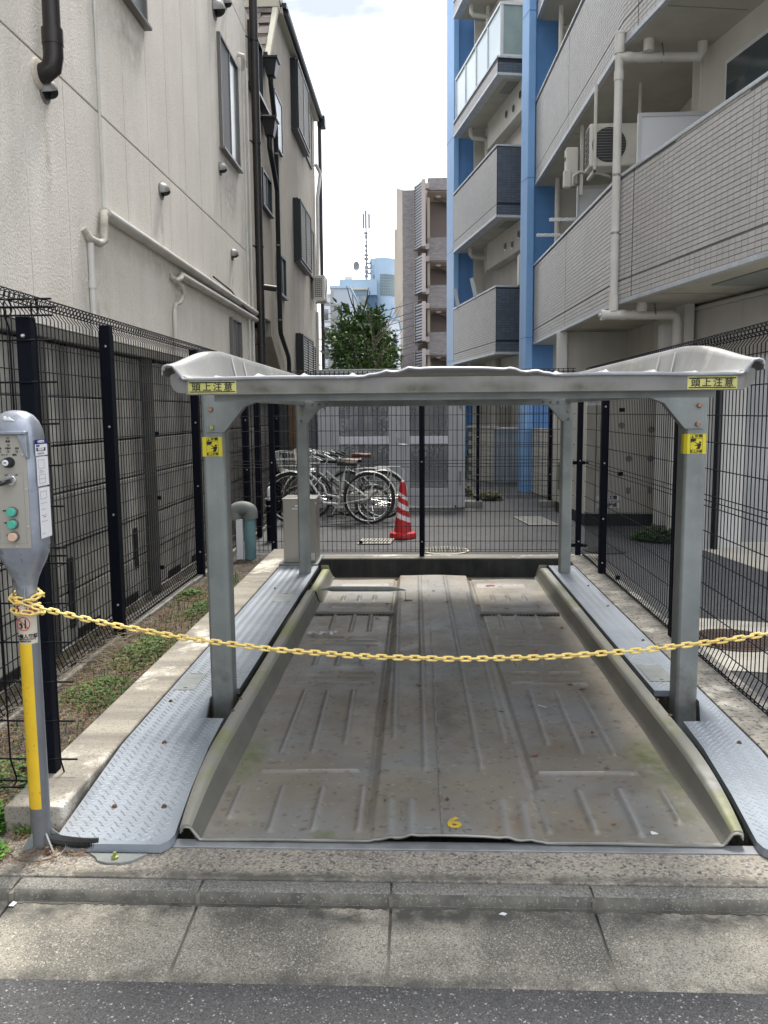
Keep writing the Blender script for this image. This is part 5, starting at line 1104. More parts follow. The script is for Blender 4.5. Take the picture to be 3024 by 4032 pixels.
# near blue wing wall and column
def wing(P0, m_, d0, d1, xw, zt_, nm='blue_wing_wall'):
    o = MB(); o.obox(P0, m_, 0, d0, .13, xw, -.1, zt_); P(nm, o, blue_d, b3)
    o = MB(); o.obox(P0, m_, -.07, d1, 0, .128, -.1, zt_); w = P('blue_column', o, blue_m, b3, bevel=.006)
    for z in (2.82, 5.62, 8.42):
        o = MB(); o.obox(P0, m_, -.076, d1, -.004, .132, z, z + .012); P('column_joint', o, blue_d, w)
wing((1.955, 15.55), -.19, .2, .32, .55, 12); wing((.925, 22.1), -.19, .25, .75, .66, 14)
o = MB(); o.box(2.42, 15.80, -.1, 3.6, 15.9, 12); P('inner_wall', o, inner, b3)
# third bay, between the two blue walls
BB = (1.655, 17.95); BM = -.187; BL = 3.95
for zb, zt_, glassy in ((2.70, 4.11, 0), (5.50, 6.94, 0), (8.30, 8.66, 1), (11.1, 11.5, 1)):
    o = MB(); o.obox(BB, BM, 0, BL, 0, .14, zb + .03, zt_ - .03); o.obox(BB, BM, 0, .12, .14, .62, zb + .03, zt_ - .03); o.obox(BB, BM, -2.1, .0, .56, .66, zb + .03, zt_ - .03); P('parapet', o, inner, b3)
    o = MB(); o.obox(BB, BM, 0, BL, -.004, 0, zb + .03, zt_ - .03); P('tile_backing', o, grout, b3)
    n1 = int((zt_ - zb - .31) / TH); zj = zb + .255; S = MB()
    if n1 > 0: S = tiles(BB, BM, 0, BL - .05, zj + .012, zj + .012 + n1 * TH, .004, tile_m, grout, 'tile')
    merge(S, tiles(BB, BM, 0, BL - .05, zb + .05, zb + .05 + 4 * TH, .004, tile_m, grout, 'tile')); P('tiles', S, tile_m, b3, kind='stuff', fix=False)
    # end face towards the viewer, its shade put into darker tile and grout
    l = math.hypot(BM, 1); d = (BM / l, 1 / l); r = (1 / l, -BM / l); S = MB(); B_ = MB()
    B_.obox(BB, BM, -.004, 0, 0, .62, zb + .03, zt_ - .03); P('tile_backing', B_, grout_d, b3)
    nz = int((zt_ - zb - .09) / TH)
    for i in range(nz):
        for j in range(6):
            v0 = .01 + j * .1; z = zb + .05 + i * TH
            if i == 4: continue
            a = [(BB[0] + r[0] * v + d[0] * u, BB[1] + r[1] * v + d[1] * u, zz) for (v, zz, u) in ((v0, z + .003, -.010), (v0 + .095, z + .003, -.010), (v0 + .095, z + .047, -.010), (v0, z + .047, -.010), (v0, z + .003, -.004), (v0 + .095, z + .003, -.004), (v0 + .095, z + .047, -.004), (v0, z + .047, -.004))]
            S.add(a, [(0, 1, 2, 3), (0, 4, 5, 1), (1, 5, 6, 2), (2, 6, 7, 3), (3, 7, 4, 0)])
    P('end_tiles', S, tile_d, b3, kind='stuff', fix=False)
    S = MB(); S.obox(BB, BM, -2.1, -.0, .555, .5595, zb + .03, zt_ - .03); P('tile_backing', S, grout_d, b3)
    S = tiles((BB[0] + r[0] * .555, BB[1] + r[1] * .555), BM, -2.1, -.05, zb + .05, zb + .05 + nz * TH, .002, tile_d, grout_d, 'tile'); P('end_tiles', S, tile_d, b3, kind='stuff', fix=False)
    for zz, dz, nm in ((zt_ - .028, .036, 'coping'), (zb - .004, .05, 'drip_edge')):
        o = MB(); o.obox(BB, BM, -.03, BL, -.025, .16, zz, zz + dz); o.obox(BB, BM, -.029, .14, .161, .64, zz, zz + dz); o.obox(BB, BM, -2.1, -.03, .54, .68, zz, zz + dz); P(nm, o, coping, b3)
    o = MB(); o.obox(BB, BM, .0, BL, .02, 2.0, zb, zb + .16); o.obox(BB, BM, -2.2, .0, .58, 2.0, zb, zb + .16); P('floor_slab', o, soffit, b3)
    o = MB(); o.obox(BB, BM, .3, .95, .30, .95, zb - .010, zb + .01); P('escape_hatch', o, M('hatch_grey', (.25, .27, .26), rough=.6), b3)
    if glassy and zb < 9:
        zt2 = 9.68
        for k in range(5):
            u = BL * k / 4 - (.03 if k == 4 else 0); o = MB(); o.obox(BB, BM, u - .022, u + .022, .04, .09, zt_ + .01, zt2); P('glass_post', o, frame_w, b3)
            if k < 4: o = MB(); o.obox(BB, BM, u + .025, u + BL / 4 - .025, .06, .07, zt_ + .02, zt2 - .03); P('balcony_glass', o, glass_f, b3)
        o = MB(); o.obox(BB, BM, -.03, BL, .03, .10, zt2 - .03, zt2 + .02); o.obox(BB, BM, -.03, .04, .101, .6, zt2 - .03, zt2 + .02); P('glass_rail', o, frame_w, b3)
        o = MB(); o.obox(BB, BM, 0, .02, .11, .55, zt_ + .03, zt2 - .04); P('balcony_glass', o, M('glass_panel_green', (.30, .38, .37), (.16, .24, .26), sc=.9, rough=.25), b3)
        o = MB(); o.obox(BB, BM, -.01, .03, .55, .59, zt_ + .01, zt2); o.obox(BB, BM, -.01, .03, .06, .11, zt_ + .01, zt2); o.obox(BB, BM, -.01, .03, .111, .549, zt_ + .01, zt_ + .05); P('glass_post', o, frame_w, b3)
o = MB(); o.obox(BB, BM, -1.75, 4.3, .80, 1.0, -.1, 14); o.obox(BB, BM, 4.02, 4.12, .55, .80, -.1, 14); P('inner_wall', o, inner, b3); o = MB(); o.obox(BB, BM, 1.5, 1.6, .45, 1.74, -.1, 2.695); P('ground_wall', o, M('ground_floor_shade_wall', (.36, .35, .31), rough=.9), b3)
for zb in (2.70, 5.5, 8.3): o = MB(); o.obox(BB, BM, -1.6, 2.75, .54, .80, zb - .62, zb - .004); P('beam', o, inner, b3)
l = math.hypot(BM, 1); d = (BM / l, 1 / l); r = (1 / l, -BM / l)
def bbp(u, v, z): return (BB[0] + d[0] * u + r[0] * v, BB[1] + d[1] * u + r[1] * v, z)
for zb in (5.5, 8.3):
    for u, dz in ((.15, -.30), (.62, -.42), (1.15, -.36)):
        m = MB(); a = Vector(bbp(u, .535, zb + dz)); b = Vector(bbp(u, .52, zb + dz)); m.tube([a, b], .085, 14); o = P('sleeve_ring', m, chrome, b3); m = MB(); m.tube([b, Vector(bbp(u, .512, zb + dz))], .07, 14); P('sleeve_hole', m, blk, o)
for zb in (5.5, 8.3, 11.1, 2.7):
    wtube('bent_drain', [bbp(3.2, .25, zb + .02), bbp(3.2, .25, zb - .16), bbp(3.2, .29, zb - .22), bbp(3.2, .62, zb - .24), bbp(3.2, .66, zb - .24)], .055, pipe_w, b3, 10)
    wtube('drain_stack', [bbp(3.2, .66, zb), bbp(3.2, .66, zb - (1.5 if zb > 6 else .6))], .05, pipe_w, b3, 10)
# white stack at the corner with couplings, horizontal drains under each slab
PX, PY = 2.238, 9.80
stk = wtube('white_stack', [(PX, PY, 2.66), (PX, PY, 5.60)], .0455, pipe_w, b3, 18)
for z0, z1, rr in ((5.40, 5.60, .054), (5.12, 5.22, .053), (2.62, 2.80, .053)): wtube('coupling', [(PX, PY, z0), (PX, PY, z1)], rr, pipe_w, stk, 18)
wtube('cap', [(PX, PY, 5.60), (PX, PY, 5.625)], .058, pipe_w, stk, 18)
for z in (3.47, 4.10):
    wtube('steel_band', [(PX, PY, z), (PX, PY, z + .025)], .0485, M('band_steel', (.30, .28, .26), rough=.4, metal=.6), stk, 18); wtube('band_bolt', [(PX + .04, PY - .02, z + .012), (PX + .13, PY - .02, z + .010)], .010, bright, stk, 8); wtube('wing_nut', [(PX + .13, PY - .02, z - .01), (PX + .135, PY - .02, z + .035)], .012, bright, stk, 8)
for zz, x1 in ((5.36, 3.12), (2.58, 2.93)):
    h = wtube('horizontal_drain', [(PX + (.0 if zz > 4 else -.10), PY, zz), (x1, PY, zz - .01)], .052, pipe_w, b3, 16)
    wtube('riser', [(2.53, PY - .1, zz + .02), (2.53, PY - .1, zz + .16)], .058, pipe_w, h, 14)
    wtube('hanger', [(2.70, PY, zz - .06), (2.705, PY - .05, zz), (2.70, PY, zz + .14)], .010, galv_d, h, 6)
    for xx in (PX + .07, 2.46): wtube('coupling', [(xx, PY, zz), (xx + .06, PY, zz)], .059, pipe_w, h, 16)
wtube('riser', [(3.10, PY, 5.35), (3.14, PY, 5.40), (3.14, PY, 5.50)], .056, pipe_w, b3, 14)
wtube('drain_elbow', [(2.90, PY, 2.57), (2.95, PY, 2.55), (2.965, PY, 2.50), (2.965, PY, 0)], .052, pipe_w, b3, 14)
wtube('end_cap', [(PX - .10, PY, 2.58), (PX - .14, PY, 2.58)], .060, pipe_w, b3, 16); wtube('cap_knob', [(PX - .14, PY, 2.58), (PX - .165, PY, 2.58)], .02, pipe_w, b3, 10)
wtube('middle_stack', [(2.44, 15.1, 2.86), (2.44, 15.1, 5.5)], .045, pipe_w, b3, 12); wtube('middle_stack', [(2.46, 15.1, 5.66), (2.46, 15.1, 8.3)], .045, pipe_w, b3, 12)
# partitions on the balcony
for (x0, x1, y, zt_) in ((2.39, 3.15, 9.52, 4.68), (2.30, 3.5, 12.5, 4.70)):
    m = MB(); m.box(x0 + .04, y, 3.0, x1, y + .012, zt_ - .04); o = P('partition_board', m, M('partition_white', (.52, .53, .54), rough=.5), b3); m = MB(); m.box(x0, y - .01, 2.9, x0 + .04, y + .03, zt_); m.box(x0 + .04, y - .01, zt_ - .04, x1, y + .03, zt_); P('partition_frame', m, frame_s, o)
for (x, y, z, s) in ((2.27, 12.9, 4.32, 1), (2.22, 13.9, 4.30, 1)):
    m = MB(); m.box(x - .30, y, z - .02, x + .1, y + .02, z + .03); o = P('laundry_arm', m, frame_w, b3, bevel=.008)
    for k in range(3): m = MB(); m.ring((x - .26 + k * .11, y - .001, z + .005), .022, .007, 'Y', 12, 4); P('arm_ring', m, frame_w, o)
for u in (1.7, 3.4):
    a = bbp(u, -.02, 4.05); m = MB(); m.add([(a[0], a[1], 4.0), (a[0] + .08, a[1], 4.02), (a[0] - .04, a[1], 4.55), (a[0] - .12, a[1], 4.52), (a[0], a[1] + .02, 4.0), (a[0] + .08, a[1] + .02, 4.02), (a[0] - .04, a[1] + .02, 4.55), (a[0] - .12, a[1] + .02, 4.52)], [(0, 1, 2, 3), (7, 6, 5, 4), (0, 4, 5, 1), (1, 5, 6, 2), (2, 6, 7, 3), (3, 7, 4, 0)]); P('laundry_arm', m, M('arm_grey', (.45, .5, .52), rough=.4), b3)
# ground floor
gw = M('ground_floor_wall', (.58, .565, .52), (.52, .505, .465), sc=1.5, rough=.85, streak=((.32, .30, .27), .25, 4))
m = MB(); m.box(2.30, 13.12, -.1, 3.45, 13.25, 2.695); m.box(3.22, 10.36, -.1, 3.45, 13.119, 2.695); P('ground_wall', m, gw, b3)
m = MB(); m.box(2.17, 13.02, -.1, 2.29, 13.3, 2.70); P('white_column', m, M('column_white', (.62, .62, .60), rough=.7), b3, bevel=.006)
m = MB(); m.box(2.905, 10.15, .10, 3.12, 10.35, 2.5); o = P('white_pillar', m, M('column_white', (.62, .62, .60), rough=.7), b3, bevel=.006); m = MB(); m.box(2.90, 10.145, -.1, 3.125, 10.355, .10); P('pillar_foot', m, M('foot_grey', (.22, .22, .22), rough=.8), o)
m = MB(); m.box(3.10, 9.08, -.1, 3.50, 9.2, 2.05); m.box(3.10, 9.2, -.1, 3.2, 10.15, 2.05); P('ground_wall', m, M('pale_grey_siding', (.54, .54, .525), (.48, .48, .47), sc=1.5, rough=.8), b3)
wtube('dark_downpipe', [(3.20, 9.02, 0), (3.20, 9.02, 2.05)], .036, pipe_dark, b3, 10)
m = MB(); m.box(3.50, 9.5, -.1, 6.4, 9.6, 2.6); m.box(3.5, 9.2, -.1, 3.52, 9.5, 2.6); P('recess_wall', m, M('recess_grey', (.34, .345, .35), (.28, .285, .29), sc=1.5, rough=.8), b3)
SHP = (3.146, 10.15)
for i in range(7):
    m = MB(); m.obox(SHP, -.178, -.62 * (i + 1) + .004, -.62 * i - .004, 0, .04, 2.075, 2.62); P('header_panel', m, gw, b3, bevel=.003)
m = MB(); m.obox(SHP, -.178, -4.4, 0, -.012, .05, 2.03, 2.072); m.obox(SHP, -.178, -4.4, 0, -.010, .05, 2.623, 2.66); P('header_trim', m, M('trim_pale', (.55, .54, .51), rough=.6), b3); m = MB(); m.obox(SHP, -.178, -4.4, 0, .06, .3, 2.05, 2.69); P('header_beam', m, gw, b3)
m = MB(); m.box(3.05, 9.82, -.1, 3.16, 10.14, 2.7); P('ground_wall', m, gw, b3)

ac_unit('large air conditioner hung under the balcony ceiling behind the white pipe', 2.09, 10.75, 4.50, .1, .1, .1, 'X') if False else None
# hanging outdoor unit facing the viewer
t = T('air_conditioner', 'large cream outdoor unit hung from the balcony ceiling beside the white board', 'air conditioner', (2.45, 11.0, 4.5))
m = MB(); m.box(2.16, 10.95, 4.53, 2.80, 11.25, 5.05); P('casing', m, acm, t, bevel=.02)
m = MB(); m.lathe((0, 0, 0), [(.21, 0), (.21, .008), (0, .008)], 28); m.v = [(2.40 + v[0], 10.95 - v[2], 4.79 + v[1]) for v in m.v]; f_ = P('fan_opening', m, acd, t)
m = MB(); 
for k in range(12): z = 4.61 + k * .033; w_ = math.sqrt(max(0, .2 ** 2 - (z - 4.79) ** 2)); m.box(2.40 - w_, 10.935, z, 2.40 + w_, 10.94, z + .006)
P('fan_guard', m, galv_d, f_)
for i in range(7):
    for j in range(2):
        m = MB(); m.box(2.152, 10.99 + j * .11, 4.57 + i * .066, 2.159, 11.08 + j * .11, 4.62 + i * .066); P('side_slot', m, acd, t)
m = MB(); m.box(2.66, 10.944, 4.56, 2.79, 10.949, 5.02); P('service_cover', m, acm, t)
for x in (2.20, 2.74):
    m = MB(); m.box(x, 10.90, 4.45, x + .035, 10.93, 5.5); m.box(x, 10.90, 4.45, x + .035, 11.30, 4.485); P('hanger', m, acm, t, bevel=.004)
t = T('gas_heater', 'narrow white gas water heater hung under the balcony ceiling near the blue wall', 'water heater', (2.2, 12.5, 4.6))
m = MB(); m.box(2.13, 12.45, 4.72, 2.30, 12.62, 5.22); P('casing', m, acm, t, bevel=.015); m = MB(); m.box(2.09, 12.40, 4.66, 2.20, 12.50, 4.90); P('flue_box', m, acm, t, bevel=.02); m = MB(); m.box(2.126, 12.49, 5.05, 2.1295, 12.58, 5.10); P('vent_slot', m, blk, t)
m = MB(); m.tube([(2.22, 12.42, 4.68), (2.22, 12.38, 4.80), (2.30, 12.40, 4.86), (2.60, 12.4, 4.84), (2.75, 12.4, 4.78)], .022, 8); P('insulated_pipe', m, pipe_w, t, smooth=50); m = MB(); m.box(2.32, 12.4, 4.55, 2.36, 12.44, 5.5); P('hanger', m, acm, t)
t = T('gas_heater', 'white gas water heater on the far balcony between the two blue walls', 'water heater', bbp(.2, 1.0, 4.0))
m = MB(); m.box(2.03, 17.2, 4.0, 2.27, 17.45, 4.62); P('casing', m, acm, t, bevel=.02); m = MB(); m.box(2.06, 17.195, 4.50, 2.13, 17.199, 4.53); P('vent_slot', m, blk, t)

# utility cabinet behind the right corner of the bay
t = T('utility_cabinet', 'large cream utility cabinet on a black base with white notices', 'utility cabinet', (2.6, 11.5, 0))
m = MB(); m.prism([(2.155, 10.90), (2.05, 12.6), (3.1, 12.6), (3.1, 10.86)], .15, 1.98, 'XY'); P('casing', m, cab_m, t, bevel=.008)
m = MB(); m.prism([(2.17, 10.92), (2.07, 12.58), (3.08, 12.58), (3.08, 10.88)], -.01, .149, 'XY'); P('base', m, blk, t)
for x0, x1 in ((2.16, 2.295), (2.30, 2.845), (2.85, 3.09)):
    m = MB(); m.box(x0 + .004, 10.86, .17, x1 - .004, 10.895, 1.95); P('door', m, cab_m, t, bevel=.003)
for x, z in ((2.724, .874), (3.0, .874), (3.0, 1.245), (2.62, 1.3)): m = MB(); m.tube([(x, 10.86, z), (x, 10.848, z)], .042, 16); P('vent_knob', m, galv_d, t, smooth=40)
for x, z in ((2.72, .46), (3.0, .46)): m = MB(); m.box(x - .03, 10.85, z - .04, x + .03, 10.86, z + .04); P('latch', m, galv_d, t)
for z0, z1, body in ((.335, .395, '地上工事'), (.235, .30, '変電設備')):
    m = MB(); m.box(2.325, 10.855, z0, 2.625, 10.858, z1); s_ = P('notice', m, wht, t); text(body, .055, (2.475, 10.8545, (z0 + z1) / 2), (1, 0, 0), (0, 0, 1), blk, s_, bold=.03)
m = MB(); m.box(2.17, 10.855, 1.56, 2.36, 10.858, 1.68); s_ = P('notice', m, wht, t); text('高圧注意', .035, (2.265, 10.8545, 1.645), (1, 0, 0), (0, 0, 1), red_m, s_, bold=.02); text('関係者以外立入禁止', .018, (2.265, 10.8545, 1.60), (1, 0, 0), (0, 0, 1), blk, s_)
m = MB()
for i in range(16): m.box(2.064 - .0 + .0, 12.0, .35 + i * .025, 2.07, 12.4, .362 + i * .025)
for i in range(10): m.box(2.09, 11.6, 1.55 + i * .025, 2.10, 12.0, 1.562 + i * .025)
P('louvre', m, acd, t, kind='stuff')

# ================================================================== low walls beyond the far mesh panel
side = M('white_block_wall', (.60, .585, .53), (.52, .505, .46), sc=2, rough=.8)
t = T('block_wall', 'low cream block wall running from the blue column towards the cabinet', 'wall', (2.15, 14.6, 0))
P0_ = (2.11, 15.50); l = math.hypot(-.13, 1)
m = MB(); m.obox(P0_, -.13, -2.4, .0, .004, .12, -.05, 1.14); P('core', m, grout, t); m = MB(); m.obox(P0_, -.13, -2.42, .0, -.012, .14, 1.14, 1.18); P('coping', m, side, t)
for i in range(12):
    for j in range(6):
        u0 = -2.4 + j * .4 + (i % 2) * .2; m = MB(); m.obox(P0_, -.13, u0 + .004, min(u0 + .396, -.002), -.004, .002, .0 + i * .095 + .003, i * .095 + .092); P('block', m, side, t)
t = T('block_wall', 'low cream block wall standing left of the grey corrugated shed', 'wall', (1.35, 17.6, 0))
m = MB(); m.add([(1.12, 18.6, -.05), (1.60, 17.55, -.05), (1.60, 17.55, 1.14), (1.12, 18.6, 1.14), (1.2, 18.7, -.05), (1.7, 17.6, -.05), (1.7, 17.6, 1.14), (1.2, 18.7, 1.14)], [(0, 1, 2, 3), (4, 5, 6, 7), (3, 2, 6, 7), (0, 3, 7, 4)]); P('core', m, grout, t)
for i in range(12):
    for j in range(3):
        a = (j + (.5 if i % 2 else 0)) / 3; b = min(a + 1 / 3, 1)
        if b > a: m = MB(); z0, z1 = i * .095 + .003, i * .095 + .092; xa, ya, xb, yb = 1.12 + .48 * a, 18.6 - 1.05 * a, 1.12 + .48 * b - .004, 18.6 - 1.05 * b; m.add([(xa, ya - .01, z0), (xb, yb - .01, z0), (xb, yb - .01, z1), (xa, ya - .01, z1), (xa, ya, z0), (xb, yb, z0), (xb, yb, z1), (xa, ya, z1)], [(0, 1, 2, 3), (3, 2, 6, 7), (0, 1, 5, 4), (1, 2, 6, 5), (0, 3, 7, 4)]); P('block', m, side, t)
m = MB(); m.add([(1.08, 18.6, 1.14), (1.60, 17.50, 1.14), (1.70, 17.6, 1.14), (1.2, 18.7, 1.14), (1.08, 18.6, 1.18), (1.60, 17.50, 1.18), (1.70, 17.6, 1.18), (1.2, 18.7, 1.18)], [(0, 1, 2, 3), (4, 5, 6, 7), (0, 1, 5, 4), (1, 2, 6, 5), (2, 3, 7, 6), (3, 0, 4, 7)]); P('coping', m, side, t)
t = T('storage_shed', 'grey blue corrugated shed between the low cream walls', 'shed', (1.85, 17.7, 0)); vs = []; n = 40
m = MB()
for i in range(n + 1):
    x = 1.60 + .50 * i / n; y = 17.55 + (.012 if i % 4 < 2 else 0); vs += [(x, y, 0), (x, y, 1.12)]
m.add(vs, [(2 * i, 2 * i + 2, 2 * i + 3, 2 * i + 1) for i in range(n)]); P('corrugated_front', m, M('shed_grey_blue', (.33, .38, .42), (.27, .31, .35), sc=2, rough=.5, metal=.2), t); m = MB(); m.box(1.59, 17.53, 1.12, 2.12, 18.3, 1.15); m.box(1.60, 17.6, 0, 2.10, 18.2, 1.12); P('top', m, side, t)
t = T('wire_rack', 'white wire basket rack hanging under the ceiling above the sheds', 'rack', (1.9, 18.0, 1.9)); m = MB()
for i in range(6): m.tube([(1.75 + i * .06, 17.9, 1.72), (1.78 + i * .06, 17.9, 1.58)], .006, 4)
m.tube([(1.70, 17.9, 1.95), (1.72, 17.9, 1.72), (2.1, 17.9, 1.70), (2.12, 17.9, 1.80)], .015, 5); P('frame', m, frame_w, t)
# dark side wall and boards with painted-in reflections seen through the left fence
t = T('dark_shed', 'dark shed with orange and blue reflections painted on its boards behind the left fence corner', 'shed', (-1.95, 12.9, 0))
m = MB(); m.box(-2.5, 13.0, 0, -1.58, 13.5, 1.78); P('body', m, M('shed_dark', (.03, .04, .05), rough=.4), t)
for i, c_ in enumerate(((.16, .08, .04), (.03, .07, .12), (.05, .05, .05), (.12, .07, .03), (.03, .08, .10), (.10, .11, .12))):
    m = MB(); m.box(-2.46 + i * .145, 12.97, .1, -2.33 + i * .145, 12.995, 1.7); P('board', m, M('board_%d' % i, c_, tuple(v * .5 for v in c_), sc=2.5, rough=.5), t)

# ================================================================== bicycles
def bike(name, label, x, y, yaw, R_=.35, base=1.06, sad=.82, sadm=rubber, framem=bike_w, small=False, basket=True, steer=0):
    """origin at rear wheel contact; local +u points to the front (world -X before yaw)"""
    ca, sa = math.cos(yaw), math.sin(yaw)
    t = T(name, label, 'bicycle', (x, y, 0), 'bicycles parked in front of the gate')
    def W_(u, w, z): return (x - u * ca - w * sa, y - u * sa + w * ca, z)
    def add(nm, pts, r, mt, par=t, n=7): m = MB(); m.tube([W_(*p) for p in pts], r, n); return P(nm, m, mt, par, smooth=50)
    def wheel(u, w=0):
        m = MB(); m.ring((0, 0, 0), R_ - .018, .018, 'Y', 40, 6); m.v = [W_(u + v[0], w + v[1], R_ + v[2]) for v in m.v]; ty = P('wheel', m, rubber, t, smooth=60)
        m = MB(); m.ring((0, 0, 0), R_ - .043, .010, 'Y', 40, 5); m.v = [W_(u + v[0], w + v[1], R_ + v[2]) for v in m.v]; P('rim', m, chrome, ty, smooth=60)
        m = MB()
        for i in range(32):
            a = 2 * math.pi * i / 32 + (.25 if i % 2 else -.25); b = 2 * math.pi * i / 32; s_ = .022 if i % 4 < 2 else -.022
            m.tube([W_(u + .02 * math.cos(a), w + s_, R_ + .02 * math.sin(a)), W_(u + (R_ - .045) * math.cos(b), w, R_ + (R_ - .045) * math.sin(b))], .0013, 3)
        P('spokes', m, chrome, ty); m = MB(); m.tube([W_(u, w - .04, R_), W_(u, w + .04, R_)], .022, 10); P('hub', m, rust, ty); return ty
    wheel(0); wheel(base)
    bb = (.42, 0, .27); st_ = (.33, 0, sad - .13); hd0, hd1 = (base - .22, 0, .62), (base - .26, 0, .80)
    add('down_tube', [hd0, (base - .36, 0, .42), (.62, 0, .29), bb], .020, framem); add('down_tube', [(hd0[0] - .015, 0, .70), (base - .44, 0, .52), (.58, 0, .40), (.40, 0, .36)], .016, framem)
    add('seat_tube', [bb, st_], .017, framem); add('seat_post', [st_, (.30, 0, sad - .02)], .012, chrome)
    for w in (-.05, .05): add('chain_stay', [bb, (0, w, R_)], .009, framem); add('seat_stay', [(.34, 0, sad - .22), (0, w, R_)], .008, framem)
    add('head_tube', [hd0, hd1], .021, framem)
    for w in (-.045, .045): add('fork', [hd0, (base - .18, w, .60), (base - .03, w, .40), (base, w, R_)], .010, chrome)
    add('stem', [hd1, (base - .30, 0, .93)], .012, chrome)
    hb = add('handlebar', [(base - .46, -.26, .93), (base - .34, -.22, .97), (base - .29, -.08, .95), (base - .29, .08, .95), (base - .34, .22, .97), (base - .46, .26, .93)], .011, chrome)
    for w in (-.26, .26): add('grip', [(base - .40, w, .955), (base - .52, w * 1.02, .915)], .017, rubber, hb); add('brake_lever', [(base - .33, w * .9, .95), (base - .40, w * 1.02, .91), (base - .48, w * 1.03, .875)], .006, chrome, hb, 5)
    m = MB(); n = 14; prof = [(0, .045, .0), (.06, .085, .004), (.12, .085, .006), (.18, .05, .010), (.24, .028, .008), (.27, .018, 0)]; vs = []
    for u, hw_, dz in prof:
        for j in range(n): a = 2 * math.pi * j / n; vs.append(W_(.18 + u - .02, hw_ * math.cos(a), sad + dz + .028 * math.sin(a) * (1 if math.sin(a) > 0 else 1.3)))
    m.add(vs, [(i * n + j, i * n + (j + 1) % n, (i + 1) * n + (j + 1) % n, (i + 1) * n + j) for i in range(len(prof) - 1) for j in range(n)] + [tuple(range(n)), tuple((len(prof) - 1) * n + j for j in range(n))]); P('saddle', m, sadm, t, smooth=60)
    def fender(u, a0, a1, mt):
        m = MB(); vs = []; k = 16
        for i in range(k + 1):
            a = R(a0 + (a1 - a0) * i / k)
            for w, rr in ((-.026, R_ + .012), (0, R_ + .024), (.026, R_ + .012)): vs.append(W_(u + rr * math.cos(a), w, R_ + rr * math.sin(a)))
        m.add(vs, [(i * 3 + j, i * 3 + j + 1, (i + 1) * 3 + j + 1, (i + 1) * 3 + j) for i in range(k) for j in range(2)]); P('mudguard', m, mt, t, smooth=60)
    fender(0, 60, 205, framem); fender(base, 20, 130, framem if not small else rubber)
    add('mudguard_stay', [(0, .03, R_), (-.30, .03, R_ + .20)], .003, chrome, n=4); add('mudguard_stay', [(0, .03, R_), (-.36, .03, R_ + .02)], .003, chrome, n=4)
    rk = MB()
    for w in (-.06, -.02, .02, .06): rk.tube([W_(.22, w * .6, R_ * 2 + .04), W_(.05, w, R_ * 2 + .06), W_(-.25, w, R_ * 2 + .055), W_(-.30, w * .5, R_ * 2 + .01)], .005, 5)
    for w in (-.065, .065): rk.tube([W_(-.10, w, R_ * 2 + .055), W_(0, w, R_)], .006, 5); rk.tube([W_(-.30, w, R_ * 2 + .0), W_(-.28, w, R_ + .16), W_(-.02, w, R_)], .006, 5)
    P('rear_rack', rk, framem, t)
    m = MB(); m.box(0, 0, 0, 1, 1, 1); m.v = [W_(-.01 + .46 * v[0], .055 + .018 * v[1], .26 + .03 * v[0] * 0 + (.09 - .02 * v[0]) * v[2] + .05) for v in m.v]; P('chain_guard', m, M('chain_case', (.30, .29, .27), rough=.4, metal=.4), t, bevel=.008)
    m = MB(); m.ring((0, 0, 0), .085, .006, 'Y', 20, 5); m.v = [W_(.42 + v[0], -.05 + v[1], .27 + v[2]) for v in m.v]; cs = P('chainring', m, galv_d, t)
    add('crank', [(.42, -.07, .27), (.50, -.08, .14)], .009, chrome, cs); add('crank', [(.42, .07, .27), (.34, .08, .40)], .009, chrome, cs)
    for u, w, z in ((.51, -.12, .13), (.33, .12, .41)): m = MB(); m.box(-.045, -.04, -.012, .045, .04, .012); m.v = [W_(u + v[0], w + v[1], z + v[2]) for v in m.v]; P('pedal', m, rubber, cs, bevel=.004)
    add('kickstand', [(.02, -.06, R_ - .03), (.00, -.16, .04), (-.04, -.17, .01)], .008, chrome)
    if basket:
        b = MB(); u0, u1, z0, z1 = base - .16, base + .16, .72, .96
        for z, e in ((z0, -.035), (z0 + .08, -.015), (z0 + .16, .005), (z1, .03)):
            b.tube([W_(u0 - e * .5, -.14 - e, z), W_(u1 + e, -.12 - e, z + (.03 if z == z1 else 0)), W_(u1 + e, .12 + e, z + (.03 if z == z1 else 0)), W_(u0 - e * .5, .14 + e, z), W_(u0 - e * .5, -.14 - e, z)], .0035, 4)
        for i in range(11): w = -.12 + .024 * i; b.tube([W_(u0, w, z0), W_(u1 - .03, w, z0), W_(u1 + .03, w * 1.2, z1 + .02)], .0022, 3)
        for i in range(9):
            u = u0 + (u1 - u0) * i / 8
            for s in (-1, 1): b.tube([W_(u, s * .11, z0), W_(u + .02 * (i - 4) * .1, s * .165, z1)], .0022, 3)
        P('front_basket', b, bike_w, t)
    else:
        add('headlamp', [(base - .2, 0, .72), (base - .13, 0, .71)], .035, chrome)
    return t
bike('bicycle', 'silver white city bicycle with wire basket and black saddle nearest the fence', -.655, 11.07, R(-4), sadm=rubber)
bike('bicycle', 'white bicycle with brown saddle behind the silver one', -.50, 11.62, R(3), sad=.90, sadm=leather, R_=.34, base=1.04)
bike('bicycle', 'small wheeled black and silver folding bicycle in the middle of the row', -.62, 11.36, R(9), R_=.25, base=1.0, sad=.84, sadm=M('saddle_tan', (.20, .14, .10), rough=.6), framem=M('bike_dark', (.10, .10, .11), rough=.4), small=True, basket=False)
bike('bicycle', 'dark bicycle at the left end of the row behind the steel box', -1.02, 11.95, R(-14), R_=.33, base=1.02, sad=.80, framem=M('bike_black', (.03, .03, .035), rough=.4), sadm=rubber, basket=False)

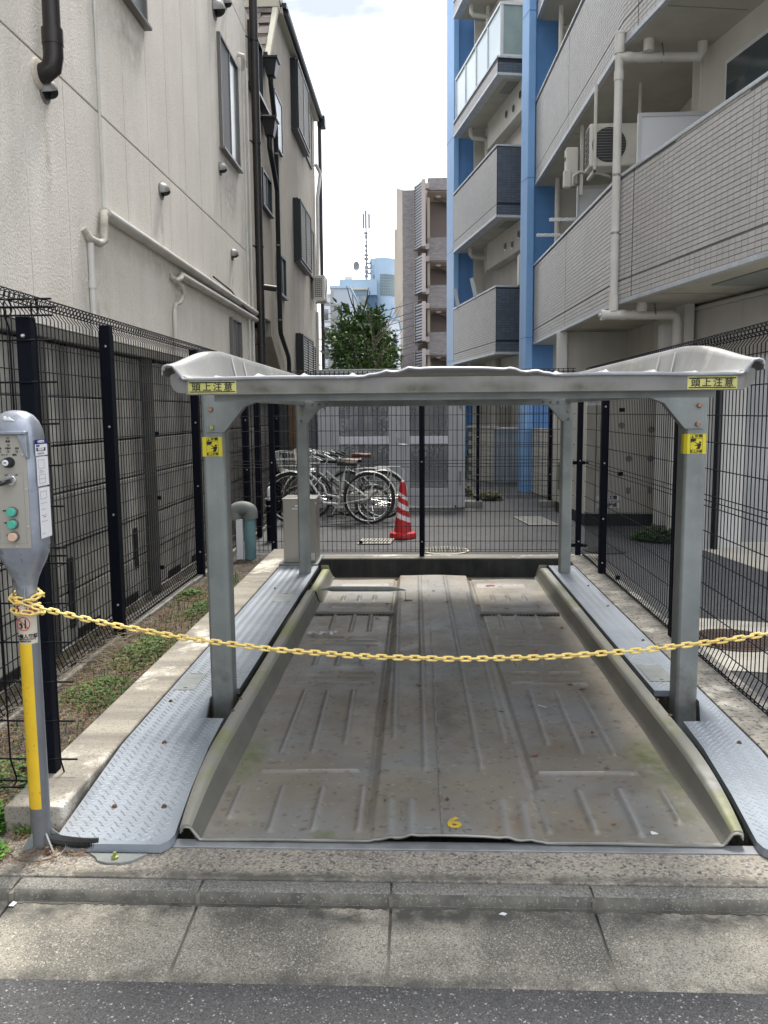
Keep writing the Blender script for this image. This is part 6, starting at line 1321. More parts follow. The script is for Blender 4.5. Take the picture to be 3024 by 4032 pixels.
# traffic cone with slanting white bands
t = T('traffic_cone', 'red and white striped traffic cone in front of the gate', 'traffic cone', (-.185, 9.9, 0))
prof = [(.158, .0), (.160, .012), (.155, .028), (.118, .045)]; m = MB(); m.lathe((-.185, 9.9, 0), [(.160, 0), (.162, .010), (.158, .045), (.150, .060), (.122, .068), (.112, .074)], 28); P('base', m, cone_r, t, smooth=45)
m = MB(); vs = []; nz, na = 60, 48
for i in range(nz + 1):
    z = .07 + .60 * i / nz; r_ = .108 + (.030 - .108) * i / nz
    for j in range(na): a = 2 * math.pi * j / na; vs.append((-.185 + r_ * math.cos(a), 9.9 + r_ * math.sin(a), z))
fs = []; ms = []
for i in range(nz):
    for j in range(na):
        fs.append((i * na + j, i * na + (j + 1) % na, (i + 1) * na + (j + 1) % na, (i + 1) * na + j)); z = .07 + .60 * (i + .5) / nz; a = 2 * math.pi * j / na
        q = z + .035 * math.cos(a); ms.append(1 if (.215 < q < .275 or .345 < q < .405 or .475 < q < .52) else 0)
m.add(vs, fs); m.m = ms; P('body', m, [cone_r, cone_w], t, smooth=60)
m = MB(); m.lathe((-.185, 9.9, .67), [(.030, 0), (.026, .008), (.012, .012), (0, .012)], 20); P('tip', m, cone_w, t, smooth=50)
# goose neck vent pipe and white cable cover
t = T('vent_pipe', 'teal goose neck vent pipe with grey hood outside the back left corner', 'vent pipe', (-1.72, 8.35, 0))
m = MB(); m.tube([(-1.72, 8.35, -.02), (-1.72, 8.35, .47)], .058, 20); P('riser', m, teal, t, smooth=45)
m = MB(); m.tube([(-1.705, 8.35, .44)] + [(-1.79 + .085 * math.cos(R(a)), 8.35, .50 + .085 * math.sin(R(a)) * .5) for a in range(0, 181, 15)] + [(-1.875, 8.35, .42)], .068, 20); P('hood', m, hoodm, t, smooth=50)
for x in (-1.712, -1.877): m = MB(); m.tube([(x, 8.35, .435), (x, 8.35, .465)], .076, 20); P('collar', m, hoodm, t, smooth=45)
solo('cable_cover', MB().box(-1.852, 8.29, .0, -1.784, 8.34, .43), wht, 'white square cable cover beside the teal vent pipe', 'cable cover', (-1.82, 8.31, 0), bevel=.004)
t = T('bollard', 'black bollard with a white domed top behind the back fence post', 'bollard', (-1.73, 9.62, 0)); m = MB(); m.lathe((-1.73, 9.62, 0), [(.052, 0), (.052, .46), (.058, .465), (.058, .485), (0, .485)], 20); P('body', m, black_m, t, smooth=40); m = MB(); m.lathe((-1.73, 9.62, .485), [(.040, 0), (.040, .10), (.034, .135), (.018, .158), (0, .165)], 20); P('dome', m, wht, t, smooth=50)
for z in (.42, .50): m = MB(); m.ring((-1.73, 9.62, z), .060, .006, 'Z', 20, 5); P('ring', m, frame_s, t)

# ================================================================== trees and plants
def leaf_cloud(nm, par, mt, centre, rad, n, size, seed, shape=None, clumps=40, up_=.2):
    r = random.Random(seed); m = MB(); cl = []
    while len(cl) < clumps:
        p = Vector((r.uniform(-1, 1), r.uniform(-1, 1), r.uniform(-1, 1)))
        if p.length < 1 and p.length > .25: cl.append(p)
    for i in range(n):
        c_ = r.choice(cl); o = Vector((r.gauss(0, .17), r.gauss(0, .17), r.gauss(0, .15))); q = c_ + o
        p = Vector((centre[0] + q.x * rad[0], centre[1] + q.y * rad[1], centre[2] + q.z * rad[2]))
        if shape and not shape(p): continue
        d = (q.normalized() * .7 + Vector((r.uniform(-1, 1), r.uniform(-1, 1), r.uniform(-.9, .7)))).normalized(); s_ = d.cross(Vector((r.uniform(-1, 1), r.uniform(-1, 1), r.uniform(-1, 1)))).normalized()
        L_ = size * r.uniform(.7, 1.25); w = L_ * .20; nn = d.cross(s_)
        m.add([p, p + d * L_ * .35 + s_ * w + nn * w * .3, p + d * L_, p + d * L_ * .35 - s_ * w + nn * w * .3, p + d * L_ * .8 + s_ * w * .5 , p + d * L_ * .8 - s_ * w * .5], [(0, 1, 4, 2), (0, 2, 5, 3)])
    return P(nm, m, mt, par, kind='stuff', fix=False)
def branch(m, p, d, L_, r_, depth, rnd_, spread=.5, up_=.25, kids=(2, 3), taper=.62):
    pts = [p]; k = 4; q = Vector(p); dd_ = Vector(d)
    for i in range(k): dd_ = (dd_ + Vector((rnd_.uniform(-.16, .16), rnd_.uniform(-.16, .16), rnd_.uniform(-.05, .16)))).normalized(); q = q + dd_ * L_ / k; pts.append(tuple(q))
    m.tube(pts, [r_ * (1 - .4 * i / k) for i in range(k + 1)], 5 if r_ < .012 else 7)
    if depth == 0: return
    for i in range(rnd_.randint(*kids)):
        j = rnd_.randint(2, k); b = Vector(pts[j]); nd = (dd_ + Vector((rnd_.uniform(-1, 1), rnd_.uniform(-1, 1), rnd_.uniform(-.3, .8))) * spread + Vector((0, 0, up_))).normalized(); branch(m, tuple(b), nd, L_ * rnd_.uniform(.6, .85), r_ * taper, depth - 1, rnd_, spread, up_, kids, taper)
t = T('evergreen_tree', 'dense dark evergreen tree with long leaves beyond the gate', 'tree', (-1.15, 17, 0)); rr = random.Random(4)
m = MB(); m.tube([(-1.15, 17, 0), (-1.13, 17.02, 1.2), (-1.18, 17, 2.2), (-1.15, 17, 3.2)], [.07, .06, .05, .02], 9); P('trunk', m, bark, t, smooth=50)
m = MB()
for i in range(9): branch(m, (-1.15, 17, 1.6 + i * .22), Vector((rr.uniform(-1, 1), rr.uniform(-1, 1), .6)).normalized(), .5, .02, 1, rr)
P('limbs', m, bark, t)
leaf_cloud('crown', t, leafd, (-1.16, 17, 2.78), (.57, .5, .66), 3300, .115, 5, clumps=70)
leaf_cloud('leading_shoots', t, leafm, (-1.18, 17, 3.22), (.62, .35, .38), 620, .12, 6, clumps=18)
t = T('bare_tree', 'slender tree with few leaves and long bare twigs right of the evergreen', 'tree', (-.80, 15.8, 0)); rr = random.Random(11)
m = MB(); m.tube([(-.80, 15.8, 0), (-.78, 15.8, 1.4), (-.76, 15.8, 2.2), (-.70, 15.8, 2.6)], [.04, .034, .022, .010], 8); P('trunk', m, bark, t, smooth=50)
m = MB()
for i in range(14):
    a = rr.uniform(0, 6.3); branch(m, (-.77, 15.8, 1.8 + i * .085), Vector((math.cos(a) * .7, math.sin(a) * .5, .75)).normalized(), rr.uniform(.40, .68), .0065, 2, rr, .35, .2, (1, 2))
P('twigs', m, M('twig_pale', (.22, .18, .15), rough=.9), t)
leaf_cloud('crown', t, leafm, (-.62, 15.8, 2.42), (.30, .3, .42), 900, .085, 9, clumps=34)
t = T('bare_shrub', 'bare pale twiggy shrub showing just above the raised pallet', 'shrub', (.28, 14.6, 0)); rr = random.Random(21); m = MB()
for i in range(7): a = rr.uniform(0, 6.3); branch(m, (.28, 14.6, 1.9), Vector((math.cos(a) * .5, math.sin(a) * .4, .85)).normalized(), .2, .016, 2, rr, .5, .3, (2, 3))
m.tube([(.28, 14.6, 0), (.28, 14.6, 1.95)], .025, 6); P('stems', m, M('pale_twig', (.36, .29, .22), rough=.9), t)
def weeds(label, cx_, cy_, rx, ry, n, size, seed, mt=leafm, h=.06, cat='weeds', z0=0.0):
    r = random.Random(seed); m = MB()
    for i in range(n):
        a = r.uniform(0, 6.283); q = math.sqrt(r.random()); x, y = cx_ + rx * q * math.cos(a), cy_ + ry * q * math.sin(a); z = z0 + .01 + h * (1 - q * q) * r.uniform(.1, 1)
        for k in range(3):
            b = r.uniform(0, 6.283); d = Vector((math.cos(b), math.sin(b), r.uniform(-.1, .5))).normalized(); s_ = Vector((-d.y, d.x, 0)).normalized(); L_ = size * r.uniform(.6, 1.2); p = Vector((x, y, z)); m.add([p, p + d * L_ * .55 + s_ * L_ * .38, p + d * L_, p + d * L_ * .55 - s_ * L_ * .38], [(0, 1, 2, 3)])
    return solo('weed_patch', m, mt, label, cat, (cx_, cy_, z0), None, kind='stuff')
WL = [('green weed patch on the soil nearest the front block', -1.72, 3.15, .20, .28, 420, .018), ('low green weeds between the first fence post and the beam', -1.72, 4.25, .20, .28, 620, .017), ('leafy weeds spreading right of the tall second fence post', -1.70, 5.05, .20, .42, 950, .018),
      ('small weed patch beside the beam further back', -1.66, 6.15, .10, .30, 420, .017), ('clump of round weeds growing over the kerb stones', -1.87, 6.62, .11, .17, 420, .021), ('small clump of weeds near the front post top of the soil strip', -1.72, 7.2, .12, .14, 240, .019)]
for i, (lb, x, y, rx, ry, n, s_) in enumerate(WL): weeds(lb, x, y, rx, ry, n, s_, 30 + i)
weeds('green leafy weeds at the foot of the white pillar in the alley', 2.80, 9.75, .30, .36, 800, .042, 50, h=.14)
weeds('yellow green weeds behind the far concrete block', 1.18, 14.2, .26, .2, 260, .06, 51, M('leaf_yellow_green', (.16, .20, .04), (.22, .17, .05), sc=5, rough=.6, rnd=.3), h=.16)
weeds('yellowing weeds between gate and far post', .86, 15.0, .12, .2, 130, .06, 52, M('leaf_yellow_green', (.16, .20, .04)), h=.25)
# hedge and lawn seen through the gate
t = T('hedge', 'loose green hedge seen through the perforated gate', 'hedge', (-.3, 19, 0)); leaf_cloud('foliage', t, leafm, (-.35, 19.0, .8), (1.5, .4, .75), 3200, .10, 61, clumps=60)
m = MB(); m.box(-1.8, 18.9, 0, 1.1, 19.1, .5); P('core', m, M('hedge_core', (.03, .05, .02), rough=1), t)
# straw and litter
def strands(nm, label, boxes, n, seed, mt, L0=.06, r_=.0009):
    r = random.Random(seed); m = MB()
    for i in range(n):
        x0, y0, x1, y1, z = r.choice(boxes); x, y = r.uniform(x0, x1), r.uniform(y0, y1); a = r.uniform(0, 6.28); L_ = L0 * r.uniform(.4, 1.6); c_ = r.uniform(-1.2, 1.2); p = []
        for k in range(4): u = k / 3; p.append((x + L_ * u * math.cos(a + c_ * u), y + L_ * u * math.sin(a + c_ * u), z + .004 + .022 * r.random()))
        m.tube(p, r_, 3, cap=False)
    return solo(nm, m, mt, label, 'dry grass', (boxes[0][0], boxes[0][1], 0), kind='stuff')
strands('dry_straw', 'dry brown straw and roots scattered over the soil strip', [(-1.97, 2.85, -1.52, 7.0, .015)], 2600, 71, straw, .07)
strands('dry_straw', 'dry straw gathered round the foot of the control post', [(-1.48, 2.56, -1.14, 2.74, .0)], 220, 72, straw, .05)
strands('dry_straw', 'tangled dead vines hanging on the foot of the left fence', [(-2.10, 3.0, -1.93, 5.6, .06)], 420, 73, M('dead_vine', (.20, .17, .12), rough=.9), .16, .0013)
r = random.Random(80)
def dry_leaf(x, y, z, s_, label):
    m = MB(); a = r.uniform(0, 6.28); pts = [(math.cos(a + b) * s_ * k, math.sin(a + b) * s_ * k, h * s_) for b, k, h in ((0, 1, .3), (.7, .55, .05), (1.6, .45, .25), (2.6, .6, 0), (3.14, 1, .35), (3.9, .5, .05), (4.7, .42, .3), (5.6, .55, 0))]
    m.add([(x + p[0], y + p[1], z + p[2]) for p in pts] + [(x, y, z + .002)], [(i, (i + 1) % 8, 8) for i in range(8)]); solo('dry_leaf', m, dleaf, label, 'dry leaf', (x, y, z), 'dry leaves lying on the lower pallet')
for (x, y, s_, lb) in ((.107, 2.995, .016, 'curled brown leaf just behind the yellow six'), (.50, 3.46, .022, 'brown leaf on the right wheel track near the middle ribs'), (-.175, 4.12, .020, 'dull leaf by the left edge of the centre hump'), (.40, 3.93, .018, 'ochre leaf on the right side of the centre hump'),
                       (-.72, 3.72, .014, 'brown leaf beside the left rail'), (.22, 6.25, .024, 'dark leaf on the back of the centre hump'), (.12, 6.6, .02, 'small leaf at the rear of the centre hump'), (.66, 6.15, .024, 'yellowish leaf behind the right cross strip'),
                       (.46, 6.3, .02, 'dark leaf at the back right corner of the hump'), (-.24, 6.3, .022, 'curled leaf behind the left cross strip'), (-.30, 5.85, .02, 'leaf in front of the left cross strip'), (.82, 4.4, .020, 'dark leaf in the right track beside the rail'),
                       (.87, 4.32, .022, 'twisted leaf next to the right rail'), (.80, 3.72, .016, 'leaf right of the long middle ribs'), (.78, 3.33, .015, 'leaf at the mossy edge of the right rail'), (.70, 2.86, .012, 'tiny red brown leaf near the front right'),
                       (.98, 5.6, .02, 'dark leaf against the right rail by the strip'), (-.32, 5.12, .018, 'dark leaf on the left cross ribs'), (.0, 4.30, .02, 'pale brown leaf left of the seam'), (-.13, 2.99, .010, 'small brown leaf by the short front ribs')):
    dry_leaf(x, y, floor_h(x, max(y, 2.8)) + .003, s_, lb)
def scrap(nm, x, y, z, pts, mt, label, cat): m = MB(); m.prism([(x + a, y + b) for a, b in pts], z, z + .0015, 'XY'); return solo(nm, m, mt, label, cat, (x, y, z))
scrap('paper_scrap', .825, 2.80, .021, [(-.012, -.009), (.013, -.006), (.008, .004), (-.006, .013), (-.011, .008)], wht, 'white paper scrap near the front right corner of the lower pallet', 'paper scrap')
scrap('petal', .725, 5.05, .022, [(-.02, 0), (-.01, .009), (.012, .008), (.022, -.002), (.006, -.008)], M('petal_pink', (.50, .06, .12), rough=.6), 'pink petal on the right wheel track beyond the chain', 'petal')
scrap('paper_scrap', .62, 4.06, .022, [(-.02, .018), (-.017, .021), (.020, -.010), (.018, -.014)], wht, 'thin white sliver on the right wheel track', 'paper scrap')
scrap('paper_scrap', .60, 6.95, .03, [(-.03, -.01), (.05, -.005), (.03, .03), (-.02, .02)], M('wrapper_red', (.5, .05, .05), rough=.5), 'red and white wrapper at the back edge of the pallet', 'wrapper')
scrap('white_pebble', -1.285, 2.405, -.034, [(-.008, -.008), (.008, -.009), (.010, .010), (-.004, .016)], wht, 'white chip in the gutter joint at the left', 'pebble')
scrap('white_pebble', .255, 2.40, -.036, [(-.012, -.002), (.006, -.008), (.014, .002), (.0, .008)], wht, 'pale chip in the gutter right of the middle joint', 'pebble')
m = MB(); r = random.Random(90); vs = []
for i in range(15):
    for j in range(5): vs.append((-.74 + .20 * i / 14, 5.36 + .05 * j / 4 + .012 * math.sin(i), .030 + r.uniform(0, .022)))
m.add(vs, [(i * 5 + j, i * 5 + j + 1, (i + 1) * 5 + j + 1, (i + 1) * 5 + j) for i in range(14) for j in range(4)])
solo('plastic_film', m, M('clear_film', (.62, .62, .62), rough=.15, spec=.9, alpha=.7), 'crumpled clear plastic film on the left wheel track', 'plastic film', (-.64, 5.38, .03))
r = random.Random(91); m = MB()
for i in range(240):
    x, y = r.uniform(-.76, .98), 2.78 + 3.9 * r.random() ** 1.5; z = floor_h(x, y) + .001; a = r.uniform(0, 6.28); s_ = r.uniform(.002, .0045); m.add([(x + s_ * math.cos(a + k * 2.1), y + s_ * math.sin(a + k * 2.1), z + r.uniform(0, .003)) for k in range(3)], [(0, 1, 2)])
solo('leaf_crumbs', m, dleaf, 'tiny dark crumbs of leaf and grit over the lower pallet', 'leaf crumbs', (0, 4, .02), kind='stuff')

# ================================================================== distance
# brown tiled apartment block
YB3 = 50.0
def K(x45, z45): return (x45 * YB3 / 45, 1.5 + (z45 - 1.5) * YB3 / 45)
bt = bpy.data.materials.new('brown_brick_tile'); bt.use_nodes = True; n = bt.node_tree.nodes; k = bt.node_tree.links.new; b = n['Principled BSDF']; b.inputs['Roughness'].default_value = .7
g = n.new('ShaderNodeNewGeometry'); sp = n.new('ShaderNodeSeparateXYZ'); cb = n.new('ShaderNodeCombineXYZ'); ad = n.new('ShaderNodeMath'); ad.operation = 'ADD'; k(g.outputs['Position'], sp.inputs[0]); k(sp.outputs[0], ad.inputs[0]); k(sp.outputs[1], ad.inputs[1]); k(ad.outputs[0], cb.inputs[0]); k(sp.outputs[2], cb.inputs[1])
bk = n.new('ShaderNodeTexBrick'); bk.inputs['Color1'].default_value = (.235, .215, .212, 1); bk.inputs['Color2'].default_value = (.17, .153, .152, 1); bk.inputs['Mortar'].default_value = (.19, .165, .16, 1); bk.inputs['Scale'].default_value = 1; bk.inputs['Brick Width'].default_value = .24; bk.inputs['Row Height'].default_value = .085; bk.inputs['Mortar Size'].default_value = .006; bk.inputs['Bias'].default_value = 0
k(cb.outputs[0], bk.inputs['Vector']); k(bk.outputs['Color'], b.inputs['Base Color'])
t = T('brown_apartment_block', 'brown tiled apartment block with open stair landings and slatted screens', 'building', (1, YB3 + 5, 0))
beige = M('beige_render', (.42, .36, .29), (.38, .32, .26), sc=.6, rough=.9)
def fb(nm, x0, x1, z0, z1, y0, y1, mt, par=t, bv=0): m = MB(); m.box(x0, YB3 + y0, z0, x1, YB3 + y1, z1); return P(nm, m, mt, par, bevel=bv)
xa, za = K(-.765, 12.97); xb, _ = K(.04, 0); fb('tower_wall', xa, xb, -.1, za, 0, 8, bt); 
m = MB(); m.add([(xa, YB3, -.1), (-1.25, 52.5, -.1), (-1.25, 52.5, 15.02), (xa, YB3, za), (xa, 52.6, -.1), (xa, 52.6, 15.0)], [(0, 1, 2, 3), (1, 4, 5, 2), (3, 2, 5)]); P('side_wall', m, beige, t)
m = MB(); m.add([(-1.25, 52.49, -.1), (-1.42, 53.0, -.1), (-1.42, 53.0, 12.7), (-1.25, 52.49, 12.6), (-1.25, 53.2, -.1), (-1.25, 53.2, 12.7)], [(0, 1, 2, 3), (1, 4, 5, 2), (3, 2, 5)]); P('rear_wing', m, beige, t)
x1, x2 = K(.54, 0)[0], 3.6
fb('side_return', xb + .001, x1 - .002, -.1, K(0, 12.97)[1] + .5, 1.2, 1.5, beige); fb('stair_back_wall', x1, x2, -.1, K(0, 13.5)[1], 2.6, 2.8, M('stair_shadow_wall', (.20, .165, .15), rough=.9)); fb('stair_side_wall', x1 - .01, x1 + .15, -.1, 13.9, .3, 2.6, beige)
for (zt_, zb_) in ((13.56, 12.95), (10.55, 9.38), (8.12, 6.93), (5.68, 4.5), (3.2, 2.0)):
    a, c_ = K(0, zt_)[1], K(0, zb_)[1]; fb('parapet', x1, x2, c_, a, 0, .2, bt); o = fb('slab', x1, x2, c_ - .05, c_ + .15, .201, 2.6, beige); m = MB(); m.lathe((x1 + .65, YB3 + 1.2, c_ - .13), [(.10, 0), (.17, .04), (.17, .08), (0, .08)], 16); P('ceiling_lamp', m, wht, o)
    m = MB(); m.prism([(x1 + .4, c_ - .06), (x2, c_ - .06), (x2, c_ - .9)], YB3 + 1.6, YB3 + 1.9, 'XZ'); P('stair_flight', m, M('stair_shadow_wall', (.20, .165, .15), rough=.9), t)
slm = M('screen_slat_white', (.34, .34, .345), rough=.5)
xs0, xs1 = K(-.13, 0)[0], K(.235, 0)[0]
for (z0, z1) in ((9.9, 13.15), (7.62, 9.5), (5.15, 7.1), (2.6, 4.7)):
    a, c_ = K(0, z0)[1], K(0, z1)[1]; m = MB(); m.box(xs1 + .0, YB3 - 1.35, a + .0, xs1 + .22, YB3 - .5, c_ + .05); m.box(xs1 + .2, YB3 - .5, c_ - .25, x1 + .1, YB3 - .05, c_ + .05); m.box(xs1 + .2, YB3 - .5, a + .0, x1 + .1, YB3 - .05, a + .3); m.box(xs0 - .05, YB3 - .2, a, xs0 - .01, YB3 - .02, c_ - .0); fr_ = P('screen_frame', m, M('screen_frame_taupe', (.36, .31, .29), rough=.6), t)
    q = MB(); nn_ = int((c_ - a) / .155)
    for i in range(nn_): z = a + (i + .5) * (c_ - a) / nn_; m = MB(); m.add([(xs0, YB3 - .10, z - .05), (xs1, YB3 - 1.3, z - .05), (xs1, YB3 - 1.3, z + .04), (xs0, YB3 - .10, z + .04), (xs0, YB3 - .06, z - .05), (xs1, YB3 - 1.22, z - .05), (xs1, YB3 - 1.22, z + .04), (xs0, YB3 - .06, z + .04)], [(0, 1, 2, 3), (3, 2, 6, 7), (0, 1, 5, 4), (4, 5, 6, 7)]); P('slat', m, slm, fr_)
    m = MB(); m.add([(xs0, YB3 - .02, a), (xs1, YB3 - 1.0, a), (xs1, YB3 - 1.0, c_), (xs0, YB3 - .02, c_)], [(0, 1, 2, 3)]); P('screen_backing', m, M('screen_dark', (.05, .06, .075), rough=.7), fr_)
# pale blue building with round stair tower
t = T('pale_blue_building', 'pale blue building with a round glazed stair tower and roof aerials', 'building', (-3.8, 62, 0)); Y6 = 60
pbw = M('pale_white_render', (.40, .53, .66), (.36, .49, .62), sc=.5, rough=.8); pbb = M('slate_blue_render', (.10, .18, .28), (.085, .16, .25), sc=.5, rough=.8); gblk = M('glass_block', (.25, .32, .33), (.20, .27, .29), sc=.8, rough=.4)
def g6(nm, x0, x1, z0, z1, y0, y1, mt, par=t, bv=0): m = MB(); m.box(x0, Y6 + y0, z0, x1, Y6 + y1, z1); return P(nm, m, mt, par, bevel=bv)
g6('front_wall', -5.44, -2.92, 0, 9.7, 0, 6, pbb); g6('roof_parapet', -5.5, -2.86, 9.7, 10.78, -.15, 6, pbw); 
m = MB(); m.add([(-5.44, Y6, 0), (-5.44, Y6 + 8, 0), (-5.44, Y6 + 8, 10.9), (-5.44, Y6, 9.7)], [(0, 1, 2, 3)]); m.box(-6.2, Y6 + 7, 0, -5.46, Y6 + 12, 9.9); P('side_wall', m, M('side_cream', (.66, .62, .52), rough=.8), t)
g6('balcony_band', -5.5, -2.9, 7.0, 7.6, -.7, 0, pbw); g6('balcony_panel', -5.44, -2.95, 7.6, 8.4, -.68, -.62, pbb)
w_ = g6('window', -4.82, -3.58, 8.75, 9.96 - .02, -.06, -.01, frame_w); 
for a in (-4.76, -4.16): g6('pane', a, a + .54, 8.8, 9.86, -.08, -.062, M('curtain_glass', (.40, .46, .50), (.22, .28, .33), sc=2.5, rough=.3), w_)
g6('awning', -4.9, -3.5, 10.0, 10.12, -.7, -.02, M('awning_cream', (.6, .58, .5), rough=.8)); 
for i in range(12): g6('rail_post', -5.45 + i * .225, -5.43 + i * .225, 10.78, 11.45, -.1, -.07, frame_w)
g6('roof_rail', -5.46, -2.95, 11.44, 11.48, -.1, -.06, frame_w); g6('roof_rail', -5.46, -5.43, 11.44, 11.48, -.1, 8, frame_w)
m = MB(); m.lathe((-2.5, Y6 + 1.6, 0), [(.92, 0), (.92, 12.35), (.90, 12.4), (0, 12.4)], 40); tw = P('round_tower', m, pbw, t, smooth=40)
for z0, z1 in ((4.0, 7.2), (9.75, 11.4), (7.6, 7.61)):
    for j in range(16):
        for i in range(int((z1 - z0) / .19)):
            if z1 - z0 < .2: continue
            a0, a1 = R(-100 + j * 8.0), R(-100 + j * 8.0 + 7.2); za_ = z0 + i * .19; m = MB(); rr_ = .935; m.add([(-2.5 + rr_ * math.cos(a0), Y6 + 1.6 + rr_ * math.sin(a0), za_), (-2.5 + rr_ * math.cos(a1), Y6 + 1.6 + rr_ * math.sin(a1), za_), (-2.5 + rr_ * math.cos(a1), Y6 + 1.6 + rr_ * math.sin(a1), za_ + .17), (-2.5 + rr_ * math.cos(a0), Y6 + 1.6 + rr_ * math.sin(a0), za_ + .17)], [(0, 1, 2, 3)]); P('glass_block', m, gblk, tw)
g6('tower_side', -3.25, -2.75, 0, 11.9, .9, 2.4, pbw)
for z in (9.2, 10.5): g6('tower_window', -3.12, -2.86, z, z + .7, .86, .899, pbb)
for z in (2.4, 5.2): g6('window', -4.8, -3.4, z, z + 1.1, -.05, -.01, glass); 
ac = T('air_conditioner', 'round fanned air conditioner on the pale blue building', 'air conditioner', (-5.15, Y6, 9.9)); m = MB(); m.box(-5.35, Y6 - .35, 9.85, -4.85, Y6 - .02, 10.35); P('casing', m, acm, ac, bevel=.02); m = MB(); m.tube([(-5.14, Y6 - .35, 10.1), (-5.14, Y6 - .37, 10.1)], .19, 20); P('fan_opening', m, galv_d, ac)
mm_ = M('aerial_grey', (.22, .23, .24), rough=.6)
t = T('antenna_mast', 'tall phone mast with three panel antennas on the pale blue building', 'antenna mast', (-3.6, 60.5, 10.8))
m = MB(); m.tube([(-3.6, 60.5, 10.8), (-3.6, 60.5, 15.6)], .055, 8); m.tube([(-3.25, 60.5, 10.8), (-3.28, 60.5, 12.4), (-3.5, 60.5, 12.5)], .045, 6); P('pole', m, mm_, t)
for x, y in ((-3.78, 60.4), (-3.6, 60.3), (-3.38, 60.45)): m = MB(); m.box(x - .07, y - .04, 14.35, x + .07, y + .04, 15.35 + (.2 if x == -3.6 else 0)); P('panel_antenna', m, mm_, t, bevel=.02)
r = random.Random(5)
for i in range(11): z = 11.0 + i * .3; m = MB(); s_ = r.uniform(.07, .13); m.box(-3.6 - s_, 60.35, z, -3.6 + s_, 60.65, z + r.uniform(.08, .2)); P('radio_box', m, mm_, t)
for z in (11.2, 11.55, 11.9): m = MB(); m.box(-3.68, 60.3, z, -3.2, 60.4, z + .12); P('radio_box', m, mm_, t)
m = MB(); m.tube([(-3.72, 60.4, 14.2), (-3.80, 60.4, 13.4), (-3.74, 60.4, 12.6), (-3.78, 60.4, 11.5), (-3.7, 60.4, 10.9)], .02, 5); P('cable', m, mm_, t)
t = T('tv_aerial', 'thin television aerial with a satellite dish on the pale blue roof', 'aerial', (-4.33, 60.5, 10.8)); m = MB(); m.tube([(-4.33, 60.5, 10.8), (-4.33, 60.5, 13.1)], .022, 6); m.tube([(-4.55, 60.5, 13.02), (-4.05, 60.5, 13.1)], .018, 5); P('pole', m, mm_, t)
m = MB(); m.lathe((0, 0, 0), [(.0, 0), (.14, .02), (.24, .06), (.27, .09), (.24, .07), (0, .012)], 18); m.v = [(-4.3 + v[0] * .85, 60.3 - v[2], 11.75 + v[1] * 1.25) for v in m.v]; P('dish', m, mm_, t)
t = T('rooftop_unit', 'small cream plant box on the pale blue roof', 'rooftop unit', (-5, 60.6, 10.8)); m = MB(); m.box(-5.15, 60.5, 10.8, -4.65, 60.9, 11.1); P('casing', m, acm, t)
# other distant blocks left of the tree
def far_block(label, x0, x1, y0, zt_, mt, cols, rows_, nm='distant_building'):
    t = T(nm, label, 'building', ((x0 + x1) / 2, y0, 0)); m = MB(); m.box(x0, y0, 0, x1, y0 + 5, zt_); P('wall', m, mt, t)
    for i in range(cols):
        for j in range(rows_):
            a = x0 + (x1 - x0) * (i + .2) / cols; z = 1 + (zt_ - 1.5) * (j + .2) / rows_; m = MB(); m.box(a, y0 - .03, z, a + (x1 - x0) / cols * .6, y0 - .001, z + (zt_ - 1.5) / rows_ * .55); P('window', m, glass, t)
    m = MB(); m.box(x0 - .05, y0 - .06, zt_, x1 + .05, y0 + 5, zt_ + .12); P('cornice', m, pbw, t)
far_block('grey distant block low between the beige house and the evergreen', -4.3, -3.35, 42, 7.6, M('far_grey', (.40, .45, .50), rough=.8), 3, 6)
far_block('pale distant block behind the utility pole', -5.8, -4.6, 52, 8.6, M('far_pale', (.58, .62, .66), rough=.8), 3, 6)
far_block('white low distant block right of the evergreen', -1.55, -.9, 40, 5.8, M('far_white', (.66, .72, .78), rough=.8), 2, 3)
far_block('cream distant block behind the trees', -3.2, -1.7, 48, 5.2, M('far_cream', (.55, .55, .52), rough=.8), 4, 3)
# utility pole and cables
t = T('utility_pole', 'distant utility pole crowded with insulators and boxes', 'utility pole', (-3.62, 36, 0)); pol = M('pole_concrete', (.34, .34, .33), rough=.8)
m = MB(); m.tube([(-3.62, 36, 0), (-3.62, 36, 6.7)], [.11, .08], 10); P('shaft', m, pol, t, smooth=40)
for z in (3.2, 4.4, 5.3, 6.0): m = MB(); m.box(-3.95, 35.9, z, -3.2, 35.98, z + .07); P('crossarm', m, pol, t); 
for i, z in enumerate((3.4, 4.0, 4.6, 5.4)): m = MB(); m.lathe((-3.72 + .2 * (i % 2), 35.85, z), [(.11, 0), (.11, .32), (.08, .36), (0, .36)], 12); P('transformer', m, mm_, t, smooth=40)
t = T('overhead_cables', 'bundle of overhead cables running behind the trees', 'cables', (-2, 36, 4)); 
for i in range(13):
    z = 2.4 + i * .30 + r.uniform(-.1, .1); m = MB(); m.tube([(-4.6, 36 + r.uniform(-.3, .3), z + r.uniform(-.3, .3)), (-3.62, 35.9, z), (-2.4, 36, z - .25), (-1.2, 36, z - .3), (.2, 36, z + .1)], .014, 4); P('cable', m, blk, t)

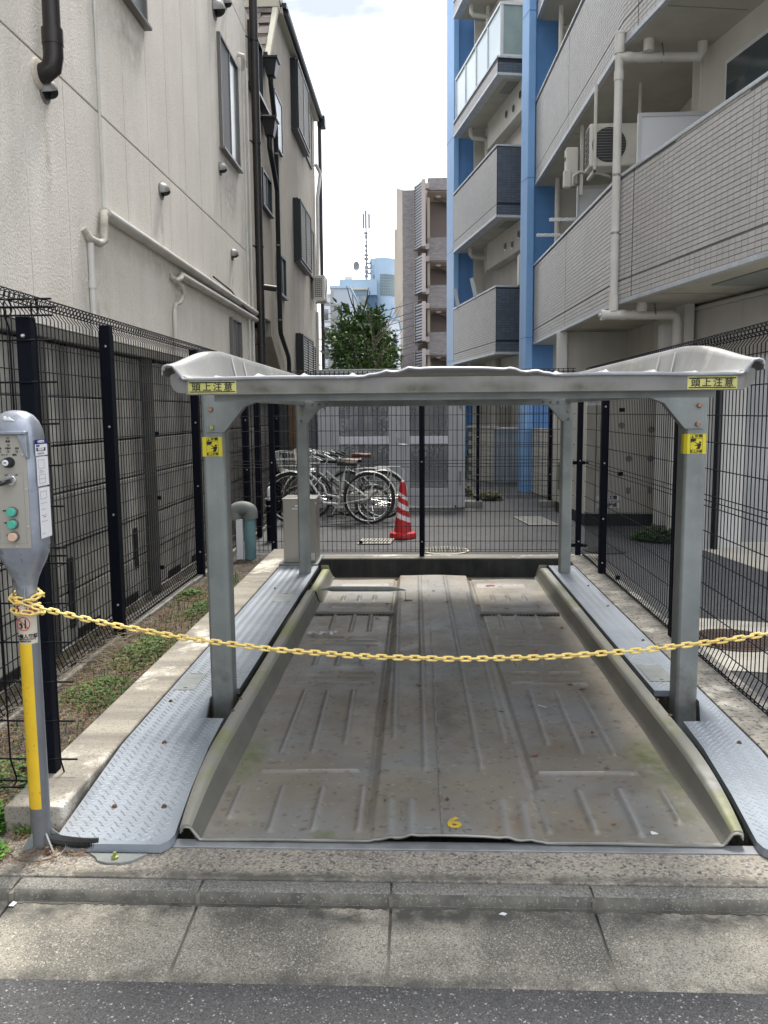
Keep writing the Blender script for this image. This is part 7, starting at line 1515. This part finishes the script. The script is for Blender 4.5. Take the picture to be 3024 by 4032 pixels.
def blades(label, boxes, n, seed, mt, L0, z0=0.0):
    r = random.Random(seed); m = MB()
    for i in range(n):
        x0, y0, x1, y1 = r.choice(boxes); x, y = r.uniform(x0, x1), r.uniform(y0, y1); a = r.uniform(0, 6.28); L_ = L0 * r.uniform(.5, 1.4); b = r.uniform(.15, .8); w = .0022
        dx, dy = math.cos(a), math.sin(a); p = [(x, y, z0), (x + dx * L_ * b * .35, y + dy * L_ * b * .35, z0 + L_ * .55), (x + dx * L_ * b, y + dy * L_ * b, z0 + L_ * (.9 - .4 * b))]
        m.add([(p[0][0] - dy * w, p[0][1] + dx * w, p[0][2]), (p[0][0] + dy * w, p[0][1] - dx * w, p[0][2]), (p[1][0] + dy * w, p[1][1] - dx * w, p[1][2]), (p[1][0] - dy * w, p[1][1] + dx * w, p[1][2]), p[2]], [(0, 1, 2, 3), (3, 2, 4)])
    return solo('grass_blades', m, mt, label, 'grass', (boxes[0][0], boxes[0][1], z0), None, kind='stuff')
blades('thin green grass blades scattered along the soil strip', [(-1.95, 3.0, -1.52, 5.6), (-1.9, 5.6, -1.55, 7.4), (-2.2, 2.9, -2.1, 5.5)], 900, 101, leafm, .075, .012)
blades('dry yellow stems standing among the weeds on the soil strip', [(-1.95, 2.9, -1.52, 5.2), (-2.16, 3.0, -2.10, 6)], 420, 102, straw, .10, .012)
blades('grass and weeds growing at the kerb beam corner by the pavement', [(-1.62, 2.60, -1.50, 2.76), (-1.45, 2.745, -1.36, 2.785)], 120, 103, leafm, .05, 0)
weeds('loose scattered leaves of creeping weed between the larger patches', -1.72, 4.7, .24, 1.7, 520, .015, 104, h=.02)
weeds('tall leafy weeds at the left end of the concrete block by the pavement', -1.57, 2.79, .07, .09, 420, .024, 110, M('fresh_leaf', (.07, .19, .03), (.12, .26, .05), sc=6, rough=.6, rnd=.35, spec=.2), h=.14)
weeds('bright round leaved weeds at the left edge beside the control post foot', -1.475, 2.625, .055, .05, 110, .030, 111, M('fresh_leaf', (.07, .19, .03)), h=.05)
